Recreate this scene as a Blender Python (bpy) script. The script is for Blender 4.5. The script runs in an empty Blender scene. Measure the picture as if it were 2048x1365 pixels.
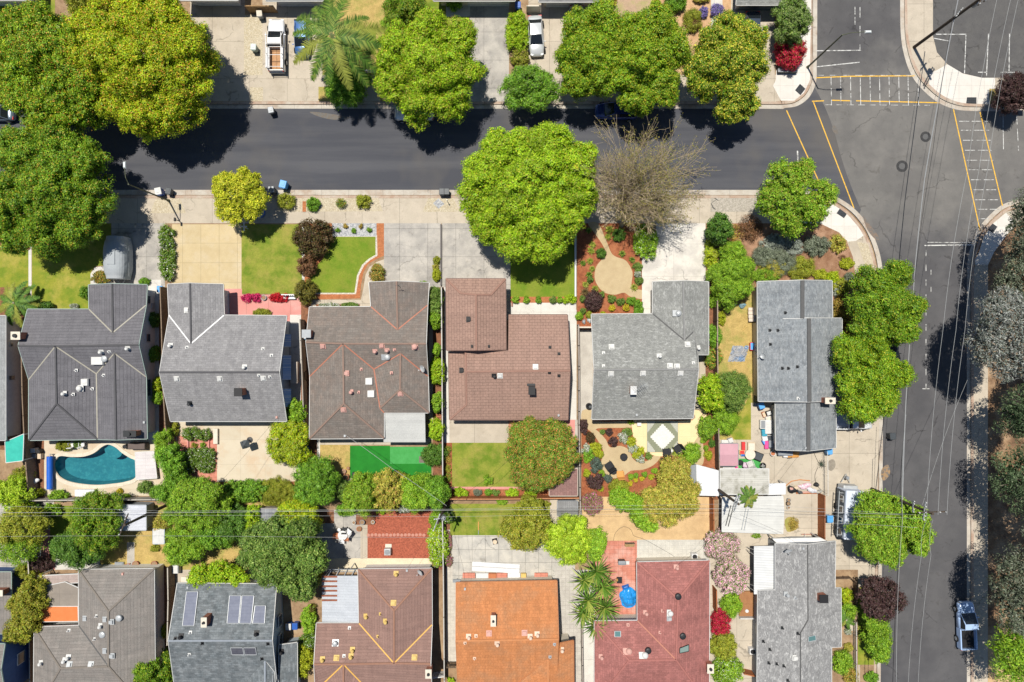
import bpy, bmesh, math, random
import numpy as np
from mathutils import Vector, Matrix
from mathutils.bvhtree import BVHTree
from mathutils.geometry import tessellate_polygon
R = math.radians
random.seed(7); RNG = np.random.default_rng(11)
SC = bpy.context.scene; COL = SC.collection

# ------------------------------------------------------------------ camera, sky, sun, exposure
H = 80.0          # drone height in metres
S = 17.0          # photo pixels per metre on the ground
cd = bpy.data.cameras.new('camera'); cam = bpy.data.objects.new('camera', cd); COL.objects.link(cam)
cam.location = (0, 0, H); cd.sensor_width = 36; cd.lens = 18 / (1024 / S / H); cd.clip_end = 2000; cd.clip_start = 1
SC.camera = cam
world = bpy.data.worlds.new('World'); SC.world = world; world.use_nodes = True
nt = world.node_tree; sky = nt.nodes.new('ShaderNodeTexSky'); sky.sky_type = 'NISHITA'; sky.sun_disc = False
SUN_EL = R(72); SD = Vector((0.464 * math.cos(SUN_EL), -0.886 * math.cos(SUN_EL), -math.sin(SUN_EL)))
sky.sun_elevation = SUN_EL; sky.sun_rotation = math.atan2(-SD.x, -SD.y); sky.dust_density = .3; sky.ozone_density = 2.5
bg = nt.nodes['Background']; bg.inputs['Strength'].default_value = 0.068
nt.links.new(sky.outputs[0], bg.inputs[0])
sl = bpy.data.lights.new('sun', 'SUN'); sl.energy = 5.0; sl.angle = R(0.5); sl.color = (1, 0.945, 0.85)
sun = bpy.data.objects.new('sun', sl); COL.objects.link(sun); sun.rotation_euler = SD.to_track_quat('-Z', 'Y').to_euler()
sun.location = (-30, 60, 120)
SC.view_settings.view_transform = 'Standard'; SC.view_settings.look = 'None'; SC.view_settings.gamma = 1
SC.view_settings.exposure = 0.12; SC.view_settings.use_curve_mapping = False
SC.cycles.max_bounces = 5; SC.cycles.diffuse_bounces = 2; SC.cycles.transparent_max_bounces = 8

def W(px, py, h=0.0):
    k = (H - h) / H / S
    return Vector(((px - 1024) * k, (682.5 - py) * k, h))

# ------------------------------------------------------------------ tagging
def tag(o, label=None, cat=None, group=None, kind=None):
    if label: o['label'] = label
    if cat: o['category'] = cat
    if group: o['group'] = group
    if kind: o['kind'] = kind
    return o
def thing(name, label, cat, loc=(0, 0, 0), rz=0.0, group=None):
    o = bpy.data.objects.new(name, None); COL.objects.link(o); o.empty_display_size = .2
    o.location = loc; o.rotation_euler = (0, 0, rz); return tag(o, label, cat, group)
def copy_tree(o, parent=None):
    c = o.copy(); COL.objects.link(c); c.parent = parent
    for ch in list(o.children): copy_tree(ch, c)
    return c

# ------------------------------------------------------------------ mesh builder
class MB:
    def __init__(s): s.v = []; s.f = []; s.uv = None
    def add(s, vs, fs):
        n = len(s.v); s.v += [tuple(v) for v in vs]; s.f += [tuple(i + n for i in f) for f in fs]; return s
    def box(s, c, d, rz=0, taper=1.0, rx=0):
        x, y, z = d[0] / 2, d[1] / 2, d[2] / 2
        m = Matrix.Translation(c) @ Matrix.Rotation(rz, 4, 'Z') @ Matrix.Rotation(rx, 4, 'X')
        t = taper
        vs = [(-x, -y, -z), (x, -y, -z), (x, y, -z), (-x, y, -z), (-x * t, -y * t, z), (x * t, -y * t, z), (x * t, y * t, z), (-x * t, y * t, z)]
        return s.add([m @ Vector(v) for v in vs], [(0, 3, 2, 1), (4, 5, 6, 7), (0, 1, 5, 4), (1, 2, 6, 5), (2, 3, 7, 6), (3, 0, 4, 7)])
    def prism(s, pts, z0, z1):
        a = sum(pts[i][0] * pts[(i + 1) % len(pts)][1] - pts[(i + 1) % len(pts)][0] * pts[i][1] for i in range(len(pts)))
        if a < 0: pts = pts[::-1]
        n = len(pts)
        return s.add([(p[0], p[1], z0) for p in pts] + [(p[0], p[1], z1) for p in pts],
                     [tuple(range(n - 1, -1, -1)), tuple(range(n, 2 * n))] + [(i, (i + 1) % n, n + (i + 1) % n, n + i) for i in range(n)])
    def slab(s, pts, t):            # 3-D polygon given thickness downwards
        n = len(pts); a = sum(pts[i][0] * pts[(i + 1) % n][1] - pts[(i + 1) % n][0] * pts[i][1] for i in range(n))
        if a < 0: pts = pts[::-1]
        return s.add([tuple(p) for p in pts] + [(p[0], p[1], p[2] - t) for p in pts],
                     [tuple(range(n)), tuple(range(2 * n - 1, n - 1, -1))] + [(i, n + i, n + (i + 1) % n, (i + 1) % n) for i in range(n)])
    def cyl(s, c, r, h, n=12, r2=None, axis='Z', caps=True):
        r2 = r if r2 is None else r2
        A = {'Z': lambda a, q, z: (q * math.cos(a), q * math.sin(a), z), 'X': lambda a, q, z: (z, q * math.cos(a), q * math.sin(a)),
             'Y': lambda a, q, z: (q * math.sin(a), z, q * math.cos(a))}[axis]
        vs = []
        for q, z in ((r, 0), (r2, h)):
            vs += [Vector(A(2 * math.pi * i / n, q, z)) + Vector(c) for i in range(n)]
        fs = [(i, (i + 1) % n, n + (i + 1) % n, n + i) for i in range(n)]
        if caps: fs += [tuple(range(n - 1, -1, -1)), tuple(range(n, 2 * n))]
        return s.add(vs, fs)
    def tube(s, path, rad, n=6):
        path = [Vector(p) for p in path]; m = len(path)
        if not hasattr(rad, '__len__'): rad = [rad] * m
        vs = []
        for i, p in enumerate(path):
            t = (path[min(i + 1, m - 1)] - path[max(i - 1, 0)])
            if t.length < 1e-6: t = Vector((0, 0, 1))
            t.normalize(); u = t.cross(Vector((0, 0, 1)))
            if u.length < .1: u = t.cross(Vector((1, 0, 0)))
            u.normalize(); w = t.cross(u)
            vs += [p + (u * math.cos(2 * math.pi * k / n) + w * math.sin(2 * math.pi * k / n)) * rad[i] for k in range(n)]
        fs = [(i * n + k, i * n + (k + 1) % n, (i + 1) * n + (k + 1) % n, (i + 1) * n + k) for i in range(m - 1) for k in range(n)]
        fs += [tuple(range(n - 1, -1, -1)), tuple(range((m - 1) * n, m * n))]
        return s.add(vs, fs)
    def lathe(s, c, prof, n=16):    # prof: list of (r,z)
        vs = []; m = len(prof)
        for r, z in prof: vs += [(c[0] + r * math.cos(2 * math.pi * k / n), c[1] + r * math.sin(2 * math.pi * k / n), c[2] + z) for k in range(n)]
        fs = [(i * n + k, i * n + (k + 1) % n, (i + 1) * n + (k + 1) % n, (i + 1) * n + k) for i in range(m - 1) for k in range(n)]
        fs += [tuple(range(n - 1, -1, -1)), tuple(range((m - 1) * n, m * n))]
        return s.add(vs, fs)
    def blob(s, c, r, seed=0, amp=.12, n=12, m=8):
        rr = random.Random(seed); ph = [rr.uniform(0, 6.28) for _ in range(6)]
        prof = []
        vs = [];
        for i in range(m + 1):
            th = math.pi * i / m
            for k in range(n):
                a = 2 * math.pi * k / n
                q = 1 + amp * (math.sin(3 * a + ph[0] + 2 * th) + .6 * math.sin(5 * a + ph[1]) * math.sin(3 * th + ph[2]))
                vs.append((c[0] + r[0] * q * math.sin(th) * math.cos(a), c[1] + r[1] * q * math.sin(th) * math.sin(a), c[2] - r[2] * math.cos(th)))
        return s.add(vs, [(i * n + k, i * n + (k + 1) % n, (i + 1) * n + (k + 1) % n, (i + 1) * n + k) for i in range(m) for k in range(n)])
    def build(s, name, m, parent=None, org=None, smooth=False, bevel=0, solid=0):
        me = bpy.data.meshes.new(name); org = Vector(org) if org is not None else Vector((0, 0, 0))
        me.from_pydata([tuple(Vector(v) - org) for v in s.v], [], s.f); me.materials.append(m)
        if s.uv:
            l = me.uv_layers.new(name='UVMap'); k = 0
            for fi, p in enumerate(me.polygons):
                for li in p.loop_indices: l.data[li].uv = s.uv[k]; k += 1
        me.validate(); me.update()
        o = bpy.data.objects.new(name, me); COL.objects.link(o); o.parent = parent
        if smooth:
            for p in me.polygons: p.use_smooth = True
        if bevel:
            b = o.modifiers.new('bevel', 'BEVEL'); b.width = bevel; b.segments = 2; b.limit_method = 'ANGLE'
        if parent is None: o.location = org
        return o

# ------------------------------------------------------------------ materials
def nodes(name):
    m = bpy.data.materials.new(name); m.use_nodes = True; t = m.node_tree
    b = t.nodes['Principled BSDF']; b.inputs['Specular IOR Level'].default_value = .25
    return m, t, b
def N(t, typ, **kw):
    n = t.nodes.new(typ)
    for k, v in kw.items():
        if k in n.inputs: n.inputs[k].default_value = v
        else: setattr(n, k, v)
    return n
def ramp(t, src, a, b, c0=(0, 0, 0, 1), c1=(1, 1, 1, 1)):
    r = t.nodes.new('ShaderNodeValToRGB'); e = r.color_ramp.elements
    e[0].position = a; e[1].position = b; e[0].color = c0; e[1].color = c1
    t.links.new(src, r.inputs[0]); return r.outputs[0]
def mix(t, fac, a, b, typ='MIX'):
    n = t.nodes.new('ShaderNodeMix'); n.data_type = 'RGBA'; n.blend_type = typ
    if isinstance(fac, (int, float)): n.inputs[0].default_value = fac
    else: t.links.new(fac, n.inputs[0])
    for i, x in ((6, a), (7, b)):
        if isinstance(x, (tuple, list)): n.inputs[i].default_value = (*x[:3], 1)
        else: t.links.new(x, n.inputs[i])
    return n.outputs[2]
def noise(t, vec, scale, detail=4, rough=.6, stretch=None, dist=0):
    if stretch:
        mp = N(t, 'ShaderNodeMapping'); mp.inputs['Scale'].default_value = stretch; t.links.new(vec, mp.inputs[0]); vec = mp.outputs[0]
    n = N(t, 'ShaderNodeTexNoise', Scale=scale, Detail=detail, Roughness=rough, Distortion=dist); t.links.new(vec, n.inputs[0]); return n.outputs[0]
MATS = {}
def mat(name, c1, c2=None, scale=1.2, c3=None, stain=.18, fine=.25, rough=.9, grid=None, groove=None, gcol=.55, gsize=.03, metal=0, bump=0, rot=0, off=(0, 0), spec=.25, lo=.4, hi=.62, stretch=None, fscale=14, crack=0):
    if name in MATS: return MATS[name]
    m, t, b = nodes(name); L = t.links
    tc = N(t, 'ShaderNodeTexCoord'); vec = tc.outputs['Object']
    c2 = c2 or tuple(x * .82 for x in c1)
    n1 = noise(t, vec, scale, 5, .62, stretch)
    col = mix(t, ramp(t, n1, lo, hi), c1, c2)
    if c3:
        n2 = noise(t, vec, stain, 4, .7); col = mix(t, ramp(t, n2, .48, .7), col, c3)
    if fine:
        n3 = noise(t, vec, fscale, 3, .7); f = ramp(t, n3, .25, .75, (1 - fine,) * 3 + (1,), (1 + fine * .6,) * 3 + (1,)); col = mix(t, 1.0, col, f, 'MULTIPLY')
    if grid:
        mp = N(t, 'ShaderNodeMapping'); mp.inputs['Rotation'].default_value = (0, 0, rot); mp.inputs['Location'].default_value = (off[0], off[1], 0)
        L.new(vec, mp.inputs[0]); br = N(t, 'ShaderNodeTexBrick', offset=(.5 if len(grid) > 2 else 0.0), Scale=1.0)
        br.inputs['Brick Width'].default_value = grid[0]; br.inputs['Row Height'].default_value = grid[1]; br.inputs['Mortar Size'].default_value = gsize
        br.inputs['Mortar Smooth'].default_value = .3
        L.new(mp.outputs[0], br.inputs[0]); g = gcol
        br.inputs['Color1'].default_value = (1, 1, 1, 1); br.inputs['Color2'].default_value = (.93, .93, .93, 1) if len(grid) < 3 else (.8, .8, .8, 1); br.inputs['Mortar'].default_value = (g, g, g, 1)
        col = mix(t, 1.0, col, br.outputs[0], 'MULTIPLY')
    if crack:
        dn = N(t, 'ShaderNodeVectorMath', operation='MULTIPLY_ADD'); nn = N(t, 'ShaderNodeTexNoise', Scale=1.3); L.new(vec, nn.inputs[0]); L.new(nn.outputs[1], dn.inputs[0]); dn.inputs[1].default_value = (1.2, 1.2, 0); L.new(vec, dn.inputs[2])
        vo = N(t, 'ShaderNodeTexVoronoi', feature='DISTANCE_TO_EDGE', Scale=crack); L.new(dn.outputs[0], vo.inputs[0]); cr = ramp(t, vo.outputs[0], .0, .012, (.58,) * 3 + (1,), (1,) * 4)
        col = mix(t, ramp(t, noise(t, vec, .35, 2), .5, .56), col, mix(t, 1.0, col, cr, 'MULTIPLY'))
        col = mix(t, 1.0, col, ramp(t, noise(t, vec, .9, 3, .75, None, 1.5), .60, .74, (1,) * 4, (.74, .72, .70, 1)), 'MULTIPLY')
    L.new(col, b.inputs['Base Color']); b.inputs['Roughness'].default_value = rough; b.inputs['Metallic'].default_value = metal; b.inputs['Specular IOR Level'].default_value = spec
    if bump:
        bp = N(t, 'ShaderNodeBump', Strength=bump, Distance=.05); n4 = noise(t, vec, 9, 4, .7); L.new(n4, bp.inputs['Height']); L.new(bp.outputs[0], b.inputs['Normal'])
    MATS[name] = m; return m
def plain(name, c, rough=.5, metal=0, spec=.4, wear=.1):
    return mat(name, c, tuple(x * (1 - wear) for x in c), scale=3, fine=wear, rough=rough, metal=metal, spec=spec)
def roofmat(name, c1, c2, row=.32, width=.3, line=.55, blot=None, bscale=1.1, stretch=(1, 1, 1), mortar=.03, var=.85, warm=None):
    """courses run along each slope (UV in metres: u along the eave, v up the slope)"""
    if name in MATS: return MATS[name]
    m, t, b = nodes(name); L = t.links; uv = N(t, 'ShaderNodeUVMap').outputs[0]
    br = N(t, 'ShaderNodeTexBrick', offset=.5, Scale=1.0); br.inputs['Brick Width'].default_value = width; br.inputs['Row Height'].default_value = row
    br.inputs['Mortar Size'].default_value = mortar; br.inputs['Mortar Smooth'].default_value = .6
    br.inputs['Color1'].default_value = (1, 1, 1, 1); br.inputs['Color2'].default_value = (var,) * 3 + (1,); br.inputs['Mortar'].default_value = (line,) * 3 + (1,)
    L.new(uv, br.inputs[0])
    c1, c2 = (tuple(x * 1.38 for x in c) for c in (c1, c2))
    n1 = noise(t, uv, bscale, 5, .65, stretch); col = mix(t, ramp(t, n1, .38, .64), c1, c2)
    if blot:
        n2 = noise(t, uv, 1.9, 3, .75, (.75, 1.6, 1), 1.5); col = mix(t, ramp(t, n2, .5, .66), col, blot)
    if warm:
        n5 = noise(t, uv, .35, 4, .7); col = mix(t, ramp(t, n5, .45, .7), col, warm)
    col = mix(t, 1.0, col, ramp(t, noise(t, uv, 1.0, 4, .7, (1.6, .14, 1)), .3, .75, (1.1,) * 3 + (1,), (.84, .84, .85, 1)), 'MULTIPLY')
    line = min(.9, line + .12); br.inputs['Mortar'].default_value = (line,) * 3 + (1,)
    n3 = noise(t, uv, 9, 3, .7); col = mix(t, 1.0, col, ramp(t, n3, .3, .72, (.74,) * 3 + (1,), (1.16,) * 3 + (1,)), 'MULTIPLY')
    col = mix(t, 1.0, col, br.outputs[0], 'MULTIPLY'); L.new(col, b.inputs['Base Color']); b.inputs['Roughness'].default_value = .88
    bp = N(t, 'ShaderNodeBump', Strength=.5, Distance=.03); L.new(br.outputs[1], bp.inputs['Height']); bp.invert = True; L.new(bp.outputs[0], b.inputs['Normal'])
    MATS[name] = m; return m
def leafmat(name='leaf', tr=.35, rough=.5):
    if name in MATS: return MATS[name]
    m, t, b = nodes(name); L = t.links
    a = N(t, 'ShaderNodeAttribute', attribute_name='col'); L.new(a.outputs['Color'], b.inputs['Base Color']); b.inputs['Roughness'].default_value = rough
    b.inputs['Specular IOR Level'].default_value = .3
    tl = N(t, 'ShaderNodeBsdfTranslucent'); L.new(a.outputs['Color'], tl.inputs[0]); mx = N(t, 'ShaderNodeMixShader', Fac=tr)
    L.new(b.outputs[0], mx.inputs[1]); L.new(tl.outputs[0], mx.inputs[2]); L.new(mx.outputs[0], t.nodes['Material Output'].inputs[0])
    MATS[name] = m; return m
def glassmat(name, c, rough=.08):
    if name in MATS: return MATS[name]
    m, t, b = nodes(name); b.inputs['Base Color'].default_value = (*c, 1); b.inputs['Roughness'].default_value = rough; b.inputs['Specular IOR Level'].default_value = .8
    MATS[name] = m; return m

WHITE = plain('white_paint', (.62, .62, .60), .45); WHITE2 = plain('bright_white_metal', (.68, .68, .68), .4)
GREYM = plain('grey_metal', (.27, .29, .31), .45, .15); DARK = plain('dark_metal', (.02, .022, .025), .5); BLACK = plain('black_plastic', (.012, .012, .014), .6)
GALV = plain('galvanised_metal', (.46, .48, .49), .4, .2); LAMPM = plain('olive_lamp_post', (.085, .095, .055), .6)
TYRE = plain('tyre_rubber', (.015, .015, .016), .8); GLASS = glassmat('dark_glass', (.012, .016, .02)); PANE = glassmat('window_pane', (.05, .075, .10))
BLUEP = plain('blue_plastic', (.02, .10, .42), .45); SKYP = plain('light_blue_plastic', (.10, .36, .72), .45); BINGREY = plain('grey_bin_plastic', (.06, .07, .08), .5)
REDP = plain('red_plastic', (.6, .04, .04), .4); PINKP = plain('pink_plastic', (.75, .08, .30), .4); TEALP = plain('teal_plastic', (.04, .30, .42), .45)
TAN = plain('tan_fabric', (.62, .5, .36), .8); ORANGE = plain('orange_wood', (.62, .3, .08), .7); TERRA = plain('terracotta_clay', (.45, .16, .07), .8)
BRICKM = mat('chimney_brick', (.36, .13, .08), (.48, .22, .15), scale=6, fine=.2, grid=(.22, .08, 1), gcol=.75, gsize=.012)
CREAMW = plain('cream_stucco', (.66, .6, .5), .9); WSTUC = plain('white_stucco', (.70, .70, .68), .9); GRSTUC = plain('grey_stucco', (.36, .38, .4), .9); BLSTUC = plain('blue_stucco', (.05, .10, .24), .9)
PALEBL = plain('pale_blue_siding', (.44, .52, .58), .9); YELM = plain('yellow_vent_paint', (.60, .42, .13), .6); PINKV = plain('rose_vent_paint', (.58, .33, .28), .7)
BARK = mat('bark', (.16, .12, .085), (.09, .065, .045), scale=5, stretch=(1, 1, .3)); PALEBARK = mat('pale_bark', (.42, .36, .30), (.25, .2, .16), scale=3, stretch=(1, 1, .3))
TWIG = mat('dry_twig', (.40, .31, .20), (.50, .41, .27), scale=4)
FENCEW = mat('weathered_fence_wood', (.19, .14, .10), (.27, .20, .14), scale=3, stretch=(4, 4, .6)); REDWOOD = mat('redwood_board', (.40, .15, .06), (.30, .10, .04), scale=3, stretch=(5, 5, .6))
GREYWOOD = mat('grey_wood', (.30, .27, .24), (.40, .36, .31), scale=3, stretch=(5, 5, .6))
# ------------------------------------------------------------------ ground
def smooth_pts(pts, n=6):
    out = []; m = len(pts)
    for i in range(m):
        p0, p1, p2, p3 = (Vector(pts[(i + k) % m]) for k in (-1, 0, 1, 2))
        for j in range(n):
            t = j / n
            out.append(tuple(.5 * ((2 * p1) + (p2 - p0) * t + (2 * p0 - 5 * p1 + 4 * p2 - p3) * t * t + (3 * p1 - p0 - 3 * p2 + p3) * t ** 3)))
    return out
def bez(pts, n=5):             # open Catmull-Rom
    out = []; m = len(pts)
    for i in range(m - 1):
        p0, p1, p2, p3 = (Vector(pts[min(max(i + k, 0), m - 1)]) for k in (-1, 0, 1, 2))
        for j in range(n):
            t = j / n
            out.append(tuple(.5 * ((2 * p1) + (p2 - p0) * t + (2 * p0 - 5 * p1 + 4 * p2 - p3) * t * t + (3 * p1 - p0 - 3 * p2 + p3) * t ** 3)))
    return out + [tuple(pts[-1])]
PB = []
def sheet(name, pts, m, z, holes=(), kind='structure'):
    loops = [[W(x, y, z) for x, y in pts]] + [[W(x, y, z) for x, y in h] for h in holes]
    flat = [v for l in loops for v in l]; tris = tessellate_polygon(loops)
    fs = []
    for t in tris:
        a, b, c = (flat[i] for i in t)
        fs.append(t if (b - a).cross(c - a).z > 0 else t[::-1])
    o = MB().add(flat, fs).build(name, m); return tag(o, kind=kind)
LOT = 0.12
def patch(name, pts, m, holes=(), sm=False, kind='structure'):
    if len(pts) == 2: (x0, y0), (x1, y1) = pts; pts = [(x0, y0), (x1, y0), (x1, y1), (x0, y1)]
    if sm: pts = smooth_pts(pts)
    xs = [p[0] for p in pts]; ys = [p[1] for p in pts]; bb = (min(xs), min(ys), max(xs), max(ys))
    l = 1
    for b, k in PB:
        if b[0] < bb[2] and bb[0] < b[2] and b[1] < bb[3] and bb[1] < b[3]: l = max(l, k + 1)
    PB.append((bb, l)); return sheet(name, pts, m, LOT + .004 * l, holes, kind)

asph_old = mat('asphalt_worn', (.150, .145, .138), (.185, .177, .166), scale=.35, c3=(.118, .114, .112), stain=.09, fine=.28, crack=0.13, bump=.1, fscale=20)
# tyres polish the crossing paler than the two arms of the side street
_t = asph_old.node_tree; _b = _t.nodes['Principled BSDF']; _src = _b.inputs['Base Color'].links[0].from_socket; _tc = N(_t, 'ShaderNodeTexCoord').outputs['Object']; _sp = N(_t, 'ShaderNodeSeparateXYZ'); _t.links.new(_tc, _sp.inputs[0])
_ad = N(_t, 'ShaderNodeMath', operation='MULTIPLY_ADD'); _t.links.new(noise(_t, _tc, .14, 4, .65), _ad.inputs[0]); _ad.inputs[1].default_value = 22; _t.links.new(_sp.outputs[1], _ad.inputs[2]); _mr = N(_t, 'ShaderNodeMapRange'); _t.links.new(_ad.outputs[0], _mr.inputs[0]); _mr.inputs[1].default_value = 0; _mr.inputs[2].default_value = 60
_rp = N(_t, 'ShaderNodeValToRGB'); _t.links.new(_mr.outputs[0], _rp.inputs[0]); _e = _rp.color_ramp.elements; _e[0].position = .32; _e[0].color = (.58, .595, .66, 1); _e[1].position = .46; _e[1].color = (1, 1, 1, 1); _q = _e.new(.66); _q.color = (1, 1, 1, 1); _q = _e.new(.78); _q.color = (.62, .63, .68, 1)
_t.links.new(mix(_t, 1.0, _src, _rp.outputs[0], 'MULTIPLY'), _b.inputs['Base Color'])
asph_new = mat('asphalt_dark', (.066, .069, .082), (.094, .096, .107), scale=.3, c3=(.118, .110, .103), stain=.06, fine=.25, stretch=(.10, 1.5, 1), bump=.1, fscale=20)
asph_lot = mat('asphalt_lot', (.092, .090, .090), (.11, .107, .104), scale=.6, fine=.25, crack=0.15)
conc = mat('concrete', (.52, .455, .365), (.46, .405, .325), scale=.8, c3=(.41, .355, .28), stain=.3, grid=(4.4, 4.4), gcol=.62, fine=.14, crack=0.2, lo=.35, hi=.7)
conc2 = mat('concrete_stained', (.47, .44, .395), (.37, .35, .32), scale=.6, c3=(.28, .265, .25), stain=.45, grid=(3.3, 3.3), gcol=.6, fine=.18, crack=0.28)
concw = mat('concrete_pale', (.62, .60, .555), (.56, .54, .50), scale=.8, grid=(3.4, 3.4), gcol=.75, fine=.1, crack=0.15)
concn = mat('concrete_new', (.66, .63, .58), (.62, .59, .54), scale=1, grid=(1.5, 1.5), gcol=.8, fine=.08)
kerbm = mat('kerb_concrete', (.46, .42, .36), (.38, .34, .28), scale=1.5, c3=(.36, .24, .17), stain=.5, grid=(3.2, 9), gcol=.6, fine=.15)
tanm = mat('tan_stamped_concrete', (.55, .445, .265), (.51, .405, .235), scale=.9, c3=(.56, .47, .32), stain=.4, grid=(2.15, 2.3), gcol=.72, fine=.12)
tanp = mat('tan_patio', (.575, .505, .39), (.545, .475, .36), scale=.7, c3=(.55, .42, .29), stain=.35, grid=(2.9, 2.9), gcol=.85, fine=.1)
redpat = mat('pink_concrete', (.62, .27, .24), (.55, .24, .21), scale=1, c3=(.66, .36, .32), stain=.5, grid=(2.6, 2.6), gcol=.7, fine=.12)
redpav = mat('red_pavers', (.58, .235, .17), (.50, .19, .135), scale=1.5, c3=(.64, .38, .31), stain=.5, grid=(.5, .5), gcol=.72, fine=.15)
brickp = mat('terracotta_brick', (.50, .19, .08), (.42, .15, .06), scale=4, grid=(.3, .16, 1), gcol=.7, gsize=.015, fine=.15)
pebble = mat('tan_pebbles', (.44, .37, .25), (.56, .50, .38), scale=5, fine=.45, fscale=9, lo=.35, hi=.65)
pebgrey = mat('grey_gravel', (.30, .31, .33), (.55, .55, .54), scale=5, fine=.5, fscale=8)
whitest = mat('white_edging_stones', (.68, .63, .54), (.42, .38, .32), scale=7, fine=.35, fscale=8)
dirt = mat('bare_earth', (.33, .22, .13), (.24, .155, .09), scale=1.2, c3=(.42, .31, .19), stain=.4, fine=.3)
mulch = mat('red_bark_mulch', (.34, .115, .05), (.24, .075, .035), scale=3, c3=(.40, .16, .075), stain=.6, fine=.4, fscale=10)
mulchd = mat('brown_mulch', (.26, .115, .06), (.17, .08, .045), scale=3, fine=.4, fscale=10)
dg = mat('decomposed_granite', (.50, .395, .235), (.46, .355, .21), scale=1.3, c3=(.43, .33, .19), stain=.5, fine=.15)
sandy = mat('sandy_yard', (.60, .42, .22), (.52, .36, .19), scale=1.3, c3=(.46, .31, .16), stain=.35, fine=.2, bump=.1)
drygr = mat('dry_grass', (.50, .36, .13), (.40, .29, .10), scale=1.5, c3=(.25, .27, .06), stain=.35, fine=.35, bump=.3, fscale=10)
lawn1 = mat('lawn_yellow_green', (.25, .265, .03), (.15, .215, .018), scale=.8, c3=(.38, .32, .07), stain=.35, fine=.25, bump=.3, fscale=11)
lawn2 = mat('lawn_green', (.13, .20, .016), (.25, .27, .04), scale=.55, c3=(.30, .27, .06), stain=.5, fine=.3, lo=.38, hi=.6, bump=.3, fscale=11)
lawn3 = mat('lawn_lush', (.13, .215, .014), (.20, .25, .026), scale=.6, c3=(.20, .235, .03), stain=.55, fine=.28, lo=.38, hi=.6, bump=.3, fscale=11)
turf = mat('artificial_turf', (.018, .20, .022), (.014, .165, .018), scale=.8, fine=.15); turfl = mat('artificial_turf_pale', (.07, .34, .09), (.055, .30, .07), scale=1.2, fine=.2)
litter = mat('leaf_litter', (.30, .185, .10), (.17, .10, .06), scale=.7, c3=(.46, .33, .21), stain=.3, fine=.45, fscale=9)
rocks = mat('lava_rock', (.42, .12, .07), (.30, .085, .05), scale=5, fine=.5, fscale=7)
yelp = mat('yellow_road_paint', (.74, .44, .06), (.42, .28, .09), scale=4, fine=.2, lo=.5, hi=.68); whp = mat('white_road_paint', (.62, .62, .60), (.2, .2, .195), scale=3.5, fine=.25, lo=.45, hi=.62)
steel = plain('iron_cover', (.10, .10, .10), .6); tactile = mat('tactile_plate', (.055, .060, .068), grid=(.25, .25), gcol=.7)

BIG = 7000
sheet('road', [(-BIG, 150), (1500, 150), (1500, -BIG), (1950, -BIG), (1950, 150), (BIG, 150), (BIG, 480), (2000, 480), (2000, BIG), (1700, BIG), (1700, 480), (-BIG, 480)], asph_old, 0)
sheet('road', [(-BIG, 160), (1618, 160)] + bez([(1632, 180), (1650, 215), (1668, 262), (1684, 320), (1702, 372), (1722, 420)]) + [(1700, 470), (-BIG, 470)], asph_new, .004)
# blocks standing a kerb's height above the road
def block(name, pts, m, holes=()):
    o = sheet(name, pts, m, LOT, holes); mb = MB(); n = len(pts)
    P = [W(x, y, 0) for x, y in pts]
    mb.add([(p.x, p.y, LOT) for p in P] + [(p.x, p.y, -.1) for p in P], [(i, n + i, n + (i + 1) % n, (i + 1) % n) for i in range(n)])
    tag(mb.build('kerb', kerbm), kind='structure')
POOL = smooth_pts([(110, 932), (114, 918), (124, 912), (145, 914), (170, 913), (190, 906), (204, 895), (218, 889), (233, 895), (246, 906), (262, 916), (272, 921), (273, 934), (272, 955), (250, 964), (222, 968), (196, 970), (165, 968), (136, 962), (117, 950)], 4)
cornB = bez([(1640, 392), (1672, 405), (1702, 426), (1727, 456), (1744, 492), (1754, 530), (1757, 570)])
sheet('ground', [(-BIG, -BIG), (BIG, -BIG), (BIG, BIG), (-BIG, BIG)], dirt, -.12, [POOL])
BLKB = [(-BIG, 391), (1560, 391)] + cornB + [(1757, 700), (1757, 1000), (1753, 1365), (1753, BIG), (-BIG, BIG)]
block('yard', BLKB, dirt, [POOL])
cornA = bez([(1625, 130), (1624, 160), (1612, 188), (1590, 205), (1565, 209)])
block('yard', [(-BIG, -BIG), (1628, -BIG), (1625, 100)] + cornA + [(1500, 209), (-BIG, 209)], dirt)
cornD = bez([(1809, -40), (1810, 60), (1818, 110), (1832, 146), (1852, 172), (1882, 197), (1918, 211), (1964, 214), (2048, 214)])
block('yard', [(BIG, -BIG), (1809, -BIG)] + cornD + [(BIG, 214)], conc)
cornC = [(1942, 560), (1944, 520), (1953, 490), (1964, 463), (1986, 437), (2012, 416), (2048, 404), (2130, 398), (BIG, 398)]
block('yard', [(1942, BIG), (1942, 700)] + bez(cornC[:7]) + cornC[7:] + [(BIG, BIG)], litter)
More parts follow.
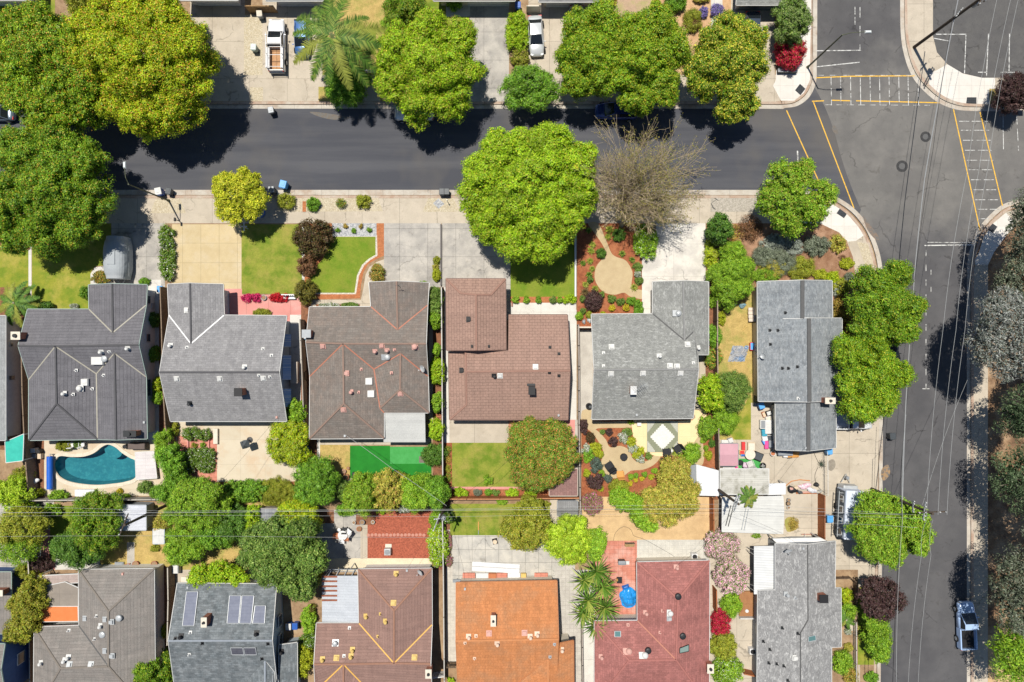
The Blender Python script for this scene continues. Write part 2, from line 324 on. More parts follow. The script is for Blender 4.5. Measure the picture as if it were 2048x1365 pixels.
# gutters
def strip(pts, w, m, z, name='kerb', off=0):
    P = [W(x, y, z) for x, y in pts]; L_ = []; R_ = []
    for i, p in enumerate(P):
        t = (P[min(i + 1, len(P) - 1)] - P[max(i - 1, 0)]).normalized(); n = Vector((-t.y, t.x, 0))
        L_.append(p + n * (off + w / 2)); R_.append(p + n * (off - w / 2))
    k = len(P); mb = MB().add(L_ + R_, [(i, k + i, k + i + 1, i + 1) for i in range(k - 1)]); o = mb.build(name, m)
    if o.data.polygons and o.data.polygons[0].normal.z < 0: o.data.flip_normals()
    return tag(o, kind='structure')
gut = mat('gutter_concrete', (.52, .48, .42), (.45, .41, .35), scale=1.2, c3=(.38, .29, .22), stain=.35, grid=(3.2, 30), gcol=.7, fine=.14, crack=0.2)
strip([(-3000, 385.5), (1560, 385.5)], .62, gut, .008, 'gutter')
strip([(1560, 386)] + [(x + 5, y - 4) for x, y in cornB] + [(1762, 700), (1761, 1000), (1757, 1365), (1757, 3000)], .5, gut, .008, 'gutter')
strip([(-3000, 213.5), (1500, 213.5), (1566, 214)] + [(x + 4, y + 3) for x, y in cornA[::-1]] + [(1630, 100), (1632, -500)], .5, gut, .008, 'gutter')
strip([(1805, -300)] + [(x - 4, y + 4) for x, y in cornD] + [(3000, 219)], .55, gut, .008, 'gutter')
strip([(1938, 3000), (1938, 600)] + [(x - 4, y - 3) for x, y in bez(cornC[:7])] + [(2300, 393)], .5, gut, .008, 'gutter')
# kerb tops (rust-stained)
ktop = mat('kerb_top', (.46, .36, .28), (.40, .28, .21), scale=1.5, c3=(.5, .45, .38), stain=.4, grid=(3.2, 30), gcol=.65)
strip([(-3000, 394), (1560, 394)] + [(x - 4, y + 3) for x, y in cornB] + [(1754, 700), (1754, 1000), (1750, 1365), (1750, 3000)], .3, ktop, .1345, 'kerb_top')
strip([(-3000, 206), (1500, 206), (1564, 206)] + [(x - 2, y - 3) for x, y in cornA[::-1]] + [(1622, 100), (1625, -500)], .3, ktop, .1345, 'kerb_top')
strip([(1812, -300)] + [(x + 3, y - 3) for x, y in cornD] + [(3000, 211)], .3, ktop, .1345, 'kerb_top')
strip([(1945, 3000), (1945, 700)] + [(x + 3, y + 3) for x, y in bez(cornC[:7])], .3, ktop, .1345, 'kerb_top')

# ---- south side of the street
patch('pavement', [(-900, 397), (1555, 397), (1600, 397), (1600, 447), (-900, 447)], conc)
patch('pavement', [(1560, 397), (1640, 397), (1668, 409), (1697, 431), (1722, 460), (1728, 472), (1712, 485), (1695, 484), (1678, 465), (1650, 452), (1640, 447), (1560, 447)], concn)
patch('pavement', [(1728, 471), (1741, 500), (1750, 535), (1752, 570), (1751, 1000), (1747, 1700), (1716, 1700), (1716, 1000), (1712, 560), (1706, 515), (1694, 484), (1712, 482)], conc)
patch('planting_strip', [(1736, 488), (1749, 535), (1751, 580), (1736, 580), (1730, 530), (1714, 484)], pebble)
patch('planting_strip', [(312, 397), (360, 397), (372, 427), (300, 427)], pebble)
patch('planting_strip', [(556, 392), (755, 392), (766, 423), (556, 424)], pebble); patch('brick_path', [(605, 403), (612, 424)], brickp)
patch('planting_strip', [(858, 393), (905, 393), (920, 424), (845, 424)], pebble)
patch('pebble_slab', [(877, 397), (889, 408), (877, 418), (866, 407)], pebgrey)
patch('planting_strip', [(1421, 392), (1530, 392), (1530, 424), (1421, 424)], mat('grey_pebbles', (.34, .31, .26), (.46, .42, .36), scale=5, fine=.4, fscale=9))
patch('planting_strip', [(-300, 392), (60, 424)], lawn2); patch('planting_strip', [(1190, 392), (1300, 424)], pebble)
patch('lawn', [(-300, 447), (60, 620)], lawn1); patch('lawn', [(64, 447), (222, 447), (222, 530), (190, 533), (182, 545), (181, 622), (64, 622)], lawn1)
patch('path', [(57, 447), (63, 592)], concw); patch('path', [(181, 548), (190, 535), (215, 532), (240, 560), (310, 560), (310, 575), (181, 575)], concw)
patch('planting_bed', [(-300, 470), (60, 500)], mulchd)
patch('driveway', [(223, 447), (330, 622)], conc2); patch('driveway', [(344, 449), (483, 580)], tanm); patch('driveway', [(470, 565), (484, 577)], tanm)
patch('lawn', [(483, 449), (604, 588)], lawn2)
patch('pink_patio', [(446, 578), (484, 578), (484, 590), (606, 590), (606, 648), (446, 648)], redpat)
patch('path', [(604, 449), (609, 645)], concw)
patch('brick_path', [(609, 447), (768, 447), (768, 512), (752, 519), (736, 529), (727, 545), (722, 570), (720, 597), (609, 600)], brickp)
patch('stone_edging', [(662, 470), (754, 470), (755, 512), (740, 521), (728, 532), (718, 552), (712, 589), (630, 589), (630, 545), (645, 525), (660, 500)], whitest)
patch('gravel_bed', [(664, 447), (753, 473)], pebgrey)
patch('lawn', [(666, 474), (751, 474), (751, 510), (737, 518), (724, 530), (714, 551), (709, 586), (620, 586), (620, 545), (645, 520)], lawn3)
patch('path', [(768, 519), (752, 525), (739, 534), (731, 550), (727, 575), (722, 600), (620, 600), (620, 616), (768, 622)], conc)
patch('planting_bed', [(632, 609), (720, 617)], mulchd)
patch('driveway', [(768, 447), (882, 575)], conc2); patch('driveway', [(884, 447), (1022, 640)], conc2)
patch('path', [(1021, 600), (1152, 705)], concw); patch('lawn', [(1021, 447), (1150, 596)], lawn3)
patch('brick_edging', [(1021, 594), (1150, 606)], brickp)
patch('mulch_bed', [(1154, 447), (1305, 660)], mulch)
patch('granite_path', smooth_pts([(1176, 447), (1196, 447), (1212, 480), (1222, 505), (1232, 514), (1252, 522), (1265, 545), (1263, 570), (1270, 578), (1286, 582), (1286, 598), (1262, 594), (1248, 586), (1228, 590), (1205, 583), (1190, 560), (1192, 535), (1205, 518), (1213, 510), (1205, 490), (1190, 468)], 4), dg)
patch('driveway', [(1284, 512), (1312, 512), (1312, 447), (1411, 447), (1411, 566), (1306, 566), (1306, 640), (1284, 640)], mat('driveway_pale', (.66, .63, .57), (.56, .53, .49), scale=.7, c3=(.46, .435, .40), stain=.3, grid=(3.8, 3.8), gcol=.75, fine=.1, crack=0.2))
patch('corner_bed', [(1412, 447), (1640, 447), (1678, 467), (1694, 484), (1706, 515), (1712, 560), (1714, 800), (1412, 800)], mat('corner_earth', (.30, .17, .10), (.22, .115, .065), scale=1.5, c3=(.42, .26, .17), stain=.4, fine=.35))
# ---- side yards and rear yards of the middle row
patch('side_yard', [(0, 575), (60, 900)], mulchd); patch('side_path', [(296, 560), (322, 880)], concw); patch('side_yard', [(318, 600), (345, 880)], mulchd)
patch('side_path', [(580, 630), (603, 860)], concw); patch('side_yard', [(602, 590), (622, 960)], mulchd)
patch('side_path', [(858, 575), (868, 880)], conc); patch('side_yard', [(866, 575), (890, 1000)], mulchd); patch('side_path', [(888, 575), (902, 890)], concw)
patch('side_path', [(1136, 620), (1153, 850)], concw); patch('side_yard', [(1148, 840), (1158, 1000)], conc2); patch('side_path', [(1159, 660), (1186, 838)], mat('side_concrete', (.50, .47, .42), (.40, .37, .33), scale=.5, fine=.15))
patch('side_path', [(1390, 700), (1415, 840)], conc); patch('mulch_bed', [(1411, 560), (1437, 1000)], mulchd)
patch('pool_deck', [(70, 880), (330, 880), (330, 985), (300, 992), (75, 992)], tanp, [POOL])
patch('planting_bed', [(56, 880), (88, 1000)], mulchd)
patch('tan_patio', [(345, 843), (600, 843), (604, 930), (601, 950), (590, 962), (560, 968), (500, 966), (470, 963), (432, 966), (345, 966)], tanp)
patch('red_pavers', [(354, 872), (434, 872), (434, 975), (354, 975)], redpav); patch('planting_bed', [(436, 964), (610, 1000)], mulch)
patch('planting_bed', [(600, 880), (634, 1000)], mulchd); patch('path', [(634, 872), (640, 960)], concw)
patch('dry_lawn', [(640, 886), (702, 956)], drygr); patch('path', [(640, 878), (862, 890)], conc)
patch('turf', [(700, 892), (780, 957)], turf); patch('turf', [(780, 894), (863, 929)], turfl); patch('turf', [(780, 928), (863, 955)], turf)
patch('stepping_slab', [(838, 913), (856, 926)], plain('dark_slab', (.16, .12, .10)))
patch('path', [(640, 957), (870, 966)], conc)
patch('patio', [(899, 840), (1017, 887)], conc); patch('brick_patio', [(1017, 842), (1036, 862)], redpav); patch('side_yard', [(1130, 840), (1150, 960)], redpat)
patch('lawn', [(904, 886), (1042, 975)], lawn2); patch('planting_bed', [(888, 886), (904, 1000)], mulch); patch('brick_edging', [(900, 974), (1100, 980)], redpat); patch('planting_bed', [(900, 979), (1100, 992)], mulch)
patch('mulch_bed', [(1163, 840), (1436, 995)], mulch)
patch('granite_path', smooth_pts([(1164, 822), (1186, 822), (1187, 843), (1270, 843), (1272, 855), (1196, 857), (1200, 866), (1212, 880), (1220, 895), (1240, 892), (1258, 900), (1264, 915), (1275, 924), (1295, 922), (1308, 912), (1322, 912), (1308, 930), (1285, 940), (1262, 942), (1246, 953), (1226, 957), (1207, 945), (1202, 925), (1207, 905), (1196, 882), (1180, 862), (1165, 852)], 3), dg)
patch('tan_patio', smooth_pts([(1265, 843), (1288, 841), (1385, 841), (1386, 822), (1411, 822), (1411, 850), (1402, 870), (1390, 888), (1370, 905), (1340, 912), (1310, 912), (1282, 900), (1268, 880)], 3), mat('cream_patio', (.78, .62, .36), (.74, .58, .33), scale=.7, grid=(1.4, 1.4), gcol=.88, fine=.08))
patch('granite_path', smooth_pts([(1400, 872), (1408, 900), (1407, 925), (1400, 932), (1384, 930), (1390, 905), (1386, 890)], 3), dg)
patch('dry_yard', [(1437, 590), (1518, 885)], drygr); patch('green_grass', smooth_pts([(1455, 845), (1485, 820), (1502, 790), (1502, 880), (1470, 880)], 4), lawn1)
patch('concrete_yard', [(1437, 880), (1502, 880), (1502, 806), (1760, 806), (1750, 1140), (1437, 1140)], conc)
patch('oil_stain', smooth_pts([(1658, 922), (1668, 920), (1671, 932), (1664, 942), (1656, 938)], 4), mat('oil_stain', (.24, .21, .17), (.30, .27, .22), scale=3))
# ---- rear yards of the lower row
patch('rear_yard', [(-60, 1000), (108, 1140)], conc2); patch('red_path', [(75, 1060), (112, 1140)], redpat); patch('lawn', [(100, 1012), (160, 1125)], lawn3)
patch('dry_yard', [(200, 1010), (332, 1135)], drygr); patch('path', [(254, 1085), (269, 1132)], conc2); patch('path', [(110, 1118), (200, 1140)], concw)
patch('side_yard', [(310, 1132), (358, 1400)], mulchd); patch('rear_yard', [(332, 1000), (600, 1165)], drygr); patch('path', [(350, 1140), (560, 1172)], conc)
patch('side_yard', [(550, 1165), (640, 1400)], dirt)
patch('concrete_patio', [(632, 1020), (735, 1145)], conc2); patch('brown_bed', [(634, 1020), (668, 1047)], mulchd)
patch('lava_rock_bed', [(734, 1022), (862, 1118)], rocks); patch('patio', [(640, 1117), (872, 1142)], mat('patio_cream', (.66, .58, .42), (.60, .52, .38), scale=1))
patch('path', [(721, 1050), (735, 1118)], conc); patch('brown_bed', [(712, 1030), (750, 1050)], mulchd); patch('side_yard', [(864, 1000), (905, 1145)], mulchd)
patch('side_yard', [(864, 1140), (892, 1400)], dirt); patch('side_path', [(892, 1060), (916, 1325)], mat('block_paving', (.58, .54, .47), (.50, .46, .40), scale=2, grid=(.4, .4), gcol=.85))
patch('lawn', [(900, 1003), (1102, 1072)], lawn2); patch('planting_bed', [(900, 997), (1102, 1008)], dirt); patch('concrete_pad', [(1100, 998), (1160, 1060)], conc)
patch('concrete_patio', [(905, 1071), (1150, 1165)], mat('slab_patio', (.54, .51, .45), (.44, .42, .38), scale=.8, c3=(.36, .35, .32), stain=.5, grid=(1.56, 1.53), gcol=.55, fine=.15, crack=0.2))
patch('side_path', [(1110, 1140), (1190, 1400)], mat('block_paving_grey', (.52, .49, .44), (.45, .42, .38), scale=2, grid=(.45, .45), gcol=.8))
patch('sandy_yard', [(1164, 994), (1426, 1082)], sandy)
patch('red_patio', [(1190, 1082), (1275, 1246)], redpav); patch('concrete_patio', [(1274, 1080), (1424, 1125)], mat('tiled_concrete', (.58, .56, .50), (.50, .48, .43), scale=1, grid=(.5, .5), gcol=.85)); patch('side_path', [(1165, 1230), (1192, 1400)], concw)
patch('side_yard', [(1418, 1060), (1520, 1400)], conc); patch('weedy_patch', smooth_pts([(1570, 1040), (1585, 1035), (1597, 1055), (1575, 1064)], 4), drygr)
patch('planting_bed', [(1660, 1160), (1712, 1500)], dirt); patch('planting_bed', [(1716, 1175), (1748, 1330)], lawn1); patch('planting_bed', [(1720, 1330), (1748, 1400)], dirt); patch('path', [(1690, 1245), (1712, 1262)], conc)
# ---- north side of the street
patch('pavement', [(-900, 150), (1560, 203)], conc); patch('yard_lawn', [(-400, -60), (110, 150)], lawn2); patch('driveway', [(380, -60), (490, 180)], conc); patch('pebble_strip', [(488, 30), (525, 151)], pebble)
patch('driveway', [(525, -60), (645, 180)], conc); patch('pebble_strip', [(500, 175), (526, 203)], pebble); patch('yard_lawn', [(645, -60), (770, 150)], drygr); patch('yard_lawn', [(700, 60), (752, 110)], lawn2)
patch('planting_bed', [(637, 174), (663, 203)], drygr); patch('planting_bed', [(662, 152), (716, 203)], mulchd); patch('planting_bed', [(760, 152), (930, 203)], dirt)
patch('yard_lawn', [(770, -60), (938, 150)], lawn2); patch('driveway', [(940, -60), (1021, 205)], conc2); patch('path', [(892, -60), (940, 34)], concw); patch('planting_bed', [(1018, 10), (1056, 150)], dirt); patch('driveway', [(1057, -60), (1175, 205)], conc)
patch('front_yard', [(1200, -60), (1305, 150)], mat('pink_earth', (.46, .32, .22), (.40, .29, .19), scale=1.5, c3=(.34, .33, .12), stain=.4, fine=.3)); patch('path', [(1305, -60), (1312, 60)], redpat); patch('front_yard', [(1312, -60), (1462, 150)], mat('orange_earth', (.55, .36, .2), (.46, .28, .15), scale=1.5, fine=.35))
patch('brick_path', [(1422, -60), (1445, 60)], concw); patch('driveway', [(1462, -60), (1552, 205)], conc); patch('planting_bed', [(1550, 30), (1595, 150)], dirt)
patch('pavement', [(1552, 140), (1592, 110), (1596, -60), (1624, -60), (1620, 130), (1620, 160), (1608, 186), (1588, 202), (1562, 202), (1546, 172), (1552, 160)], concn)
# ---- car park corner, grove side
patch('pavement', [(1860, 148), (1895, 129), (1927, 148), (1964, 156), (1990, 156), (1990, 178), (1978, 180), (1978, 210), (1916, 207), (1882, 193), (1858, 170)], concn)
patch('planting_bed', [(1979, 178), (2200, 178), (2200, 211), (1979, 211)], drygr)
patch('car_park', [(1866, -900), (1866, 72), (1874, 105), (1895, 129), (1925, 147), (1964, 156), (2600, 156), (2600, -900)], asph_lot)
patch('pavement', [(1947, 2600), (1947, 700), (1948, 540), (1958, 505), (1967, 474), (1986, 446), (2012, 424), (2060, 412), (2060, 424), (2030, 450), (2012, 470), (1990, 500), (1976, 530), (1975, 2600)], conc)
patch('pavement', [(1950, 520), (1958, 505), (1968, 474), (1988, 446), (2012, 426), (2030, 445), (2030, 452), (2012, 472), (1988, 505), (1976, 530), (1950, 530)], concn)
patch('sandy_verge', [(1976, 1270), (2400, 1270), (2400, 2000), (1976, 2000)], sandy)
for pts in ([(1600, 168), (1611, 178), (1601, 191), (1590, 181)], [(1934, 195), (1953, 195), (1953, 210), (1932, 209)], [(1682, 414), (1696, 425), (1688, 437), (1673, 427)], [(1982, 445), (1995, 454), (1986, 467), (1975, 460)]):
    patch('tactile_plate', pts, tactile)
# ---- road paint
def line(p, q, w, m, z=.010, dash=None):
    a, b = W(*p, z), W(*q, z); d = b - a; L_ = d.length; d.normalize(); n = Vector((-d.y, d.x, 0)) * w * .39; mb = MB()
    segs = [(0, L_)] if not dash else [(s, min(s + dash[0], L_)) for s in np.arange(0, L_, dash[1])]
    for s, e in segs: mb.add([a + d * s - n, a + d * e - n, a + d * e + n, a + d * s + n], [(0, 1, 2, 3)])
    tag(mb.build('road_marking', m), kind='structure')
Y = .16; Wd = .12
for p, q in (((1573, 221), (1648, 386)), ((1627, 205), (1708, 417)), ((1632, 156), (1700, 153)), ((1700, 153), (1829, 152)), ((1624, 203), (1648, 202)), ((1664, 201), (1700, 202)), ((1712, 202), (1879, 206)), ((1907, 219), (1960, 461)), ((1960, 224), (2005, 412))): line(p, q, Y, yelp)
for i, x in enumerate((1662, 1681, 1701, 1720.5, 1740, 1759, 1778, 1797.5, 1816, 1836)): line((x, 154), (x + 1, 211), .1, whp, .014, None if i == 3 else (1.0 + .3 * (i % 3), 1.35 + .3 * (i % 3)))
line((1634, 151), (1828, 151), .07, whp, .018, (.8, 1.5)); line((1650, 210), (1860, 211), .07, whp, .018, (.8, 1.3))
for y in (243, 261, 281, 301, 321, 340, 360, 380, 400, 419, 438):
    k = (y - 243) / 195; line((1918 + k * 40, y), (1976 + k * 26, y), .09, whp, .014, (1.2, 1.5))
for p, q, w, d in (((1632, 102), (1722, 101), .13, None), ((1633, 134), (1719, 125), .14, None), ((1720, -60), (1720, 100), .1, (1.2, 2.2)), ((1710, 14), (1710, 55), .1, (.9, 1.2)), ((2006, 228), (2007, 299), .1, None), ((2033, 224), (2037, 302), .1, (1.5, 2)),
                   ((1855, 485), (1949, 486), .09, whp and None), ((1849, 491.5), (1950, 490), .16, None), ((1852, 500), (1852, 778), .1, (.75, 1.75)), ((1845, 778), (1859, 778), .1, None), ((1595, 302), (1598, 378), .2, None), ((1862, 540), (1862, 600), .08, (.6, 2))): line(p, q, w, whp, .012, d)
for p, q in (((1872, 69), (1933, 69)), ((1932, 69), (1929, 147)), ((1977, 68), (1973, 153)), ((2019, 68), (2018, 143)), ((1956, 145), (1974, 145)), ((2001, 145), (2041, 145)), ((1868, 77), (1900, 83))): line(p, q, .13, whp, .150)
mcov = MB()
for i, (x, y, r) in enumerate(((1851, 274, .62), (1804, 333, .68))):
    p = W(x, y, 0); t = thing('manhole_cover', ('round iron manhole cover nearer the dashed crosswalk on the east side', 'round iron manhole cover in the middle of the intersection')[i], 'manhole cover', p, group='manhole covers in the intersection')
    MB().cyl((0, 0, .005), r, .012, 24).build('collar', mat('tar_collar', (.04, .04, .042), (.06, .06, .06), scale=6), t); MB().cyl((0, 0, .017), r * .55, .008, 20).build('lid', steel, t)
# patched asphalt seams, ochre stains
for pts, m in ((smooth_pts([(620, 224), (660, 228), (700, 236), (668, 240), (636, 233)], 4), (.16, .135, .11)), (smooth_pts([(1764, 938), (1776, 930), (1780, 948), (1768, 962), (1762, 952)], 4), (.34, .22, .12)), (smooth_pts([(1726, 432), (1740, 450), (1758, 475), (1752, 480), (1735, 460)], 4), (.22, .16, .12)), (smooth_pts([(1668, 250), (1676, 262), (1672, 270), (1664, 258)], 4), (.17, .145, .12))):
    sheet('road_stain', pts, mat('dusty_asphalt%d' % int(m[0] * 1000), m, (.15, .145, .138), scale=2.5, lo=.42, hi=.6, fine=.3), .0125)
# ---- the pool
basin = mat('pool_plaster_caustics', (.05, .24, .28), (.036, .19, .235), scale=.5, c3=(.075, .29, .32), stain=1.8, fine=.15, fscale=4)  # lighter mottle in the plaster colour imitates sun caustics on the bottom
mb = MB(); P = [W(x, y, 0) for x, y in POOL]; n = len(P); C0 = sum(P, Vector()) / n
top = [(p.x, p.y, .13) for p in P]; bot = [(C0.x + (p.x - C0.x) * .93, C0.y + (p.y - C0.y) * .9, -1.15) for p in P]
mb.add(top + bot, [(i, (i + 1) % n, n + (i + 1) % n, n + i) for i in range(n)] + [tuple(range(n, 2 * n))]); tag(mb.build('pool_basin', basin), kind='structure')
wm, t, b = nodes('pool_water'); tr = N(t, 'ShaderNodeBsdfTransparent', Color=(.72, .93, .95, 1)); gl = N(t, 'ShaderNodeBsdfGlossy', Roughness=.06); mx = N(t, 'ShaderNodeMixShader', Fac=.09)
nz = noise(t, N(t, 'ShaderNodeTexCoord').outputs['Object'], 2.2, 3, .5); bp = N(t, 'ShaderNodeBump', Strength=.35, Distance=.1); t.links.new(nz, bp.inputs['Height']); t.links.new(bp.outputs[0], gl.inputs['Normal'])
t.links.new(tr.outputs[0], mx.inputs[1]); t.links.new(gl.outputs[0], mx.inputs[2]); t.links.new(mx.outputs[0], t.nodes['Material Output'].inputs[0])
sheet('pool_water', POOL, wm, .02)
# coping ring and entry steps
def ring(pts, w, z0, z1, m, name):
    P = [Vector(p) for p in pts]; n = len(P); o = []
    for i in range(n):
        d = (P[(i + 1) % n] - P[i - 1]).normalized(); o.append(P[i] + Vector((d.y, -d.x)) * w)
    q = [W(p.x, p.y, 0) for p in P]; r = [W(p.x, p.y, 0) for p in o]
    mb = MB().add([(v.x, v.y, z1) for v in q] + [(v.x, v.y, z1) for v in r] + [(v.x, v.y, z0) for v in q] + [(v.x, v.y, z0) for v in r],
        [f for i in range(n) for j in [(i + 1) % n] for f in ((i, j, n + j, n + i), (i, 2 * n + i, 2 * n + j, j), (n + i, n + j, 3 * n + j, 3 * n + i))])
    return tag(mb.build(name, m), kind='structure')
ring(POOL, 7, .05, .2, mat('pool_coping', (.70, .62, .50), (.64, .56, .45), scale=1.5, grid=(.8, .8), gcol=.85), 'pool_coping')
for i, (dx, s) in enumerate(((0, 1), (3, .75), (5, .5))):
    c = W(226 + dx, 897 + dx * 1.3, 0); MBs = MB().cyl((c.x, c.y, -1.0), 1.0 * s + .3, .55 + i * .2, 18); tag(MBs.build('pool_step', basin), kind='structure')
# ------------------------------------------------------------------ houses
class Roof: pass
def inset(poly, d):
    n = len(poly); out = []
    for i in range(n):
        a, b, c = Vector(poly[i - 1]), Vector(poly[i]), Vector(poly[(i + 1) % n])
        u = (b - a); v = (c - b)
        if u.length < 1e-4 or v.length < 1e-4: continue
        u.normalize(); v.normalize(); n1 = Vector((-u.y, u.x)); n2 = Vector((-v.y, v.x)); k = n1 + n2
        if k.length < .2: out.append(b + n1 * d); continue
        k.normalize(); out.append(b + k * min(d / max(k.dot(n1), .3), d * 2.2))
    return out
def strip3(mb, a, b, w, up=.05, lift=.0):
    a = Vector(a); b = Vector(b); t = (b - a).normalized(); n = Vector((-t.y, t.x, 0))
    if n.length < 1e-3: return
    n = n.normalized() * w / 2; z = Vector((0, 0, lift)); q = Vector((0, 0, up))
    mb.add([a - n + z - q, a + n + z - q, b + n + z - q, b - n + z - q, a - n * .8 + z + q, a + n * .8 + z + q, b + n * .8 + z + q, b - n * .8 + z + q],
           [(0, 3, 2, 1), (4, 5, 6, 7), (0, 1, 5, 4), (1, 2, 6, 5), (2, 3, 7, 6), (3, 0, 4, 7)])
def house(label, sections, rm, wm, ridge=None, valley=None, gutter=None, over=.45, cat='house', rw=.22, vw=.15, name='house', zbase=.0):
    allp = [W(*p) for s in sections for f in s for p in f]; c = sum(allp, Vector()) / len(allp); org = Vector((c.x, c.y, LOT))
    hs = Roof(); hs.t = thing(name, label, cat, org); hs.org = org; hs.roofs = []; bvs = []; bfs = []
    for facets in sections:
        vid = {}; vs = []; fs = []
        for f in facets:
            ids = []
            for p in f:
                k = (round(p[0], 1), round(p[1], 1), round(p[2], 2))
                if k not in vid: vid[k] = len(vs); vs.append(W(*p))
                if vid[k] not in ids: ids.append(vid[k])
            nrm = Vector((0, 0, 0))
            for i in range(len(ids)):
                a, b = vs[ids[i]], vs[ids[(i + 1) % len(ids)]]; nrm += Vector(((a.y - b.y) * (a.z + b.z), (a.z - b.z) * (a.x + b.x), (a.x - b.x) * (a.y + b.y)))
            nrm.normalize()
            if nrm.z < 0: ids = ids[::-1]; nrm = -nrm
            fs.append((ids, nrm))
        mb = MB(); mb.v = [tuple(v) for v in vs]; mb.f = [tuple(i) for i, _ in fs]; uv = []
        for ids, nrm in fs:
            h = nrm.cross(Vector((0, 0, 1))); h = Vector((1, 0, 0)) if h.length < .05 else h.normalized(); u = nrm.cross(h); off = RNG.uniform(0, 40)
            uv += [(vs[i].dot(h) + off, vs[i].dot(u)) for i in ids]
        mb.uv = uv; ro = mb.build('roof', rm, hs.t, org); hs.roofs.append(ro)
        sm = ro.modifiers.new('thickness', 'SOLIDIFY'); sm.thickness = .14; sm.offset = -1
        ed = {}
        for fi, (ids, nrm) in enumerate(fs):
            for i in range(len(ids)): ed.setdefault(tuple(sorted((ids[i], ids[(i + 1) % len(ids)]))), []).append((fi, ids[i], ids[(i + 1) % len(ids)]))
        rc, vf, gt = MB(), MB(), MB(); nxt = {}
        for e, l in ed.items():
            a, b = vs[e[0]], vs[e[1]]
            if len(l) == 1:
                _, i, j = l[0]; nxt[i] = j; t = (vs[j] - vs[i]); t2 = Vector((t.x, t.y, 0)).normalized(); out = Vector((t2.y, -t2.x, 0)) * .05
                strip3(gt, vs[i] + out * .8, vs[j] + out * .8, .07, .075, -.085)
            elif len(l) == 2 and fs[l[0][0]][1].dot(fs[l[1][0]][1]) < .995:
                n0 = fs[l[0][0]][1]; inw = fs[l[1][0]][1].cross(vs[l[1][2]] - vs[l[1][1]])
                (strip3(rc, a, b, rw, .035, .03) if inw.dot(n0) < 0 else strip3(vf, a, b, vw, .012, .03))
        if rc.v and ridge: rc.build('ridge_cap', ridge, ro, org)
        if vf.v and valley: vf.build('valley_flashing', valley, ro, org)
        if gt.v: gt.build('gutter', gutter or WHITE, ro, org)
        tri = []
        bv = BVHTree.FromPolygons([tuple(v) for v in vs], [i for i, _ in fs]); bvs.append(bv)
        # walls under the eaves, carried up into the gables
        seen = set(); wl = MB()
        for s0 in list(nxt):
            if s0 in seen: continue
            loop = []; i = s0
            while i not in seen and i in nxt: seen.add(i); loop.append((vs[i].x, vs[i].y)); i = nxt[i]
            if len(loop) < 3: continue
            pl = inset(loop, over); m = len(pl); row = []
            for k in range(m):
                p, q = pl[k], pl[(k + 1) % m]; n_ = max(1, int((q - p).length / .6))
                for j in range(n_):
                    r = p + (q - p) * (j / n_); hit = bv.ray_cast(Vector((r.x, r.y, 60)), Vector((0, 0, -1)))[0]
                    row.append((r.x, r.y, (hit.z - .2) if hit else min(v.z for v in vs) - .15))
            k = len(row); wl.add([(x, y, -.05) for x, y, z in row] + row, [(i, (i + 1) % k, k + (i + 1) % k, k + i) for i in range(k)])
        wo = wl.build('wall', wm, hs.t, org); hs.wall = wo
    hs.bvs = bvs; return hs
def cast(hs, px, py):
    o = Vector((0, 0, H)); d = (W(px, py, 0) - o).normalized(); best = None
    for i, bv in enumerate(hs.bvs):
        r = bv.ray_cast(o, d)
        if r[0] is not None and (best is None or r[0].z > best[0].z): best = (r[0], r[1], i)
    if best is None: best = (W(px, py, 3.2), Vector((0, 0, 1)), 0)
    return best
def vents(hs, items, m=None):
    """small things fixed to a roof, found where the eye meets it"""
    for it in items:
        k, px, py = it[:3]; mm = it[3] if len(it) > 3 and it[3] else (m or WHITE); p, n, i = cast(hs, px, py); par = hs.roofs[i]; b = MB(); nm = 'roof_vent'
        sl = n.copy()
        if sl.z < 0: sl = -sl
        ry = math.atan2(sl.y, sl.z)
        if k == 'box': b.box(p + Vector((0, 0, .03)), (.62, .62, .05), rx=-ry).box(p + Vector((0, 0, .14)), (.44, .40, .18), rx=-ry, taper=.9)
        elif k == 'big': b.box(p + Vector((0, 0, .08)), (.85, .85, .2), taper=.85); nm = 'skylight'
        elif k == 'slab': b.box(p + Vector((0, 0, .12)), (1.4, .95, .24), taper=.9); nm = 'skylight'
        elif k == 'pipe': b.box(p + Vector((0, 0, .02)), (.34, .34, .03), rx=-ry).cyl(p - Vector((0, 0, .05)), .07, .42, 8)
        elif k == 'flue': b.box(p + Vector((-.05, .08, .03)), (.55, .48, .04), rx=-ry).cyl(p - Vector((0, 0, .05)), .13, .5, 10).cyl(p + Vector((0, 0, .45)), .21, .12, 12, .13)
        elif k == 'turb': b.box(p + Vector((0, 0, .03)), (.72, .72, .05), rx=-ry).lathe(p, [(.2, 0), (.22, .15), (.29, .22), (.31, .34), (.24, .44), (.1, .5), (.02, .51)], 16)
        elif k == 'stub': b.box(p + Vector((0, 0, .05)), (.26, .3, .22), taper=.8)
        elif k == 'dome': b.box(p + Vector((-.25, 0, .04)), (.85, .7, .06), rx=-ry).lathe(p, [(.36, 0), (.36, .12), (.30, .24), (.18, .33), (.02, .36)], 18); nm = 'dome_skylight'
        elif k == 'tube': b.lathe(p, [(.36, 0), (.36, .2), (.30, .26), (.2, .3), (.02, .32)], 18); nm = 'dome_skylight'
        o = b.build(nm, mm, par, hs.org)
def rot_pts(c, pts, rz): return [(c[0] + x * math.cos(rz) - y * math.sin(rz), c[1] + x * math.sin(rz) + y * math.cos(rz)) for x, y in pts]
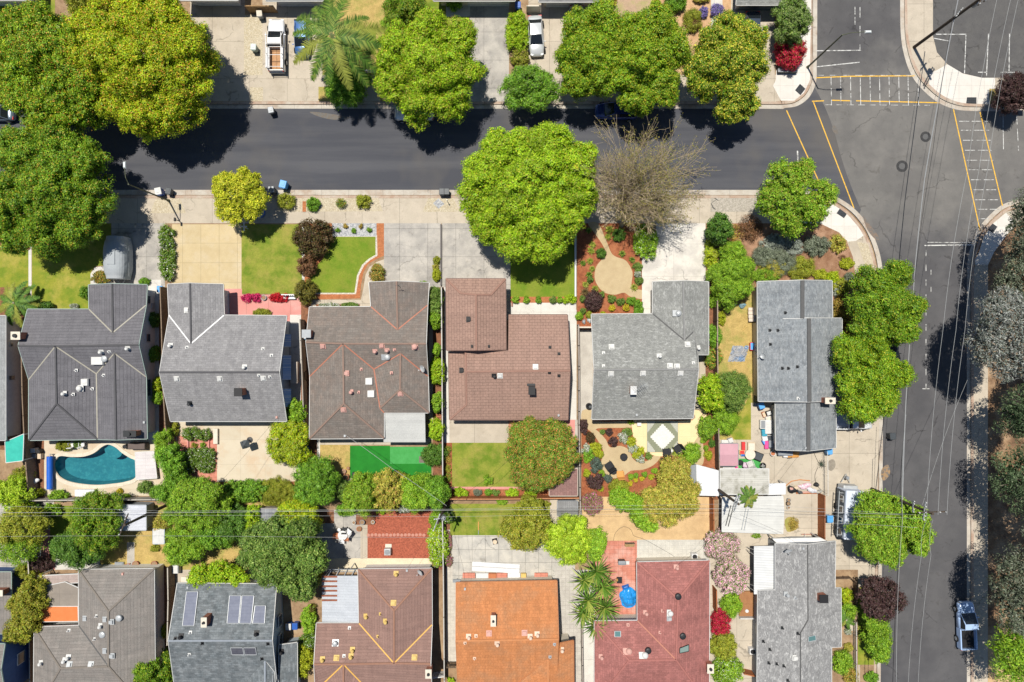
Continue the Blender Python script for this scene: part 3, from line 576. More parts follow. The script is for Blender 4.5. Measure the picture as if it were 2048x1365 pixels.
def chimney(hs, px, py, w, d, h, m=None, cap=None, flue=True, base=0):
    p, n, i = cast(hs, px, py); par = hs.roofs[i]; z0 = p.z - .6
    o = MB().box((p.x, p.y, (z0 + p.z + h) / 2), (w, d, p.z + h - z0)).build('chimney', m or BRICKM, par, hs.org); c = MB()
    c.box((p.x, p.y, p.z + h + .05), (w + .14, d + .14, .1)).build('chimney_cap', cap or CREAMW, par, hs.org)
    if flue: MB().cyl((p.x, p.y, p.z + h + .1), min(w, d) * .28, .22, 12).build('chimney_flue', TERRA if cap is None else DARK, par, hs.org)
def dish(hs, px, py, r=.36, az=0.6, m=None):
    p, n, i = cast(hs, px, py); par = hs.roofs[i]; M = Matrix.Translation(p + Vector((0, 0, .55))) @ Matrix.Rotation(az, 4, 'Z') @ Matrix.Rotation(R(52), 4, 'X')
    b = MB().lathe((0, 0, 0), [(.03, .0), (r * .5, .03), (r * .85, .1), (r, .15), (r * .97, .17), (r * .5, .06), (.02, .03)], 20); b.v = [tuple(M @ Vector(v)) for v in b.v]
    b.tube([p, p + Vector((0, 0, .55))], .03); b.tube([M @ Vector((0, -r, .12)), M @ Vector((0, -.2, .5))], .018); b.box(M @ Vector((0, -.2, .5)), (.09, .09, .12)); b.build('satellite_dish', m or GALV, par, hs.org)
def panel(hs, pts, m, name='solar_panel', t=.07, lift=.12, nx=1, frame=GALV):
    P = []
    for x, y in pts:
        p, n, i = cast(hs, x, y); P.append(p + Vector((0, 0, lift)))
    par = hs.roofs[i]; o = MB().slab(P, t).build(name, m, par, hs.org); fr = MB()
    for j in range(4): strip3(fr, P[j], P[(j + 1) % 4], .07, .03, .0)
    fr.build('panel_frame', frame, par, hs.org)
def window(hs, px, py, h, side, w, hh, frame=None):
    p = W(px, py, h); d = {'E': (1, 0), 'W': (-1, 0), 'S': (0, -1), 'N': (0, 1)}[side]; sx = (.08, w, hh) if d[0] else (w, .08, hh)
    # push the window onto the wall it belongs to
    wb = hs.wallbvh() if hasattr(hs, 'wallbvh') else None
    D = Vector((-d[0], -d[1], 0)); q = p - D * 6; r = BVHTree.FromObject(hs.wall, bpy.context.evaluated_depsgraph_get()).ray_cast(q - hs.org, D)
    if r[0] is not None: p = r[0] + hs.org - D * .02
    f = MB().box(p, sx).build('window', frame or WHITE, hs.t, hs.org)
    s2 = (.1, w - .16, hh - .16) if d[0] else (w - .16, .1, hh - .16); MB().box(p - D * .012, s2).build('pane', PANE, f, hs.org)
def flatroof(label, name, cat, pts, h, m, post=WHITE, t=.08, group=None, slope=0, slats=None, nposts=4):
    """patio covers and lean-tos: a sheet on posts"""
    P = [W(x, y, h + (slope[i] if slope else 0)) for i, (x, y) in enumerate(pts)]; c = sum(P, Vector()) / len(P); org = Vector((c.x, c.y, LOT)); o = thing(name, label, cat, org, group=group)
    MB().slab(P, t).build('roof_sheet', m, o, org)
    for i, p in enumerate(P[:nposts]):
        q = c + (p - c) * .94; MB().box((q.x, q.y, (q.z + LOT - t) / 2), (.1, .1, q.z - LOT - t)).build('post', post, o, org)
    fr = MB()
    for i in range(len(P)): strip3(fr, P[i], P[(i + 1) % len(P)], .09, .05, -t * .6)
    fr.build('edge_beam', post, o, org); return o

grey1 = roofmat('dark_grey_tile', (.125, .122, .132), (.105, .103, .112), row=.36, width=3.0, line=.55, var=.9)
grey2 = roofmat('grey_shingle', (0.231, 0.227, 0.229), (0.188, 0.185, 0.189), row=.26, width=.5, line=.66, var=.8)
brown3 = roofmat('brown_shingle', (0.182, 0.147, 0.125), (0.154, 0.136, 0.121), row=.28, width=.6, line=.68, warm=(0.220, 0.196, 0.174), var=.78)
brown4 = roofmat('red_brown_tile', (0.256, 0.163, 0.129), (0.231, 0.149, 0.118), row=.34, width=.62, line=.55, var=.95)
grey5 = roofmat('mottled_grey_shingle', (0.207, 0.211, 0.198), (0.171, 0.174, 0.166), row=.2, width=.35, line=.85, blot=(0.415, 0.422, 0.402), var=.85)
blue6 = roofmat('blue_grey_shingle', (0.211, 0.228, 0.239), (0.165, 0.182, 0.196), row=.2, width=.35, line=.8, blot=(0.365, 0.382, 0.392), var=.7)
greige8 = roofmat('greige_tile', (0.190, 0.172, 0.157), (0.163, 0.152, 0.140), row=.33, width=2.2, line=.66)
slate9 = roofmat('slate_blue_shingle', (0.113, 0.130, 0.140), (0.173, 0.189, 0.198), row=.24, width=.5, line=.62, var=.6)
brown10 = roofmat('chestnut_tile', (0.219, 0.135, 0.112), (0.198, 0.124, 0.104), row=.33, width=2.4, line=.66)
orange11 = roofmat('orange_clay_tile', (.41, .165, .066), (.37, .15, .058), row=.36, width=.36, line=.74, warm=(.44, .22, .11))
red12 = roofmat('maroon_tile', (0.310, 0.124, 0.110), (0.262, 0.109, 0.097), row=.26, width=.5, line=.66, warm=(0.324, 0.132, 0.116), var=.75)
plainroof = roofmat('pale_grey_shingle', (.26, .27, .27), (.23, .24, .24), row=.24, width=.5, line=.8)
cap1 = plain('grey_ridge_tile', (.085, .084, .09), .85); capbr = plain('brown_ridge_tile', (.25, .17, .135), .85); cap4 = plain('red_ridge_tile', (.30, .17, .13), .85); cap5 = plain('grey_ridge_shingle', (.24, .24, .235), .9)
vcream = plain('cream_flashing', (.36, .34, .28), .6); vwhite = plain('white_flashing', (.78, .78, .77), .5); vrose = plain('copper_flashing', (.42, .17, .11), .6); vyel = plain('yellow_flashing', (.72, .42, .1), .6); vgrey = plain('grey_flashing', (.10, .10, .10), .8)
gutg = plain('green_gutter', (.36, .46, .42), .5); gutd = plain('dark_gutter', (.16, .09, .07), .6); gutor = plain('orange_gutter', (.5, .2, .08), .6); gutb = plain('bronze_gutter', (.1, .07, .05), .6)

# -- house with the pool
h1 = house('dark grey tiled house with cream valley strips beside the swimming pool', [[
    [(177, 570, 3), (178, 619, 3), (225.5, 666, 4.1), (224, 568, 4.1)], [(224, 568, 4.1), (225.5, 666, 4.1), (292, 611, 3), (294, 570, 3)],
    [(55, 619, 3), (178, 619, 3), (225.5, 666, 4.1), (292, 611, 3), (277, 690, 4.7), (111, 693, 4.7), (36, 692, 4.7)], [(36, 692, 4.7), (111, 693, 4.7), (57.5, 760, 3)],
    [(111, 693, 4.7), (113, 808, 4.7), (57.5, 881, 3), (57.5, 760, 3)], [(113, 808, 4.7), (57.5, 881, 3), (195, 879, 3)],
    [(111, 693, 4.7), (113, 808, 4.7), (195, 879, 3), (193, 748, 3.15)], [(111, 693, 4.7), (277, 690, 4.7), (229, 707, 4.3), (193, 748, 3.15)],
    [(229, 707, 4.3), (193, 748, 3.15), (195, 879, 3), (232, 880, 4.3)], [(229, 707, 4.3), (232, 880, 4.3), (294, 878, 3), (292, 754, 3)], [(277, 690, 4.7), (229, 707, 4.3), (292, 754, 3)]]],
    grey1, WSTUC, cap1, vcream, gutg, over=.5)
vents(h1, [('flue', 257, 698), ('flue', 204, 705), ('pipe', 219, 704), ('slab', 196, 722), ('tube', 210, 718, GALV), ('pipe', 153, 741), ('box', 171, 764), ('big', 170, 765), ('pipe', 208, 751), ('turb', 161, 777), ('flue', 130, 788), ('pipe', 147, 789), ('pipe', 185, 778), ('stub', 289, 845, GALV)])
chimney(h1, 45, 672, .9, .75, 1.0, BRICKM, CREAMW); chimney(h1, 268, 866, 1.3, .55, .8, BRICKM, DARK)
window(h1, 296, 676, 1.8, 'E', 1.0, .9); window(h1, 297, 776, 1.7, 'E', 2.0, 1.0); window(h1, 300, 600, 1.7, 'E', 1.0, .9)
h0 = house('pale grey roof house with white side wall at the left edge', [[[(11, 632, 3), (11, 881, 3), (-110, 881, 4.8), (-110, 632, 4.8)], [(-230, 632, 3), (-230, 881, 3), (-110, 881, 4.8), (-110, 632, 4.8)]]], plainroof, WSTUC, cap5, None, WHITE, over=.3)
window(h0, 28, 690, 1.7, 'E', .5, .5); window(h0, 30, 756, 1.7, 'E', .6, 1.0)
# -- grey house with white valley strips
h2 = house('grey shingle house with white valleys behind the tan stamped driveway', [[
    [(335, 569, 3), (338, 631, 3), (382, 688, 4.15), (380, 567, 4.15)], [(380, 567, 4.15), (382, 688, 4.15), (448, 631, 3), (446, 569, 3)],
    [(338, 631, 3), (382, 688, 4.15), (448, 631, 3), (573, 632, 3), (558, 745, 5.3), (319, 745, 5.3)], [(319, 745, 5.3), (558, 745, 5.3), (573, 843, 3), (341, 843, 3)]]], grey2, PALEBL, cap1, vwhite, WHITE, over=.55)
vents(h2, [('box', 374, 621), ('flue', 342, 692), ('pipe', 374, 695), ('box', 354, 758), ('box', 440, 758), ('box', 527, 757), ('flue', 490, 735), ('pipe', 526, 698), ('pipe', 543, 711), ('pipe', 518, 751), ('pipe', 540, 754), ('flue', 381, 808, DARK), ('stub', 554, 835, PINKV)])
chimney(h2, 486, 783, .75, .75, 1.3, BRICKM, BLACK, False)
awn = mat('striped_awning', (.66, .68, .70), (.30, .42, .62), scale=1, stretch=(0.01, 6, 0.01), lo=.45, hi=.5, fine=.1)
for y0, y1 in ((669, 694), (711, 760), (778, 814)):
    P = [W(565, y0, 2.75), W(582, y0, 2.1), W(582, y1, 2.1), W(565, y1, 2.75)]; MB().slab(P, .05).build('window_awning', awn, h2.t, h2.org)
# -- brown house with copper valley strips
h3 = house('brown shingle house with copper valleys and a flat white patio cover', [[
    [(738, 565, 3), (742, 614, 3), (795, 660, 4.15), (793, 563, 4.15)], [(793, 563, 4.15), (795, 660, 4.15), (855, 611, 3), (858, 566, 3)],
    [(619, 614.6, 3), (742, 614, 3), (795, 660, 4.15), (855, 611, 3), (852, 688, 4.8), (686, 688, 4.8), (612, 685, 4.8)], [(612, 685, 4.8), (686, 688, 4.8), (620, 753, 3)],
    [(686, 688, 4.8), (687.6, 808, 4.8), (619, 878, 3), (620, 753, 3)], [(687.6, 808, 4.8), (619, 878, 3), (768, 877, 3)],
    [(686, 688, 4.8), (748, 739, 3.55), (760, 817, 3.15), (768, 826, 3), (768, 877, 3), (687.6, 808, 4.8)], [(686, 688, 4.8), (852, 688, 4.8), (801, 708, 4.3), (748, 739, 3.55)],
    [(748, 739, 3.55), (801, 708, 4.3), (800, 780, 4.3), (760, 817, 3.15)], [(800, 780, 4.3), (760, 817, 3.15), (768, 826, 3), (858, 826, 3)],
    [(801, 708, 4.3), (800, 780, 4.3), (858, 826, 3), (856, 753, 3)], [(852, 688, 4.8), (801, 708, 4.3), (856, 753, 3)]]], brown3, CREAMW, capbr, vrose, WHITE, over=.5)
vents(h3, [('box', 646, 693, PINKV), ('box', 764, 692, PINKV), ('flue', 751, 704, PINKV), ('flue', 775, 702, PINKV), ('pipe', 789, 700, PINKV), ('turb', 830, 694, PINKV), ('dome', 775, 715, GALV), ('box', 693, 747, PINKV), ('pipe', 722, 739, PINKV), ('pipe', 783, 746, PINKV), ('flue', 703, 785, PINKV), ('pipe', 717, 785, PINKV), ('big', 738, 763), ('big', 742, 788), ('box', 801, 788, PINKV), ('box', 687, 820, PINKV), ('stub', 690, 872, GALV)])
chimney(h3, 618, 668, .85, .75, .9, BRICKM, GREYM, False); dish(h3, 848, 737, .42, -1.2)
b = MB(); p = cast(h3, 800, 574)[0]; b.tube([p, p + Vector((0, 0, 1.5)), p + Vector((.15, .1, 1.5))], .035).box(p + Vector((0, 0, 1.45)), (.7, .03, .03)).build('antenna', DARK, h3.roofs[0], h3.org)
o = MB().slab([W(769, 827, 2.85), W(850, 827, 2.85), W(851, 885, 2.6), W(767, 885, 2.6)], .12).build('patio_cover', mat('patio_cover_white', (.49, .495, .475), (.45, .455, .44), scale=.7, grid=(30, .3), gcol=.92, gsize=.02), h3.t, h3.org)
for x, y in ((846, 880), (772, 880), (846, 835)):
    p = W(x, y, 2.5); MB().box((p.x, p.y, 1.3), (.1, .1, 2.36)).build('post', WHITE, h3.t, h3.org)
# -- red-brown house, tall garage wing
h4 = house('red brown tiled house with a taller hipped garage wing', [[
    [(1018, 630, 2.6), (1135, 630, 2.6), (1140, 742, 4.2), (932, 744, 4.2), (931, 702, 3.65), (1017, 702, 3.65)], [(932, 744, 4.2), (1140, 742, 4.2), (1136, 840, 2.6), (899, 840, 2.6), (933, 810, 3.15)],
    [(897, 703, 2.6), (931, 702, 3.2), (933, 810, 3.15), (899, 840, 2.6)], [(931, 702, 3.65), (932, 744, 4.2), (933, 810, 3.15), (931, 702, 3.2)]],
    [[(892, 558, 3.7), (921, 587, 4.4), (952, 590, 5.1), (952.5, 701, 5.1), (893, 701, 3.7)], [(892, 558, 3.7), (1011, 558, 3.7), (982, 590, 4.4), (952, 588, 4.45), (921, 587, 4.4)],
     [(1011, 558, 3.7), (982, 590, 4.4), (952, 590, 5.1), (952.5, 701, 5.1), (1012, 700, 3.7)], [(921, 587, 4.4), (952, 588, 4.45), (982, 590, 4.4), (952, 590, 5.1)]]], brown4, CREAMW, cap4, None, gutd, over=.4)
vents(h4, [('box', 938, 639, BLACK), ('pipe', 945, 693, BLACK), ('pipe', 977, 693, BLACK), ('box', 924, 741, BLACK), ('box', 1000, 752), ('flue', 989, 753, BLACK), ('pipe', 1100, 695, BLACK), ('pipe', 1118, 708, BLACK), ('pipe', 1099, 746, BLACK), ('pipe', 1118, 752, BLACK), ('box', 1071, 734, WHITE), ('stub', 1117, 831, GALV)])
chimney(h4, 1063, 780, .62, .8, 1.1, BRICKM, BLACK, False); b = MB(); p = cast(h4, 1062, 774)[0]; b.box(p + Vector((0, .25, .1)), (.9, .25, .3)).build('chimney_saddle', DARK, h4.roofs[0], h4.org)
# -- mottled grey house
h5 = house('mottled grey shingle house between two red mulch gardens', [[
    [(1305.5, 564, 3), (1305.5, 628, 3), (1369, 681, 4.05), (1366, 562, 4.05)], [(1366, 562, 4.05), (1369, 681, 4.05), (1387, 664, 3.68), (1395, 709.6, 3.45), (1417, 709.6, 3), (1417, 564, 3)],
    [(1183, 629, 3), (1305.5, 628, 3), (1369, 681, 4.05), (1387, 664, 3.68), (1395, 709.6, 3.45), (1397, 739, 5.1), (1188.6, 740, 5.1)], [(1188.6, 740, 5.1), (1397, 739, 5.1), (1386, 837, 3), (1184, 839, 3)]]], grey5, CREAMW, cap5, vgrey, WHITE, over=.5)
vents(h5, [('dome', 1357, 627, GALV), ('box', 1223, 694), ('pipe', 1207, 706), ('pipe', 1207, 732), ('box', 1222, 748), ('flue', 1319, 713), ('box', 1340, 732), ('box', 1354, 733), ('pipe', 1387, 726), ('box', 1375, 689), ('flue', 1396, 697), ('box', 1286, 747), ('box', 1361, 747), ('stub', 1273, 830, GALV)])
chimney(h5, 1264, 780, .55, .8, .9, BRICKM, WHITE, False)
b = MB(); p = cast(h5, 1268, 784)[0]; q = p + Vector((.35, .9, 2.8))
b.tube([p, q], .03)
for k in range(7):
    c = p.lerp(q, .35) + Vector((.18 * k - .3, .12 * k, .9)); b.tube([c + Vector((.5 - k * .03, -.5, 0)), c - Vector((.5 - k * .03, -.5, 0))], .012, 4)
b.tube([p.lerp(q, .35) + Vector((-.4, -.1, .9)), p.lerp(q, .35) + Vector((1.1, .8, .9))], .018, 4).build('antenna', GALV, h5.roofs[0], h5.org)
# -- blue-grey house
h6 = house('blue grey shingle house with a stepped ridge on the street corner', [
    [[(1515, 564, 3), (1605, 561, 4.6), (1605, 637, 4.6), (1515.5, 637, 3)], [(1605, 561, 4.6), (1664, 562, 3.3), (1665, 637, 3.3), (1605, 637, 4.6)]],
    [[(1515.5, 637, 3.01), (1618, 637, 4.8), (1619, 804, 4.8), (1517, 803, 3.01)], [(1618, 637, 4.8), (1684, 637, 3.2), (1684, 802, 3.2), (1619, 804, 4.8)]],
    [[(1551, 806, 2.7), (1617, 807, 4.2), (1617, 902, 4.2), (1552, 900, 2.7)], [(1617, 807, 4.2), (1672, 805, 2.8), (1672, 896, 2.8), (1617, 902, 4.2)]]], blue6, CREAMW, vgrey, None, WHITE, over=.45, rw=.45)
vents(h6, [('pipe', 1571, 626, DARK), ('pipe', 1540, 661, DARK), ('pipe', 1556, 661, DARK), ('pipe', 1541, 689, DARK), ('pipe', 1565, 737, DARK), ('pipe', 1577, 737, DARK), ('pipe', 1595, 734, DARK), ('pipe', 1596, 797), ('stub', 1610, 896, GALV)])
dish(h6, 1524, 712, .36, -1.4); chimney(h6, 1650, 800, 1.0, .55, 1.2, BRICKM, CREAMW)
window(h6, 1513, 700, 1.7, 'W', 1.2, 1.0)
# -- lower row
h7 = house('blue walled two storey house cut by the lower left corner', [
    [[(1, 1340, 6.2), (9, 1289, 4.9), (-190, 1289, 4.9), (-190, 1340, 6.2)], [(1, 1340, 6.2), (11, 1400, 4.9), (-190, 1400, 4.9), (-190, 1340, 6.2)]],
    [[(-190, 1145, 3.4), (22, 1145, 2.8), (22, 1268, 2.8), (-190, 1268, 3.4)]]], greige8, BLSTUC, cap5, None, gutg, over=.35)
chimney(h7, 8, 1180, 1.2, .55, 1.0, BRICKM, CREAMW); window(h7, 42, 1316, 2.6, 'E', 1.3, 1.2); window(h7, 35, 1352, 2.6, 'E', 1.0, 1.0)
h8 = house('greige hip roofed house beside the orange shaded patio', [[
    [(157, 1140, 3), (308, 1138, 3), (217, 1223, 4.7)], [(157, 1140, 3), (158, 1252, 3), (217, 1333, 4.7), (217, 1223, 4.7)], [(308, 1138, 3), (217, 1223, 4.7), (217, 1333, 4.7), (311, 1440, 3)],
    [(68, 1255, 3), (158, 1252, 3), (217, 1333, 4.7), (121, 1337, 4.7)], [(68, 1255, 3), (121, 1337, 4.7), (67, 1430, 3)], [(121, 1337, 4.7), (217, 1333, 4.7), (311, 1440, 3), (67, 1430, 3)]]], greige8, WSTUC, plain('greige_ridge', (.2, .175, .15), .9), vgrey, WHITE, over=.35)
vents(h8, [('tube', 239, 1236, GALV), ('box', 223, 1244, GALV), ('box', 211, 1239, GALV), ('flue', 203, 1252), ('tube', 206, 1269, GALV), ('box', 171, 1237, GALV), ('pipe', 194, 1232), ('pipe', 190, 1278), ('box', 211, 1302, GALV), ('box', 224, 1312, GALV), ('flue', 138, 1315), ('flue', 131, 1321), ('box', 139, 1329, GALV), ('box', 182, 1329, GALV), ('pipe', 138, 1261), ('flue', 84, 1326), ('stub', 246, 1148, PINKV)])
h9 = house('slate blue shingle house carrying pale solar panels', [[
    [(354.7, 1167, 3), (552.6, 1169, 3), (544, 1281.5, 5.1), (336.5, 1282, 5.1)], [(336.5, 1282, 5.1), (544, 1281.5, 5.1), (556, 1395, 3), (352, 1395, 3)]],
    [[(530, 1322, 4.38), (530, 1440, 4.38), (470, 1440, 2.9), (478, 1378, 3.3)], [(530, 1322, 4.38), (548, 1345, 3.98), (556, 1440, 3.7), (530, 1440, 4.38)]],
    [[(558, 1291, 2.95), (594, 1286, 2.7), (595, 1440, 2.7), (558, 1440, 2.95)]]], slate9, PALEBL, plain('blue_ridge', (.26, .29, .33), .8), vgrey, WHITE, over=.4)
solp = mat('pale_solar_panel', (.20, .215, .275), (.175, .19, .25), scale=2, grid=(1.2, .33), gcol=.86, rough=.7, spec=.1, fine=.06); sold = mat('dark_solar_panel', (.10, .10, .12), (.08, .08, .10), scale=2, grid=(.6, .3), gcol=.8, rough=.3, spec=.5, fine=.08)
panel(h9, [(374, 1183), (397, 1183), (389, 1251), (366, 1251)], solp); panel(h9, [(460, 1191), (483, 1191), (478, 1246), (455, 1246)], solp); panel(h9, [(485, 1191), (509, 1191), (503, 1246), (480, 1246)], solp); panel(h9, [(511, 1211), (532, 1211), (530, 1246), (506, 1246)], solp)
panel(h9, [(462, 1295), (486, 1295), (489, 1309), (465, 1309)], sold); panel(h9, [(488, 1295), (512, 1295), (514, 1309), (491, 1309)], sold); panel(h9, [(547, 1350), (558, 1350), (558, 1372), (546, 1372)], sold)
vents(h9, [('flue', 363, 1273, BLACK), ('pipe', 351, 1277, BLACK), ('pipe', 381, 1265), ('pipe', 405, 1287, BLACK), ('flue', 514, 1267, BLACK), ('pipe', 536, 1288, BLACK), ('pipe', 379, 1309), ('pipe', 524, 1318, BLACK), ('flue', 564, 1304, BLACK), ('stub', 376, 1175, GALV)])
chimney(h9, 418, 1236, .5, .95, 1.2, BRICKM, CREAMW); window(h9, 560, 1241, 1.8, 'E', 1.3, 1.1); window(h9, 561, 1278, 1.8, 'E', 1.2, 1.1)
h10 = house('chestnut tiled house with yellow valley strips and lean-to', [[
    [(716, 1139, 3), (863.5, 1137.4, 3), (788, 1222, 4.7)], [(716, 1139, 3), (718, 1247, 3), (788, 1327, 4.7), (788, 1222, 4.7)], [(863.5, 1137.4, 3), (788, 1222, 4.7), (788, 1327, 4.7), (864, 1250, 3)],
    [(633, 1247, 3), (718, 1247, 3), (788, 1327, 4.7), (687, 1329, 4.7), (628, 1329, 4.7)], [(864, 1250, 3), (788, 1327, 4.7), (861, 1328, 4.7)],
    [(788, 1327, 4.7), (687, 1329, 4.7), (740, 1384, 3.6), (745, 1440, 3), (866, 1440, 3), (861, 1328, 4.7)], [(628, 1329, 4.7), (687, 1329, 4.7), (640, 1374, 3.7), (634, 1440, 3)], [(687, 1329, 4.7), (687, 1440, 4.4), (634, 1440, 3), (640, 1374, 3.7)], [(687, 1329, 4.7), (687, 1440, 4.4), (745, 1440, 3), (740, 1384, 3.6)]]], brown10, WSTUC, plain('chestnut_ridge', (.30, .16, .11), .85), vyel, WHITE, over=.4)
vents(h10, [('flue', 793, 1148, YELM), ('box', 787, 1206, YELM), ('flue', 733, 1233, YELM), ('pipe', 761, 1228, YELM), ('flue', 772, 1243, YELM), ('pipe', 699, 1256), ('turb', 671, 1286, GALV), ('flue', 706, 1300, YELM), ('flue', 703, 1313, YELM), ('flue', 646, 1319, YELM), ('box', 673, 1316, YELM), ('pipe', 688, 1312), ('box', 829, 1315, YELM), ('pipe', 756, 1273, YELM), ('stub', 814, 1141, GALV)])
dish(h10, 843, 1141, .4, -.9); chimney(h10, 859, 1340, .55, .85, .9, BRICKM, CREAMW)
o = MB().slab([W(644, 1152, 2.6), W(716, 1152, 2.9), W(717, 1246, 2.9), W(644, 1246, 2.6)], .06).build('lean_to_roof', mat('corrugated_pale_sheet', (.50, .53, .57), (.45, .48, .52), scale=.8, grid=(30, .3), gcol=.85, gsize=.03), h10.t, h10.org)
for i, y in enumerate((1154, 1163, 1173, 1182, 1192, 1201)): MB().box(W(659, y, 2.75), (1.75, .2, .04)).build('rusty_rib', mat('rust', (.30, .11, .06), (.22, .08, .05), scale=4), h10.t, h10.org)
for x, y in ((647, 1156), (647, 1242), (700, 1140)):
    p = W(x, y, 2.5); MB().box((p.x, p.y, 1.3), (.1, .1, 2.4)).build('post', WHITE, h10.t, h10.org)
b = MB()
for x in (656, 672, 688, 703): b.box(W(x + 4, 1145, 2.8), (.08, .95, .1), rz=-.5)
b.box(W(690, 1139.5, 2.8), (3.6, .08, .1)); b.build('pergola_frame', GREYM, h10.t, h10.org)
h11 = house('bright orange clay tiled house in the lower row', [[
    [(912.4, 1166, 3), (1113.5, 1162, 3), (1117, 1279, 4.9), (912, 1282, 4.9)], [(912, 1282, 4.9), (1117, 1279, 4.9), (1112, 1400, 3), (917, 1400, 3)]],
    [[(1096, 1319, 4.3), (1117, 1332, 3.8), (1118, 1288, 3.75), (1147, 1282, 3.1), (1148, 1440, 3.1), (1096, 1440, 4.3)], [(1096, 1319, 4.3), (1096, 1440, 4.3), (1040, 1440, 3), (1036, 1368, 3.62)]]], orange11, CREAMW, plain('orange_ridge', (.52, .22, .09), .85), None, gutor, over=.4)
vents(h11, [('flue', 938, 1274), ('pipe', 952, 1272), ('box', 978, 1267, PINKV), ('box', 1049, 1266, PINKV), ('flue', 1061, 1274), ('flue', 1075, 1269), ('flue', 995, 1288), ('pipe', 930, 1286), ('pipe', 949, 1317), ('flue', 1124, 1300), ('pipe', 1109, 1289, GALV), ('pipe', 1100, 1314, GALV), ('stub', 930, 1178, GALV)], plain('cream_vent', (.7, .52, .4), .6))
chimney(h11, 987, 1236, .45, 1.1, .8, BRICKM, CREAMW)
h12 = house('maroon tiled hip roofed house beside the red paved patio', [[
    [(1274, 1125, 3), (1419, 1121.5, 3), (1356, 1198, 4.7)], [(1274, 1125, 3), (1275, 1242, 3), (1352, 1320, 4.7), (1356, 1198, 4.7)], [(1419, 1121.5, 3), (1356, 1198, 4.7), (1352, 1320, 4.7), (1418, 1410, 3)],
    [(1189, 1243, 3), (1275, 1242, 3), (1352, 1320, 4.7), (1258, 1321, 4.7)], [(1189, 1243, 3), (1258, 1321, 4.7), (1189, 1410, 3)], [(1258, 1321, 4.7), (1352, 1320, 4.7), (1418, 1410, 3), (1189, 1410, 3)]]], red12, CREAMW, plain('maroon_ridge', (.36, .14, .12), .85), vrose, WHITE, over=.4)
vents(h12, [('tube', 1356, 1193, DARK), ('tube', 1365, 1272, DARK), ('tube', 1296, 1301, DARK), ('flue', 1353, 1135, PINKV), ('flue', 1292, 1226, PINKV), ('pipe', 1256, 1250, PINKV), ('pipe', 1325, 1222, PINKV), ('pipe', 1320, 1265, PINKV), ('turb', 1340, 1226), ('box', 1339, 1237, GALV), ('dome', 1258, 1303, PINKV), ('dome', 1290, 1311), ('flue', 1203, 1314, PINKV)])
panel(h12, [(1359, 1296), (1377, 1289), (1377, 1302), (1359, 1306)], glassmat('green_glass', (.22, .30, .27)), 'skylight', frame=DARK); panel(h12, [(1229, 1262), (1241, 1262), (1241, 1273), (1229, 1273)], glassmat('teal_glass', (.10, .2, .2)), 'skylight', frame=GALV)
chimney(h12, 1416, 1330, .6, .9, .9, BRICKM, CREAMW)
h13 = house('light and dark mottled grey house at the lower right', [[
    [(1551, 1088, 3.5), (1615, 1090, 4.8), (1616, 1240, 4.8), (1601, 1266, 4.75), (1601, 1440, 4.75), (1514, 1440, 2.8), (1516, 1182, 2.8), (1551, 1181, 3.5)],
    [(1615, 1090, 4.8), (1671, 1083, 3.4), (1670, 1177, 3.4), (1682, 1177, 3.1), (1682.5, 1294, 3.1), (1663, 1295, 3.5), (1616, 1240, 4.8)], [(1616, 1240, 4.8), (1663, 1295, 3.5), (1663, 1440, 3.5), (1601, 1440, 4.75), (1601, 1266, 4.75)]]],
    roofmat('salt_grey_shingle', (0.220, 0.220, 0.218), (0.176, 0.176, 0.176), row=.2, width=.35, line=.85, blot=(0.506, 0.506, 0.495), var=.85), GRSTUC, vgrey, vgrey, WHITE, over=.4, rw=.12)
vents(h13, [('flue', 1573, 1189, GALV), ('pipe', 1591, 1196, GALV), ('pipe', 1565, 1256, DARK), ('pipe', 1596, 1267, DARK), ('pipe', 1527, 1283, DARK), ('pipe', 1540, 1299, DARK), ('box', 1590, 1316), ('pipe', 1538, 1326, DARK), ('pipe', 1554, 1328, DARK), ('pipe', 1568, 1332, DARK), ('stub', 1606, 1097, GALV), ('pipe', 1576, 1361, DARK)])
dish(h13, 1572, 1097, .45, .2); chimney(h13, 1640, 1192, .8, .75, .9, BRICKM, BLACK, False)
panel(h13, [(1616, 1273), (1630, 1270), (1631, 1280), (1616, 1283)], glassmat('teal_glass', (.10, .2, .2)), 'skylight', frame=GALV)
window(h13, 1511, 1200, 1.7, 'W', 1.0, 1.0); window(h13, 1510, 1260, 1.7, 'W', 1.2, 1.1)
corr = mat('white_corrugated_sheet', (.62, .63, .63), (.57, .58, .58), scale=1, grid=(30, .28), gcol=.78, gsize=.035, fine=.05)
MB().slab([W(1508, 1093, 2.6), W(1550, 1092, 3.0), W(1550, 1181, 3.0), W(1516, 1182, 2.66), W(1516, 1189, 2.66), W(1508, 1189, 2.6)], .05).build('corrugated_awning', corr, h13.t, h13.org)
for y in (1100, 1172):
    for k in (0, 5): MB().tube([W(1508, y + k * 2, 2.5), W(1492, y - 6 + k, .2)], .04).build('awning_brace', WHITE, h13.t, h13.org)
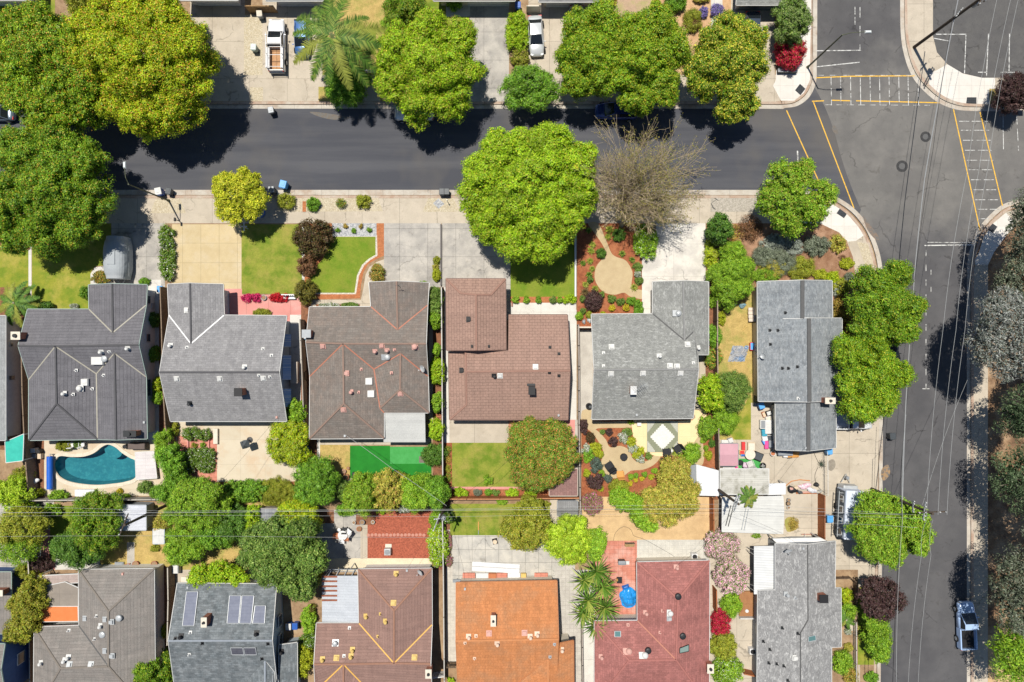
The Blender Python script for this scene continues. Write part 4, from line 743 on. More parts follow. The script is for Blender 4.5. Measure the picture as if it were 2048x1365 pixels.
# -- north row: only their street fronts reach into the picture
def north(label, x0, x1, base, rm, wm, door, doors, over=.65, gut=WHITE, deep=170, extra=()):
    xs0, xs1 = x0 - 8, x1 + 8; e = 682.5 - (682.5 - base - over * 17) * 80 / 77.4; f = lambda y, h: 682.5 - (682.5 - y) * 80 / (80 - h)
    cx = lambda x, h: 1024 + (x - 1024) * 80 / (80 - h); yb = base - deep
    hs = house(label, [[[(cx(xs0, 2.6), e, 2.6), (cx(xs1, 2.6), e, 2.6), (cx(xs1, 4.4), f(base - deep * .45, 4.4), 4.4), (cx(xs0, 4.4), f(base - deep * .45, 4.4), 4.4)],
                       [(cx(xs0, 2.6), f(yb, 2.6), 2.6), (cx(xs1, 2.6), f(yb, 2.6), 2.6), (cx(xs1, 4.4), f(base - deep * .45, 4.4), 4.4), (cx(xs0, 4.4), f(base - deep * .45, 4.4), 4.4)]]], rm, wm, cap1, None, gut, over=over)
    for d0, d1, m in doors:
        a = W(d0, base, 0); b = W(d1, base, 0); g = MB().box(((a.x + b.x) / 2, a.y - .03, 1.2), (b.x - a.x, .1, 2.15)).build('garage_door', m, hs.t, hs.org)
        for k in range(3): MB().box(((a.x + b.x) / 2, a.y - .085, .65 + k * .53), (b.x - a.x - .1, .02, .025)).build('door_seam', GREYM, g, hs.org)
    return hs
DOORW = plain('white_garage_door', (.60, .62, .64), .5); DOORSHADE = plain('shade_dark_door', (.12, .15, .18), .5)  # second door colour has the dark blue-grey of eave shade put into it
n0 = north('grey house with garage front behind the left street trees', -120, 86, 12, grey1, GRSTUC, 0, [(0, 82, DOORW)])
n1 = north('house with a white garage door behind the pebble strip driveway', 386, 486, 12, grey2, WSTUC, 0, [(398, 484, DOORW)])
n2 = north('house with a white garage door behind the blue car', 556, 650, 13, grey2, WSTUC, 0, [(563, 632, DOORW)])
n3 = north('house with a white garage door north of the clipped hedge', 880, 1022, 13, brown3, CREAMW, 0, [(936, 1018, DOORW)])
n4 = north('house with a white garage door above the silver sedan', 1084, 1182, 15, grey2, CREAMW, 0, [(1092, 1168, DOORW)])
n5 = north('small grey garage with a door coloured as shade by the corner', 1466, 1572, 21, grey5, GRSTUC, 0, [(1474, 1565, DOORSHADE)])
# ------------------------------------------------------------------ foliage
LEAF = leafmat('leaf', .12); LEAFM = leafmat('waxy_leaf', .18, .6)
PAL = {  # leaf colours (weight, colour)
    'oak':   [(4, (.060, .135, .010)), (3, (.095, .175, .012)), (2, (.15, .21, .015)), (.5, (.24, .22, .03))],
    'gold':  [(3, (.12, .22, .010)), (4, (.20, .285, .013)), (3, (.28, .335, .018)), (.35, (.36, .27, .03))],
    'dkoak': [(4, (.045, .110, .010)), (3, (.075, .150, .012)), (2, (.12, .19, .015)), (.5, (.20, .19, .025))],
    'lime':  [(3, (.11, .225, .010)), (4, (.165, .29, .014)), (3, (.23, .335, .022)), (.6, (.30, .28, .04))],
    'lime2': [(3, (.13, .25, .012)), (4, (.22, .34, .025)), (3, (.30, .40, .05))],
    'tips':  [(4, (.055, .135, .010)), (3, (.095, .19, .014)), (2.4, (.38, .37, .05))],
    'yellow':[(3, (.18, .25, .015)), (4, (.32, .36, .03)), (2, (.44, .42, .06))],
    'green': [(4, (.050, .130, .014)), (3, (.080, .175, .020)), (2, (.12, .21, .03))],
    'mid':   [(4, (.070, .155, .014)), (3, (.11, .205, .020)), (2, (.16, .24, .03))],
    'dark':  [(4, (.028, .075, .014)), (3, (.045, .100, .018)), (2, (.07, .13, .03))],
    'bay':   [(4, (.045, .095, .022)), (3, (.075, .13, .035)), (2, (.12, .17, .06))],
    'olive': [(4, (.115, .135, .020)), (3, (.17, .18, .03)), (2, (.10, .15, .02))],
    'khaki': [(4, (.17, .17, .035)), (3, (.23, .22, .06)), (2, (.12, .16, .03)), (1, (.25, .16, .07))],
    'rust':  [(5, (.060, .125, .018)), (4, (.09, .155, .025)), (1.6, (.20, .12, .035)), (1, (.30, .14, .06))],
    'plum':  [(4, (.075, .040, .040)), (3, (.11, .06, .055)), (1, (.06, .05, .03))],
    'maroon':[(4, (.085, .050, .022)), (3, (.13, .075, .03)), (2, (.05, .06, .02))],
    'brown': [(4, (.19, .095, .045)), (3, (.25, .125, .06)), (1, (.12, .09, .03))],
    'bronze':[(4, (.16, .14, .025)), (3, (.22, .19, .03)), (2, (.10, .12, .02))],
    'grey':  [(4, (.20, .235, .165)), (3, (.27, .30, .215)), (2, (.15, .19, .11))],
    'silver':[(4, (.33, .37, .31)), (3, (.41, .44, .38)), (2, (.26, .30, .22))],
    'blue':  [(4, (.085, .125, .10)), (3, (.12, .165, .13)), (1, (.07, .10, .06))],
    'chart': [(4, (.36, .42, .02)), (3, (.46, .48, .03)), (1, (.26, .33, .02))],
    'ybush': [(4, (.55, .45, .02)), (3, (.62, .52, .04)), (1, (.35, .35, .03))],
    'amber': [(4, (.40, .30, .05)), (3, (.50, .36, .07)), (2, (.25, .24, .04)), (1, (.45, .20, .06))],
    'redfl': [(5, (.52, .015, .045)), (3, (.64, .03, .10)), (2, (.42, .015, .03)), (1.4, (.09, .14, .02))],
    'pink':  [(4, (.82, .42, .54)), (3, (.86, .58, .66)), (3, (.12, .25, .03)), (3, (.18, .32, .04))],
    'magen': [(2, (.50, .07, .30)), (3, (.20, .20, .05)), (3, (.28, .24, .10)), (2, (.36, .20, .16))],
    'white': [(.8, (.72, .72, .66)), (5, (.10, .20, .02)), (4, (.16, .27, .03))],
    'whiteM':[(4, (.78, .78, .74)), (3, (.13, .2, .05)), (2, (.2, .27, .06))],
    'redbed':[(6, (.60, .02, .03)), (2, (.45, .015, .03))], 'pinkbed':[(6, (.64, .03, .14)), (2, (.50, .02, .12))],
    'purple':[(4, (.22, .16, .50)), (3, (.32, .25, .58)), (2, (.1, .16, .05))],
    'euc':   [(4, (.13, .16, .10)), (3, (.20, .225, .165)), (2, (.07, .095, .055)), (1, (.20, .16, .11))],
    'eucsil':[(4, (.19, .215, .19)), (3, (.30, .32, .29)), (2, (.16, .19, .15)), (1.5, (.24, .17, .11))],
    'eucdk': [(4, (.06, .105, .045)), (3, (.10, .15, .07)), (2, (.15, .2, .1))],
    'twigs': [(4, (.24, .22, .05)), (3, (.32, .27, .05)), (2, (.18, .20, .04))],
}
def pal_cols(pal, n, up=None):
    p = PAL[pal]; w = np.array([a for a, _ in p], float); w /= w.sum(); c = np.array([b for _, b in p])[RNG.choice(len(p), n, p=w)]
    if pal in GREENS: c = c * np.array((1.85, 1.72, 1.1)) * (1 if pal in 'lime2 tips yellow gold' else 1.25)
    return c * RNG.uniform(.66, 1.3, (n, 1))
GREENS = set('oak gold dkoak lime lime2 tips yellow green mid dark bay olive khaki rust'.split())
def quads(c, nrm, L, Wd, cols, axis=None):
    """one folded leaf quad per centre"""
    n = len(c); r = RNG.normal(size=(n, 3)) if axis is None else axis
    a = r - (r * nrm).sum(1, keepdims=True) * nrm; a /= np.linalg.norm(a, axis=1, keepdims=True) + 1e-9; b = np.cross(nrm, a)
    L = np.broadcast_to(L, n)[:, None]; Wd = np.broadcast_to(Wd, n)[:, None]
    v = np.stack([c - a * L * .5, c + b * Wd * .5 - a * L * .08, c + a * L * .5 - nrm * L * .12, c - b * Wd * .5 - a * L * .08], 1)
    return v.reshape(-1, 3), np.repeat(cols, 4, 0)
def leafmesh(name, v, cols, m, parent=None, org=(0, 0, 0), nv=4):
    n = len(v) // nv; me = bpy.data.meshes.new(name); me.vertices.add(len(v)); me.vertices.foreach_set('co', (v - np.array(org)).astype(np.float32).ravel())
    me.loops.add(len(v)); me.loops.foreach_set('vertex_index', np.arange(len(v), dtype=np.int32)); me.polygons.add(n); me.polygons.foreach_set('loop_start', np.arange(0, len(v), nv, dtype=np.int32))
    me.update(calc_edges=True); me.materials.append(m)
    a = me.color_attributes.new('col', 'FLOAT_COLOR', 'POINT'); a.data.foreach_set('color', np.concatenate([cols, np.ones((len(cols), 1))], 1).astype(np.float32).ravel())
    o = bpy.data.objects.new(name, me); COL.objects.link(o); o.parent = parent
    if parent is None: o.location = org
    return o
def unit(v): return v / (np.linalg.norm(v, axis=1, keepdims=True) + 1e-9)
def foliage(lobes, pal, leaf=.3, clump=.8, dens=1.0, up=.06, asp=.5, inner=.12, fill=5.0, spread=1.0, tip=None, tall=1.0, bumps=True):
    """lobes: (x,y,z,rx,ry,rz) ellipsoids. Clumps of leaves are strewn over their outer surfaces; each clump is a ball of small leaves."""
    V, Cc = [], []; LB0 = np.array(lobes, float); LB = []
    for l in LB0:
        if bumps and min(l[3], l[4]) > 1.1:
            LB.append(np.concatenate([l[:3], l[3:] * .74])); k = int(9 + 2.2 * l[3]); d = unit(RNG.normal(size=(k * 2, 3)) + np.array([0, 0, .25])); d = d[d[:, 2] > -.35][:k]
            for q in d: s = RNG.uniform(.24, .42); LB.append(np.concatenate([l[:3] + q * l[3:] * RNG.uniform(.5, .82), np.array([s, s, s * .9]) * (l[3] + l[4]) / 2]))
        else: LB.append(l)
    LB = np.array(LB)
    for i, (x, y, z, rx, ry, rz) in enumerate(LB):
        area = 4 * math.pi * (((rx * ry) ** 1.6 + (rx * rz) ** 1.6 + (ry * rz) ** 1.6) / 3) ** (1 / 1.6); cs = clump
        cs = min(cs, max(min(rx, ry) * .62, .1)); nc = max(4, int(area * .60 / (cs * cs) * spread)); d = RNG.normal(size=(nc * 2, 3)); d = unit(d); d = d[(d[:, 2] > -.5)][:nc]
        rad = np.where(RNG.uniform(size=(len(d), 1)) < .62, RNG.uniform(.94, 1.12, (len(d), 1)), RNG.uniform(.5, .85, (len(d), 1))); cc = np.array([x, y, z]) + d * np.array([rx, ry, rz]) * rad
        keep = np.ones(len(cc), bool)
        for j, o in enumerate(LB):
            if j != i: q = (cc - o[:3]) / (o[3:] * .80); keep &= (q * q).sum(1) > 1
        cc = cc[keep]; d = d[keep]
        if not len(cc): continue
        cr = cs * RNG.uniform(.55, 1.25, len(cc)); npl = np.maximum(6, (dens * fill * cr * cr / (leaf * leaf * asp))).astype(int)
        idx = np.repeat(np.arange(len(cc)), npl); n = len(idx); ld = unit(RNG.normal(size=(n, 3)) + d[idx] * .7 + np.array([0, 0, .55]))
        pos = cc[idx] + ld * cr[idx][:, None] * RNG.uniform(.72, 1.25, (n, 1)) * np.array([1, 1, .8 * tall])
        nrm = unit(ld * .9 + np.array([0, 0, up]) + RNG.normal(size=(n, 3)) * .42)
        cm = RNG.uniform(.86, 1.16) * RNG.uniform(.84, 1.16, len(cc))[idx][:, None]; col = pal_cols(pal, n) * cm
        if tip is not None:
            k = RNG.uniform(size=n) < tip[0] * np.clip((ld[:, 2] + .1) * 1.2, 0, 1); col[k] = np.array(tip[1]) * RNG.uniform(.75, 1.2, (k.sum(), 1))
        s = leaf * RNG.uniform(.65, 1.25, n); a, b = quads(pos, nrm, s, s * asp, col); V.append(a); Cc.append(b)
        if dens >= .7:
            iu = np.repeat(np.arange(len(cc)), 12); nu = len(iu); lu = unit(RNG.normal(size=(nu, 3)) + np.array([0, 0, .5])); su = cr[iu] * .75
            a, b = quads(cc[iu] + lu * (cr[iu] * .58)[:, None] * np.array([1, 1, .8 * tall]), lu, su, su * .8, pal_cols(pal, nu) * RNG.uniform(.86, 1.1)); V.append(a); Cc.append(b)
        ni = int(n * inner); di = unit(RNG.normal(size=(ni, 3))); pi = np.array([x, y, z]) + di * np.array([rx, ry, rz]) * (RNG.uniform(.2, .85, (ni, 1)))
        a, b = quads(pi, unit(RNG.normal(size=(ni, 3)) + np.array([0, 0, .6])), leaf * 1.5, leaf * 1.1, pal_cols(pal, ni)); V.append(a); Cc.append(b)
    return np.concatenate(V), np.concatenate(Cc)
def lobed(px, py, rx, ry, top, h0, n=7, seed=0, lob=.46, base=None):
    """an irregular crown: a core and a ring of lobes, sized in photo pixels and set at its own height"""
    r = random.Random(seed); zc = (top + h0) / 2; rz = (top - h0) / 2; k = (H - top * .75) / H / S; c = W(px, py, top * .75); out = [(c.x, c.y, zc, rx * k * .68, ry * k * .68, rz)]
    a0 = r.uniform(0, 6.28)
    for i in range(n):
        a = a0 + 2 * math.pi * i / n + r.uniform(-.22, .22); s = r.uniform(.85, 1.12) * lob; q = (1 - lob * .92) * r.uniform(.92, 1.05)
        out.append((c.x + math.cos(a) * rx * k * q, c.y + math.sin(a) * ry * k * q, zc + rz * r.uniform(-.28, .28), rx * k * s, ry * k * s, rz * r.uniform(.55, .78)))
    for i in range(max(2, n // 3)):
        a = r.uniform(0, 6.28); out.append((c.x + math.cos(a) * rx * k * .3, c.y + math.sin(a) * ry * k * .3, zc + rz * .35, rx * k * .42, ry * k * .42, rz * .72))
    return out
def trunk_of(base, lobes, r0, parent, org, m=BARK, h=None, fork=None):
    b = Vector(base); L = [Vector(l[:3]) for l in lobes]; c = L[0]; mb = MB(); hh = fork or max(1.0, c.z * .5); f = Vector((b.x + (c.x - b.x) * .35, b.y + (c.y - b.y) * .35, hh))
    mb.tube([b - Vector((0, 0, .1)), b + Vector((0, 0, .3)), b.lerp(f, .55), f], [r0 * 1.25, r0, r0 * .85, r0 * .72], 8)
    for i, l in enumerate(L[:8]):
        m1 = f.lerp(l, .5) + Vector((0, 0, .12 * (l - f).length)); mb.tube([f, m1, l, l + (l - m1) * .5], [r0 * .5, r0 * .32, r0 * .16, r0 * .05], 5)
    return mb.build('trunk', m, parent, org)
def tree(label, px, py, rx, ry, top, pal, leaf=.19, clump=.75, h0=None, seed=1, n=7, lobes=None, base=None, cat='tree', name='tree', r0=None, dens=1.0, lob=.46, group=None, bark=BARK, **kw):
    h0 = h0 if h0 is not None else top * .32; lb = lobes or lobed(px, py, rx, ry, top, h0, n, seed, lob)
    c = W(px, py, top * .6); b = W(*base, LOT) if base else Vector((c.x, c.y, LOT)); t = thing(name, label, cat, b, group=group)
    trunk_of(b, lb, r0 or max(.06, min(.28, (rx + ry) * .0012 + .03)), t, b, bark)
    v, cc = foliage(lb, pal, leaf, clump, dens, **kw); leafmesh('crown', v, cc, LEAF, t, b); return t
def L_(px, py, r, top, bot, ry=None):     # one hand-placed lobe, in photo pixels
    z = (top + bot) / 2; k = (H - (top * .7 + bot * .3)) / H / S; c = W(px, py, top * .7 + bot * .3); return (c.x, c.y, z, r * k * .94, (ry or r) * k * .94, (top - bot) / 2)

tree('huge green street tree with rusty tips filling the upper left corner', 92, 130, 125, 130, 10.5, 'oak', lobes=[L_(70, 120, 72, 10.5, 3), L_(25, 90, 62, 9.5, 3), L_(60, 55, 52, 9.5, 3), L_(130, 85, 52, 10, 3.5), L_(155, 150, 55, 9.5, 3), L_(45, 185, 50, 9, 2.6), L_(115, 205, 58, 9, 2.6), L_(165, 215, 38, 8, 2.6), L_(5, 160, 50, 9, 3), L_(90, 240, 40, 7.5, 2.6)], base=(120, 185), r0=.34, tip=(.09, (.52, .25, .03)), leaf=.185)
tree('huge golden green street tree with orange tips left of the white pickup', 280, 130, 145, 140, 11.5, 'gold', lobes=[L_(280, 125, 82, 11.5, 3.5), L_(200, 105, 62, 10.5, 3.5), L_(190, 60, 52, 10, 3.5), L_(255, 45, 55, 10, 3.5), L_(330, 40, 50, 10.5, 3.5), L_(365, 90, 55, 10.5, 3.5), L_(372, 150, 50, 10, 3), L_(340, 210, 52, 9, 3), L_(275, 220, 50, 9, 3), L_(235, 200, 45, 9, 3), L_(300, 5, 55, 9, 3), L_(300, 245, 30, 7.5, 3), L_(240, 0, 40, 8.5, 3), L_(395, 120, 32, 9, 3.5)], base=(320, 200), r0=.36, tip=(.14, (.62, .30, .04)), leaf=.185)
tree('wide dark green tree with bronze tips over the front lawn at the left edge', 95, 380, 122, 125, 10, 'dkoak', lobes=[L_(95, 375, 75, 10, 3), L_(40, 310, 55, 9, 3), L_(115, 300, 50, 9, 3), L_(165, 330, 46, 9, 3), L_(170, 400, 48, 9, 3), L_(150, 455, 42, 8, 2.6), L_(80, 455, 46, 8, 2.6), L_(20, 400, 60, 9, 3), L_(25, 460, 42, 7.5, 2.6), L_(80, 290, 30, 8, 3), L_(95, 490, 26, 6, 2)], base=(150, 430), r0=.32, tip=(.07, (.44, .26, .03)), leaf=.18)
tree('small loose lime green street tree above the blue car cover', 474, 388, 55, 56, 6.2, 'yellow', .16, .55, seed=4, n=8, base=(490, 405), inner=.12, dens=.8, lob=.42)
tree('round lime green street tree on the north kerb right of the palm', 862, 132, 105, 107, 9.2, 'lime', lobes=[L_(862, 130, 68, 9.2, 3), L_(800, 95, 46, 8.5, 3), L_(850, 65, 42, 8.5, 3), L_(915, 80, 44, 8.7, 3), L_(925, 140, 42, 8.5, 3), L_(900, 195, 42, 8, 2.6), L_(840, 205, 40, 8, 2.6), L_(795, 165, 44, 8.3, 3), L_(780, 125, 32, 8, 3), L_(865, 40, 26, 8, 3)], base=(880, 190), tip=(.16, (.38, .32, .05)), leaf=.18)
tree('small dark green tree between the two north driveways', 1060, 176, 54, 45, 5.2, 'green', .16, .55, seed=9, n=6, base=(1062, 190), tip=(.12, (.2, .24, .1)))
tree('green street tree left of the blue van on the north kerb', 1190, 100, 72, 88, 9, 'oak', lobes=[L_(1190, 105, 52, 9, 3), L_(1150, 95, 36, 8.5, 3), L_(1160, 55, 36, 8.5, 3), L_(1205, 45, 40, 8.8, 3), L_(1165, 150, 38, 8, 2.6), L_(1205, 155, 32, 8, 2.6), L_(1235, 80, 34, 8.5, 3), L_(1145, 120, 30, 8, 3)], base=(1195, 190), tip=(.08, (.40, .36, .03)), leaf=.18)
tree('green street tree arching over the blue van', 1300, 120, 80, 96, 9.3, 'oak', lobes=[L_(1295, 115, 54, 9.3, 3), L_(1270, 60, 42, 8.8, 3), L_(1315, 50, 42, 8.8, 3), L_(1345, 95, 40, 8.8, 3), L_(1250, 145, 38, 8.3, 2.8), L_(1275, 185, 38, 8, 2.6), L_(1325, 165, 40, 8.3, 2.8), L_(1290, 205, 22, 7, 2.6)], base=(1300, 195), tip=(.10, (.42, .38, .03)), leaf=.18)
tree('street tree freckled with pale yellow tips near the corner bungalow', 1450, 130, 82, 104, 8.8, 'tips', lobes=[L_(1455, 120, 56, 8.8, 3), L_(1425, 80, 36, 8.2, 3), L_(1460, 55, 34, 8.2, 3), L_(1500, 80, 38, 8.2, 3), L_(1505, 130, 34, 8, 3), L_(1480, 180, 38, 7.6, 2.6), L_(1465, 218, 26, 7, 2.4), L_(1400, 130, 34, 7.8, 3), L_(1410, 170, 26, 7, 2.6), L_(1500, 205, 22, 6.5, 2.4)], base=(1440, 190), tip=(.30, (.46, .42, .06)), leaf=.18)
tree('big round lime green street tree beside the bare branched tree', 1055, 392, 142, 140, 10.5, 'lime', lobes=[L_(1055, 385, 92, 10.5, 3), L_(970, 350, 56, 9.5, 3), L_(1000, 305, 48, 9.5, 3), L_(1050, 295, 46, 9.5, 3), L_(1105, 290, 48, 9.7, 3), L_(1150, 325, 44, 9.5, 3), L_(1150, 385, 44, 9.5, 3), L_(1130, 440, 46, 9, 2.6), L_(1090, 480, 46, 8.5, 2.6), L_(1030, 480, 42, 8.5, 2.6), L_(980, 440, 46, 9, 2.6), L_(955, 395, 44, 9, 3), L_(1100, 268, 26, 9, 3), L_(1165, 350, 30, 9, 3)], base=(1065, 440), r0=.34, tip=(.12, (.36, .40, .06)), leaf=.185)
tree('sparse bright green tree with brown bare twigs at the street corner', 1600, 390, 80, 72, 7.6, 'mid', lobes=[L_(1590, 395, 44, 7.6, 2.5), L_(1570, 350, 34, 7.2, 2.8), L_(1610, 350, 30, 7, 3), L_(1645, 385, 30, 6.8, 2.8), L_(1545, 400, 28, 6.6, 2.5), L_(1575, 440, 28, 6, 2.2), L_(1625, 425, 30, 6.2, 2.5), L_(1590, 455, 22, 5, 2)], base=(1590, 415), dens=.7, inner=.08, leaf=.18, clump=.65, tip=(.2, (.34, .30, .05)))
tree('dark green tree leaning over the side street beside the corner house', 1778, 610, 72, 82, 8.5, 'dkoak', lobes=[L_(1775, 610, 50, 8.5, 2.8), L_(1750, 565, 34, 7.8, 2.8), L_(1800, 552, 30, 7.6, 3), L_(1820, 620, 34, 8, 3), L_(1805, 660, 34, 7.8, 2.8), L_(1745, 650, 34, 7.8, 2.8), L_(1735, 610, 30, 7.5, 2.8)], base=(1748, 612), leaf=.18, tip=(.08, (.30, .32, .03)))
tree('yellow green tree over the parked pickup on the side driveway', 1745, 758, 76, 84, 8.2, 'oak', lobes=[L_(1745, 750, 52, 8.2, 2.8), L_(1705, 705, 36, 7.6, 2.8), L_(1755, 690, 36, 7.6, 2.8), L_(1795, 750, 34, 7.6, 2.8), L_(1770, 800, 34, 7.4, 2.6), L_(1725, 815, 34, 7.2, 2.6), L_(1700, 765, 30, 7.2, 2.8)], base=(1728, 752), leaf=.18)
tree('lime green tree beside the white trailer and the utility pole', 1778, 1056, 84, 78, 8, 'mid', lobes=[L_(1772, 1058, 46, 8, 2.6), L_(1758, 1010, 28, 7.4, 2.8), L_(1742, 1040, 26, 7.2, 2.8), L_(1800, 1025, 30, 7.2, 3), L_(1832, 1040, 32, 7.4, 3), L_(1836, 1080, 32, 7.4, 2.8), L_(1785, 1106, 32, 7, 2.4), L_(1752, 1094, 32, 7, 2.4), L_(1724, 1064, 18, 6.4, 2.8)], base=(1740, 1060), leaf=.18, tip=(.12, (.36, .36, .05)))
tree('small purple leaved street tree in the lower right verge', 1762, 1198, 42, 40, 4.8, 'plum', .2, .45, seed=3, n=7, base=(1735, 1195), dens=.8, inner=.15)
tree('broad dense rust tipped green tree over the lawn behind the red brown house', 1082, 910, 74, 74, 6, 'rust', .16, .6, seed=5, n=9, base=(1085, 912), lob=.4, tip=(.14, (.30, .14, .045)), h0=1.2, r0=.25)
tree('citrus tree with yellow green leaves on the tan rear patio', 573, 888, 39, 44, 4, 'gold', .16, .45, seed=6, n=7, base=(585, 880), h0=.8, tip=(.2, (.40, .42, .10)))
tree('small round green citrus by the grey house corner', 590, 826, 17, 24, 2.8, 'mid', .18, .35, seed=7, n=5, h0=.5)
tree('very large dark grey green bay tree above the slate roof', 565, 1118, 86, 84, 8.6, 'bay', lobes=[L_(560, 1110, 58, 8.6, 2), L_(515, 1085, 38, 7.6, 2), L_(555, 1070, 40, 7.8, 2), L_(600, 1075, 36, 7.8, 2), L_(620, 1120, 36, 7.8, 2), L_(595, 1165, 38, 7.4, 1.6), L_(535, 1140, 36, 7.4, 1.6), L_(505, 1110, 32, 7, 1.6), L_(610, 1185, 22, 6, 1.4)], base=(585, 1110), leaf=.22, clump=.55, r0=.3)
tree('bushy green tree behind the tan patio beside the wires', 388, 1010, 62, 56, 6, 'mid', .16, .6, seed=12, n=8, base=(395, 1000), h0=.8, tip=(.15, (.22, .26, .04)))
tree('rounded green tree below the little white shed', 362, 1096, 36, 34, 4.2, 'mid', .16, .5, seed=13, n=6, h0=.7)
tree('dark leafy tree between the green lawn and the grey shed', 188, 1045, 46, 62, 5.5, 'dkoak', .16, .6, seed=14, n=7, h0=.9, base=(195, 1050), tip=(.2, (.24, .26, .05)))
tree('dark green shaggy tree at the foot of the narrow lawn', 150, 1098, 48, 36, 4.8, 'dark', .16, .5, seed=15, n=6, h0=.6)
tree('loose olive tree above the ladder at the left edge', 40, 1055, 46, 36, 4.6, 'olive', .16, .5, seed=16, n=6, h0=.8, dens=.75)
tree('small open green tree by the lower left fence', 30, 1095, 40, 34, 4.2, 'mid', .16, .45, seed=17, n=6, dens=.6, h0=.8)
tree('bright lime shrub tree at the left edge below the green awning', 18, 988, 34, 30, 3.6, 'lime2', .16, .5, seed=18, n=6, h0=.5)
tree('olive yellow tree beside the orange shaded patio', 52, 1205, 36, 46, 5, 'olive', .16, .5, lobes=[L_(60, 1180, 26, 5, 1), L_(45, 1210, 28, 5, 1), L_(50, 1240, 28, 4.6, 1), L_(30, 1265, 26, 4.2, 1), L_(62, 1215, 24, 4.8, 1)], tip=(.25, (.36, .28, .04)))
tree('dark green tree at the lower left house corner', 295, 1352, 42, 30, 4.6, 'dkoak', .16, .5, seed=20, n=6, h0=.7)
tree('leafy green tree at the left end of the tree row behind the artificial turf', 628, 968, 38, 46, 5, 'green', .16, .5, seed=21, n=7, h0=.7, tip=(.2, (.13, .25, .03)))
tree('rounded yellow green tree in the tree row behind the artificial turf', 723, 992, 32, 38, 4.6, 'mid', .16, .5, seed=22, n=6, h0=.6, tip=(.3, (.25, .28, .03)))
tree('thin olive tree in the middle of the tree row behind the artificial turf', 778, 980, 32, 40, 4.2, 'khaki', .2, .45, seed=23, n=6, h0=.6, dens=.7)
tree('broad green tree right of middle in the row behind the artificial turf', 832, 990, 36, 34, 4.8, 'mid', .16, .5, seed=24, n=7, h0=.6)
tree('green tree at the right end of the row behind the artificial turf', 872, 988, 22, 34, 4.6, 'green', .16, .45, seed=25, n=5, h0=.6)
tree('yellow green tree beside the grey shed roof and brown bed', 592, 1042, 44, 40, 4.8, 'gold', .16, .5, seed=26, n=7, h0=.6)
tree('olive yellow tree on the lower lawn under the wires', 1052, 1062, 46, 40, 4.6, 'olive', .2, .5, seed=27, n=7, h0=.7, dens=.85, tip=(.2, (.42, .34, .05)))
tree('slim olive tree standing behind the lower lawn fence', 1060, 1020, 30, 24, 4, 'olive', .2, .45, seed=28, n=5, h0=.7)
tree('bright lime round tree beside the spiky yuccas', 1138, 1082, 42, 46, 4.8, 'lime2', .16, .5, seed=29, n=7, h0=.6, lob=.4)
tree('small round green tree tucked right of the lime tree', 1192, 1092, 20, 28, 3.4, 'mid', .18, .4, seed=30, n=5, h0=.4)
tree('leafy green tree at the back of the sandy yard', 1258, 1010, 36, 42, 3.8, 'mid', .2, .45, lobes=[L_(1245, 1000, 24, 3.8, .5), L_(1270, 1010, 22, 3.6, .5), L_(1285, 1035, 18, 3.2, .5), L_(1300, 1048, 14, 2.8, .5)])
tree('wide khaki feathery tree beside the white canvas shelter', 1338, 975, 60, 62, 4.6, 'khaki', .17, .5, lobes=[L_(1352, 962, 36, 4.6, .6), L_(1345, 1000, 38, 4.4, .6), L_(1308, 1000, 24, 4, .6), L_(1380, 985, 26, 4, .6), L_(1310, 1020, 28, 3.8, .6), L_(1360, 940, 24, 4, .6), L_(1340, 1035, 16, 3, .5), L_(1375, 1010, 22, 3.6, .6)], inner=.4)
tree('feathery bright green weeping shrub tree beside the corner house driveway', 1466, 548, 46, 64, 4.6, 'mid', .2, .42, lobes=[L_(1466, 540, 32, 4.6, .5), L_(1472, 505, 26, 4, .5), L_(1450, 570, 28, 4, .5), L_(1480, 575, 26, 4, .5), L_(1440, 545, 22, 3.6, .5), L_(1490, 535, 22, 3.8, .5), L_(1455, 598, 18, 3, .4)], asp=.25, inner=.5)
tree('round dark green tree at the head of the corner garden', 1441, 457, 22, 28, 4, 'dark', .2, .4, seed=33, n=6, h0=.6, tip=(.2, (.07, .16, .03)))
tree('round lime tree over the dark narrow side gate', 1424, 785, 25, 34, 4, 'lime', .2, .42, seed=34, n=6, h0=.7)
tree('spreading grey green conifer in the dry side yard', 1470, 782, 32, 36, 4, 'bay', .2, .4, seed=35, n=7, h0=.6, asp=.22, dens=.8)
tree('clipped green juniper beside the concrete yard', 1452, 840, 24, 25, 2.4, 'mid', .16, .35, seed=36, n=6, h0=.2, asp=.25)
tree('variegated grey green tree by the corner bungalow', 1587, 38, 30, 46, 5, 'bay', .16, .5, seed=37, n=7, h0=.8, tip=(.3, (.24, .30, .12)))
tree('dark dense tree at the top edge left of the lime street tree', 812, 18, 40, 34, 5.5, 'dkoak', .16, .55, seed=38, n=6, h0=.8, tip=(.3, (.26, .28, .04)))
tree('leafy green shrub tree under the palm fronds', 690, 170, 44, 34, 4, 'green', .16, .48, seed=39, n=7, h0=.5)
tree('large mixed leaf tree behind the golden street tree at the top edge', 190, -5, 60, 34, 7, 'olive', .16, .6, seed=40, n=6, h0=1)
tree('clipped green street shrub tree in the lower right verge', 1757, 1272, 29, 48, 4, 'mid', .16, .45, lobes=[L_(1755, 1245, 24, 4, .4), L_(1760, 1275, 27, 4, .4), L_(1760, 1305, 22, 3.4, .4)], base=(1738, 1270))
tree('dark hedge like tree between the pool deck and the tan patio', 345, 950, 26, 44, 4, 'green', .16, .45, lobes=[L_(335, 915, 20, 4, .2), L_(345, 940, 22, 4, .2), L_(348, 965, 24, 4, .2), L_(335, 985, 20, 3.6, .2)])
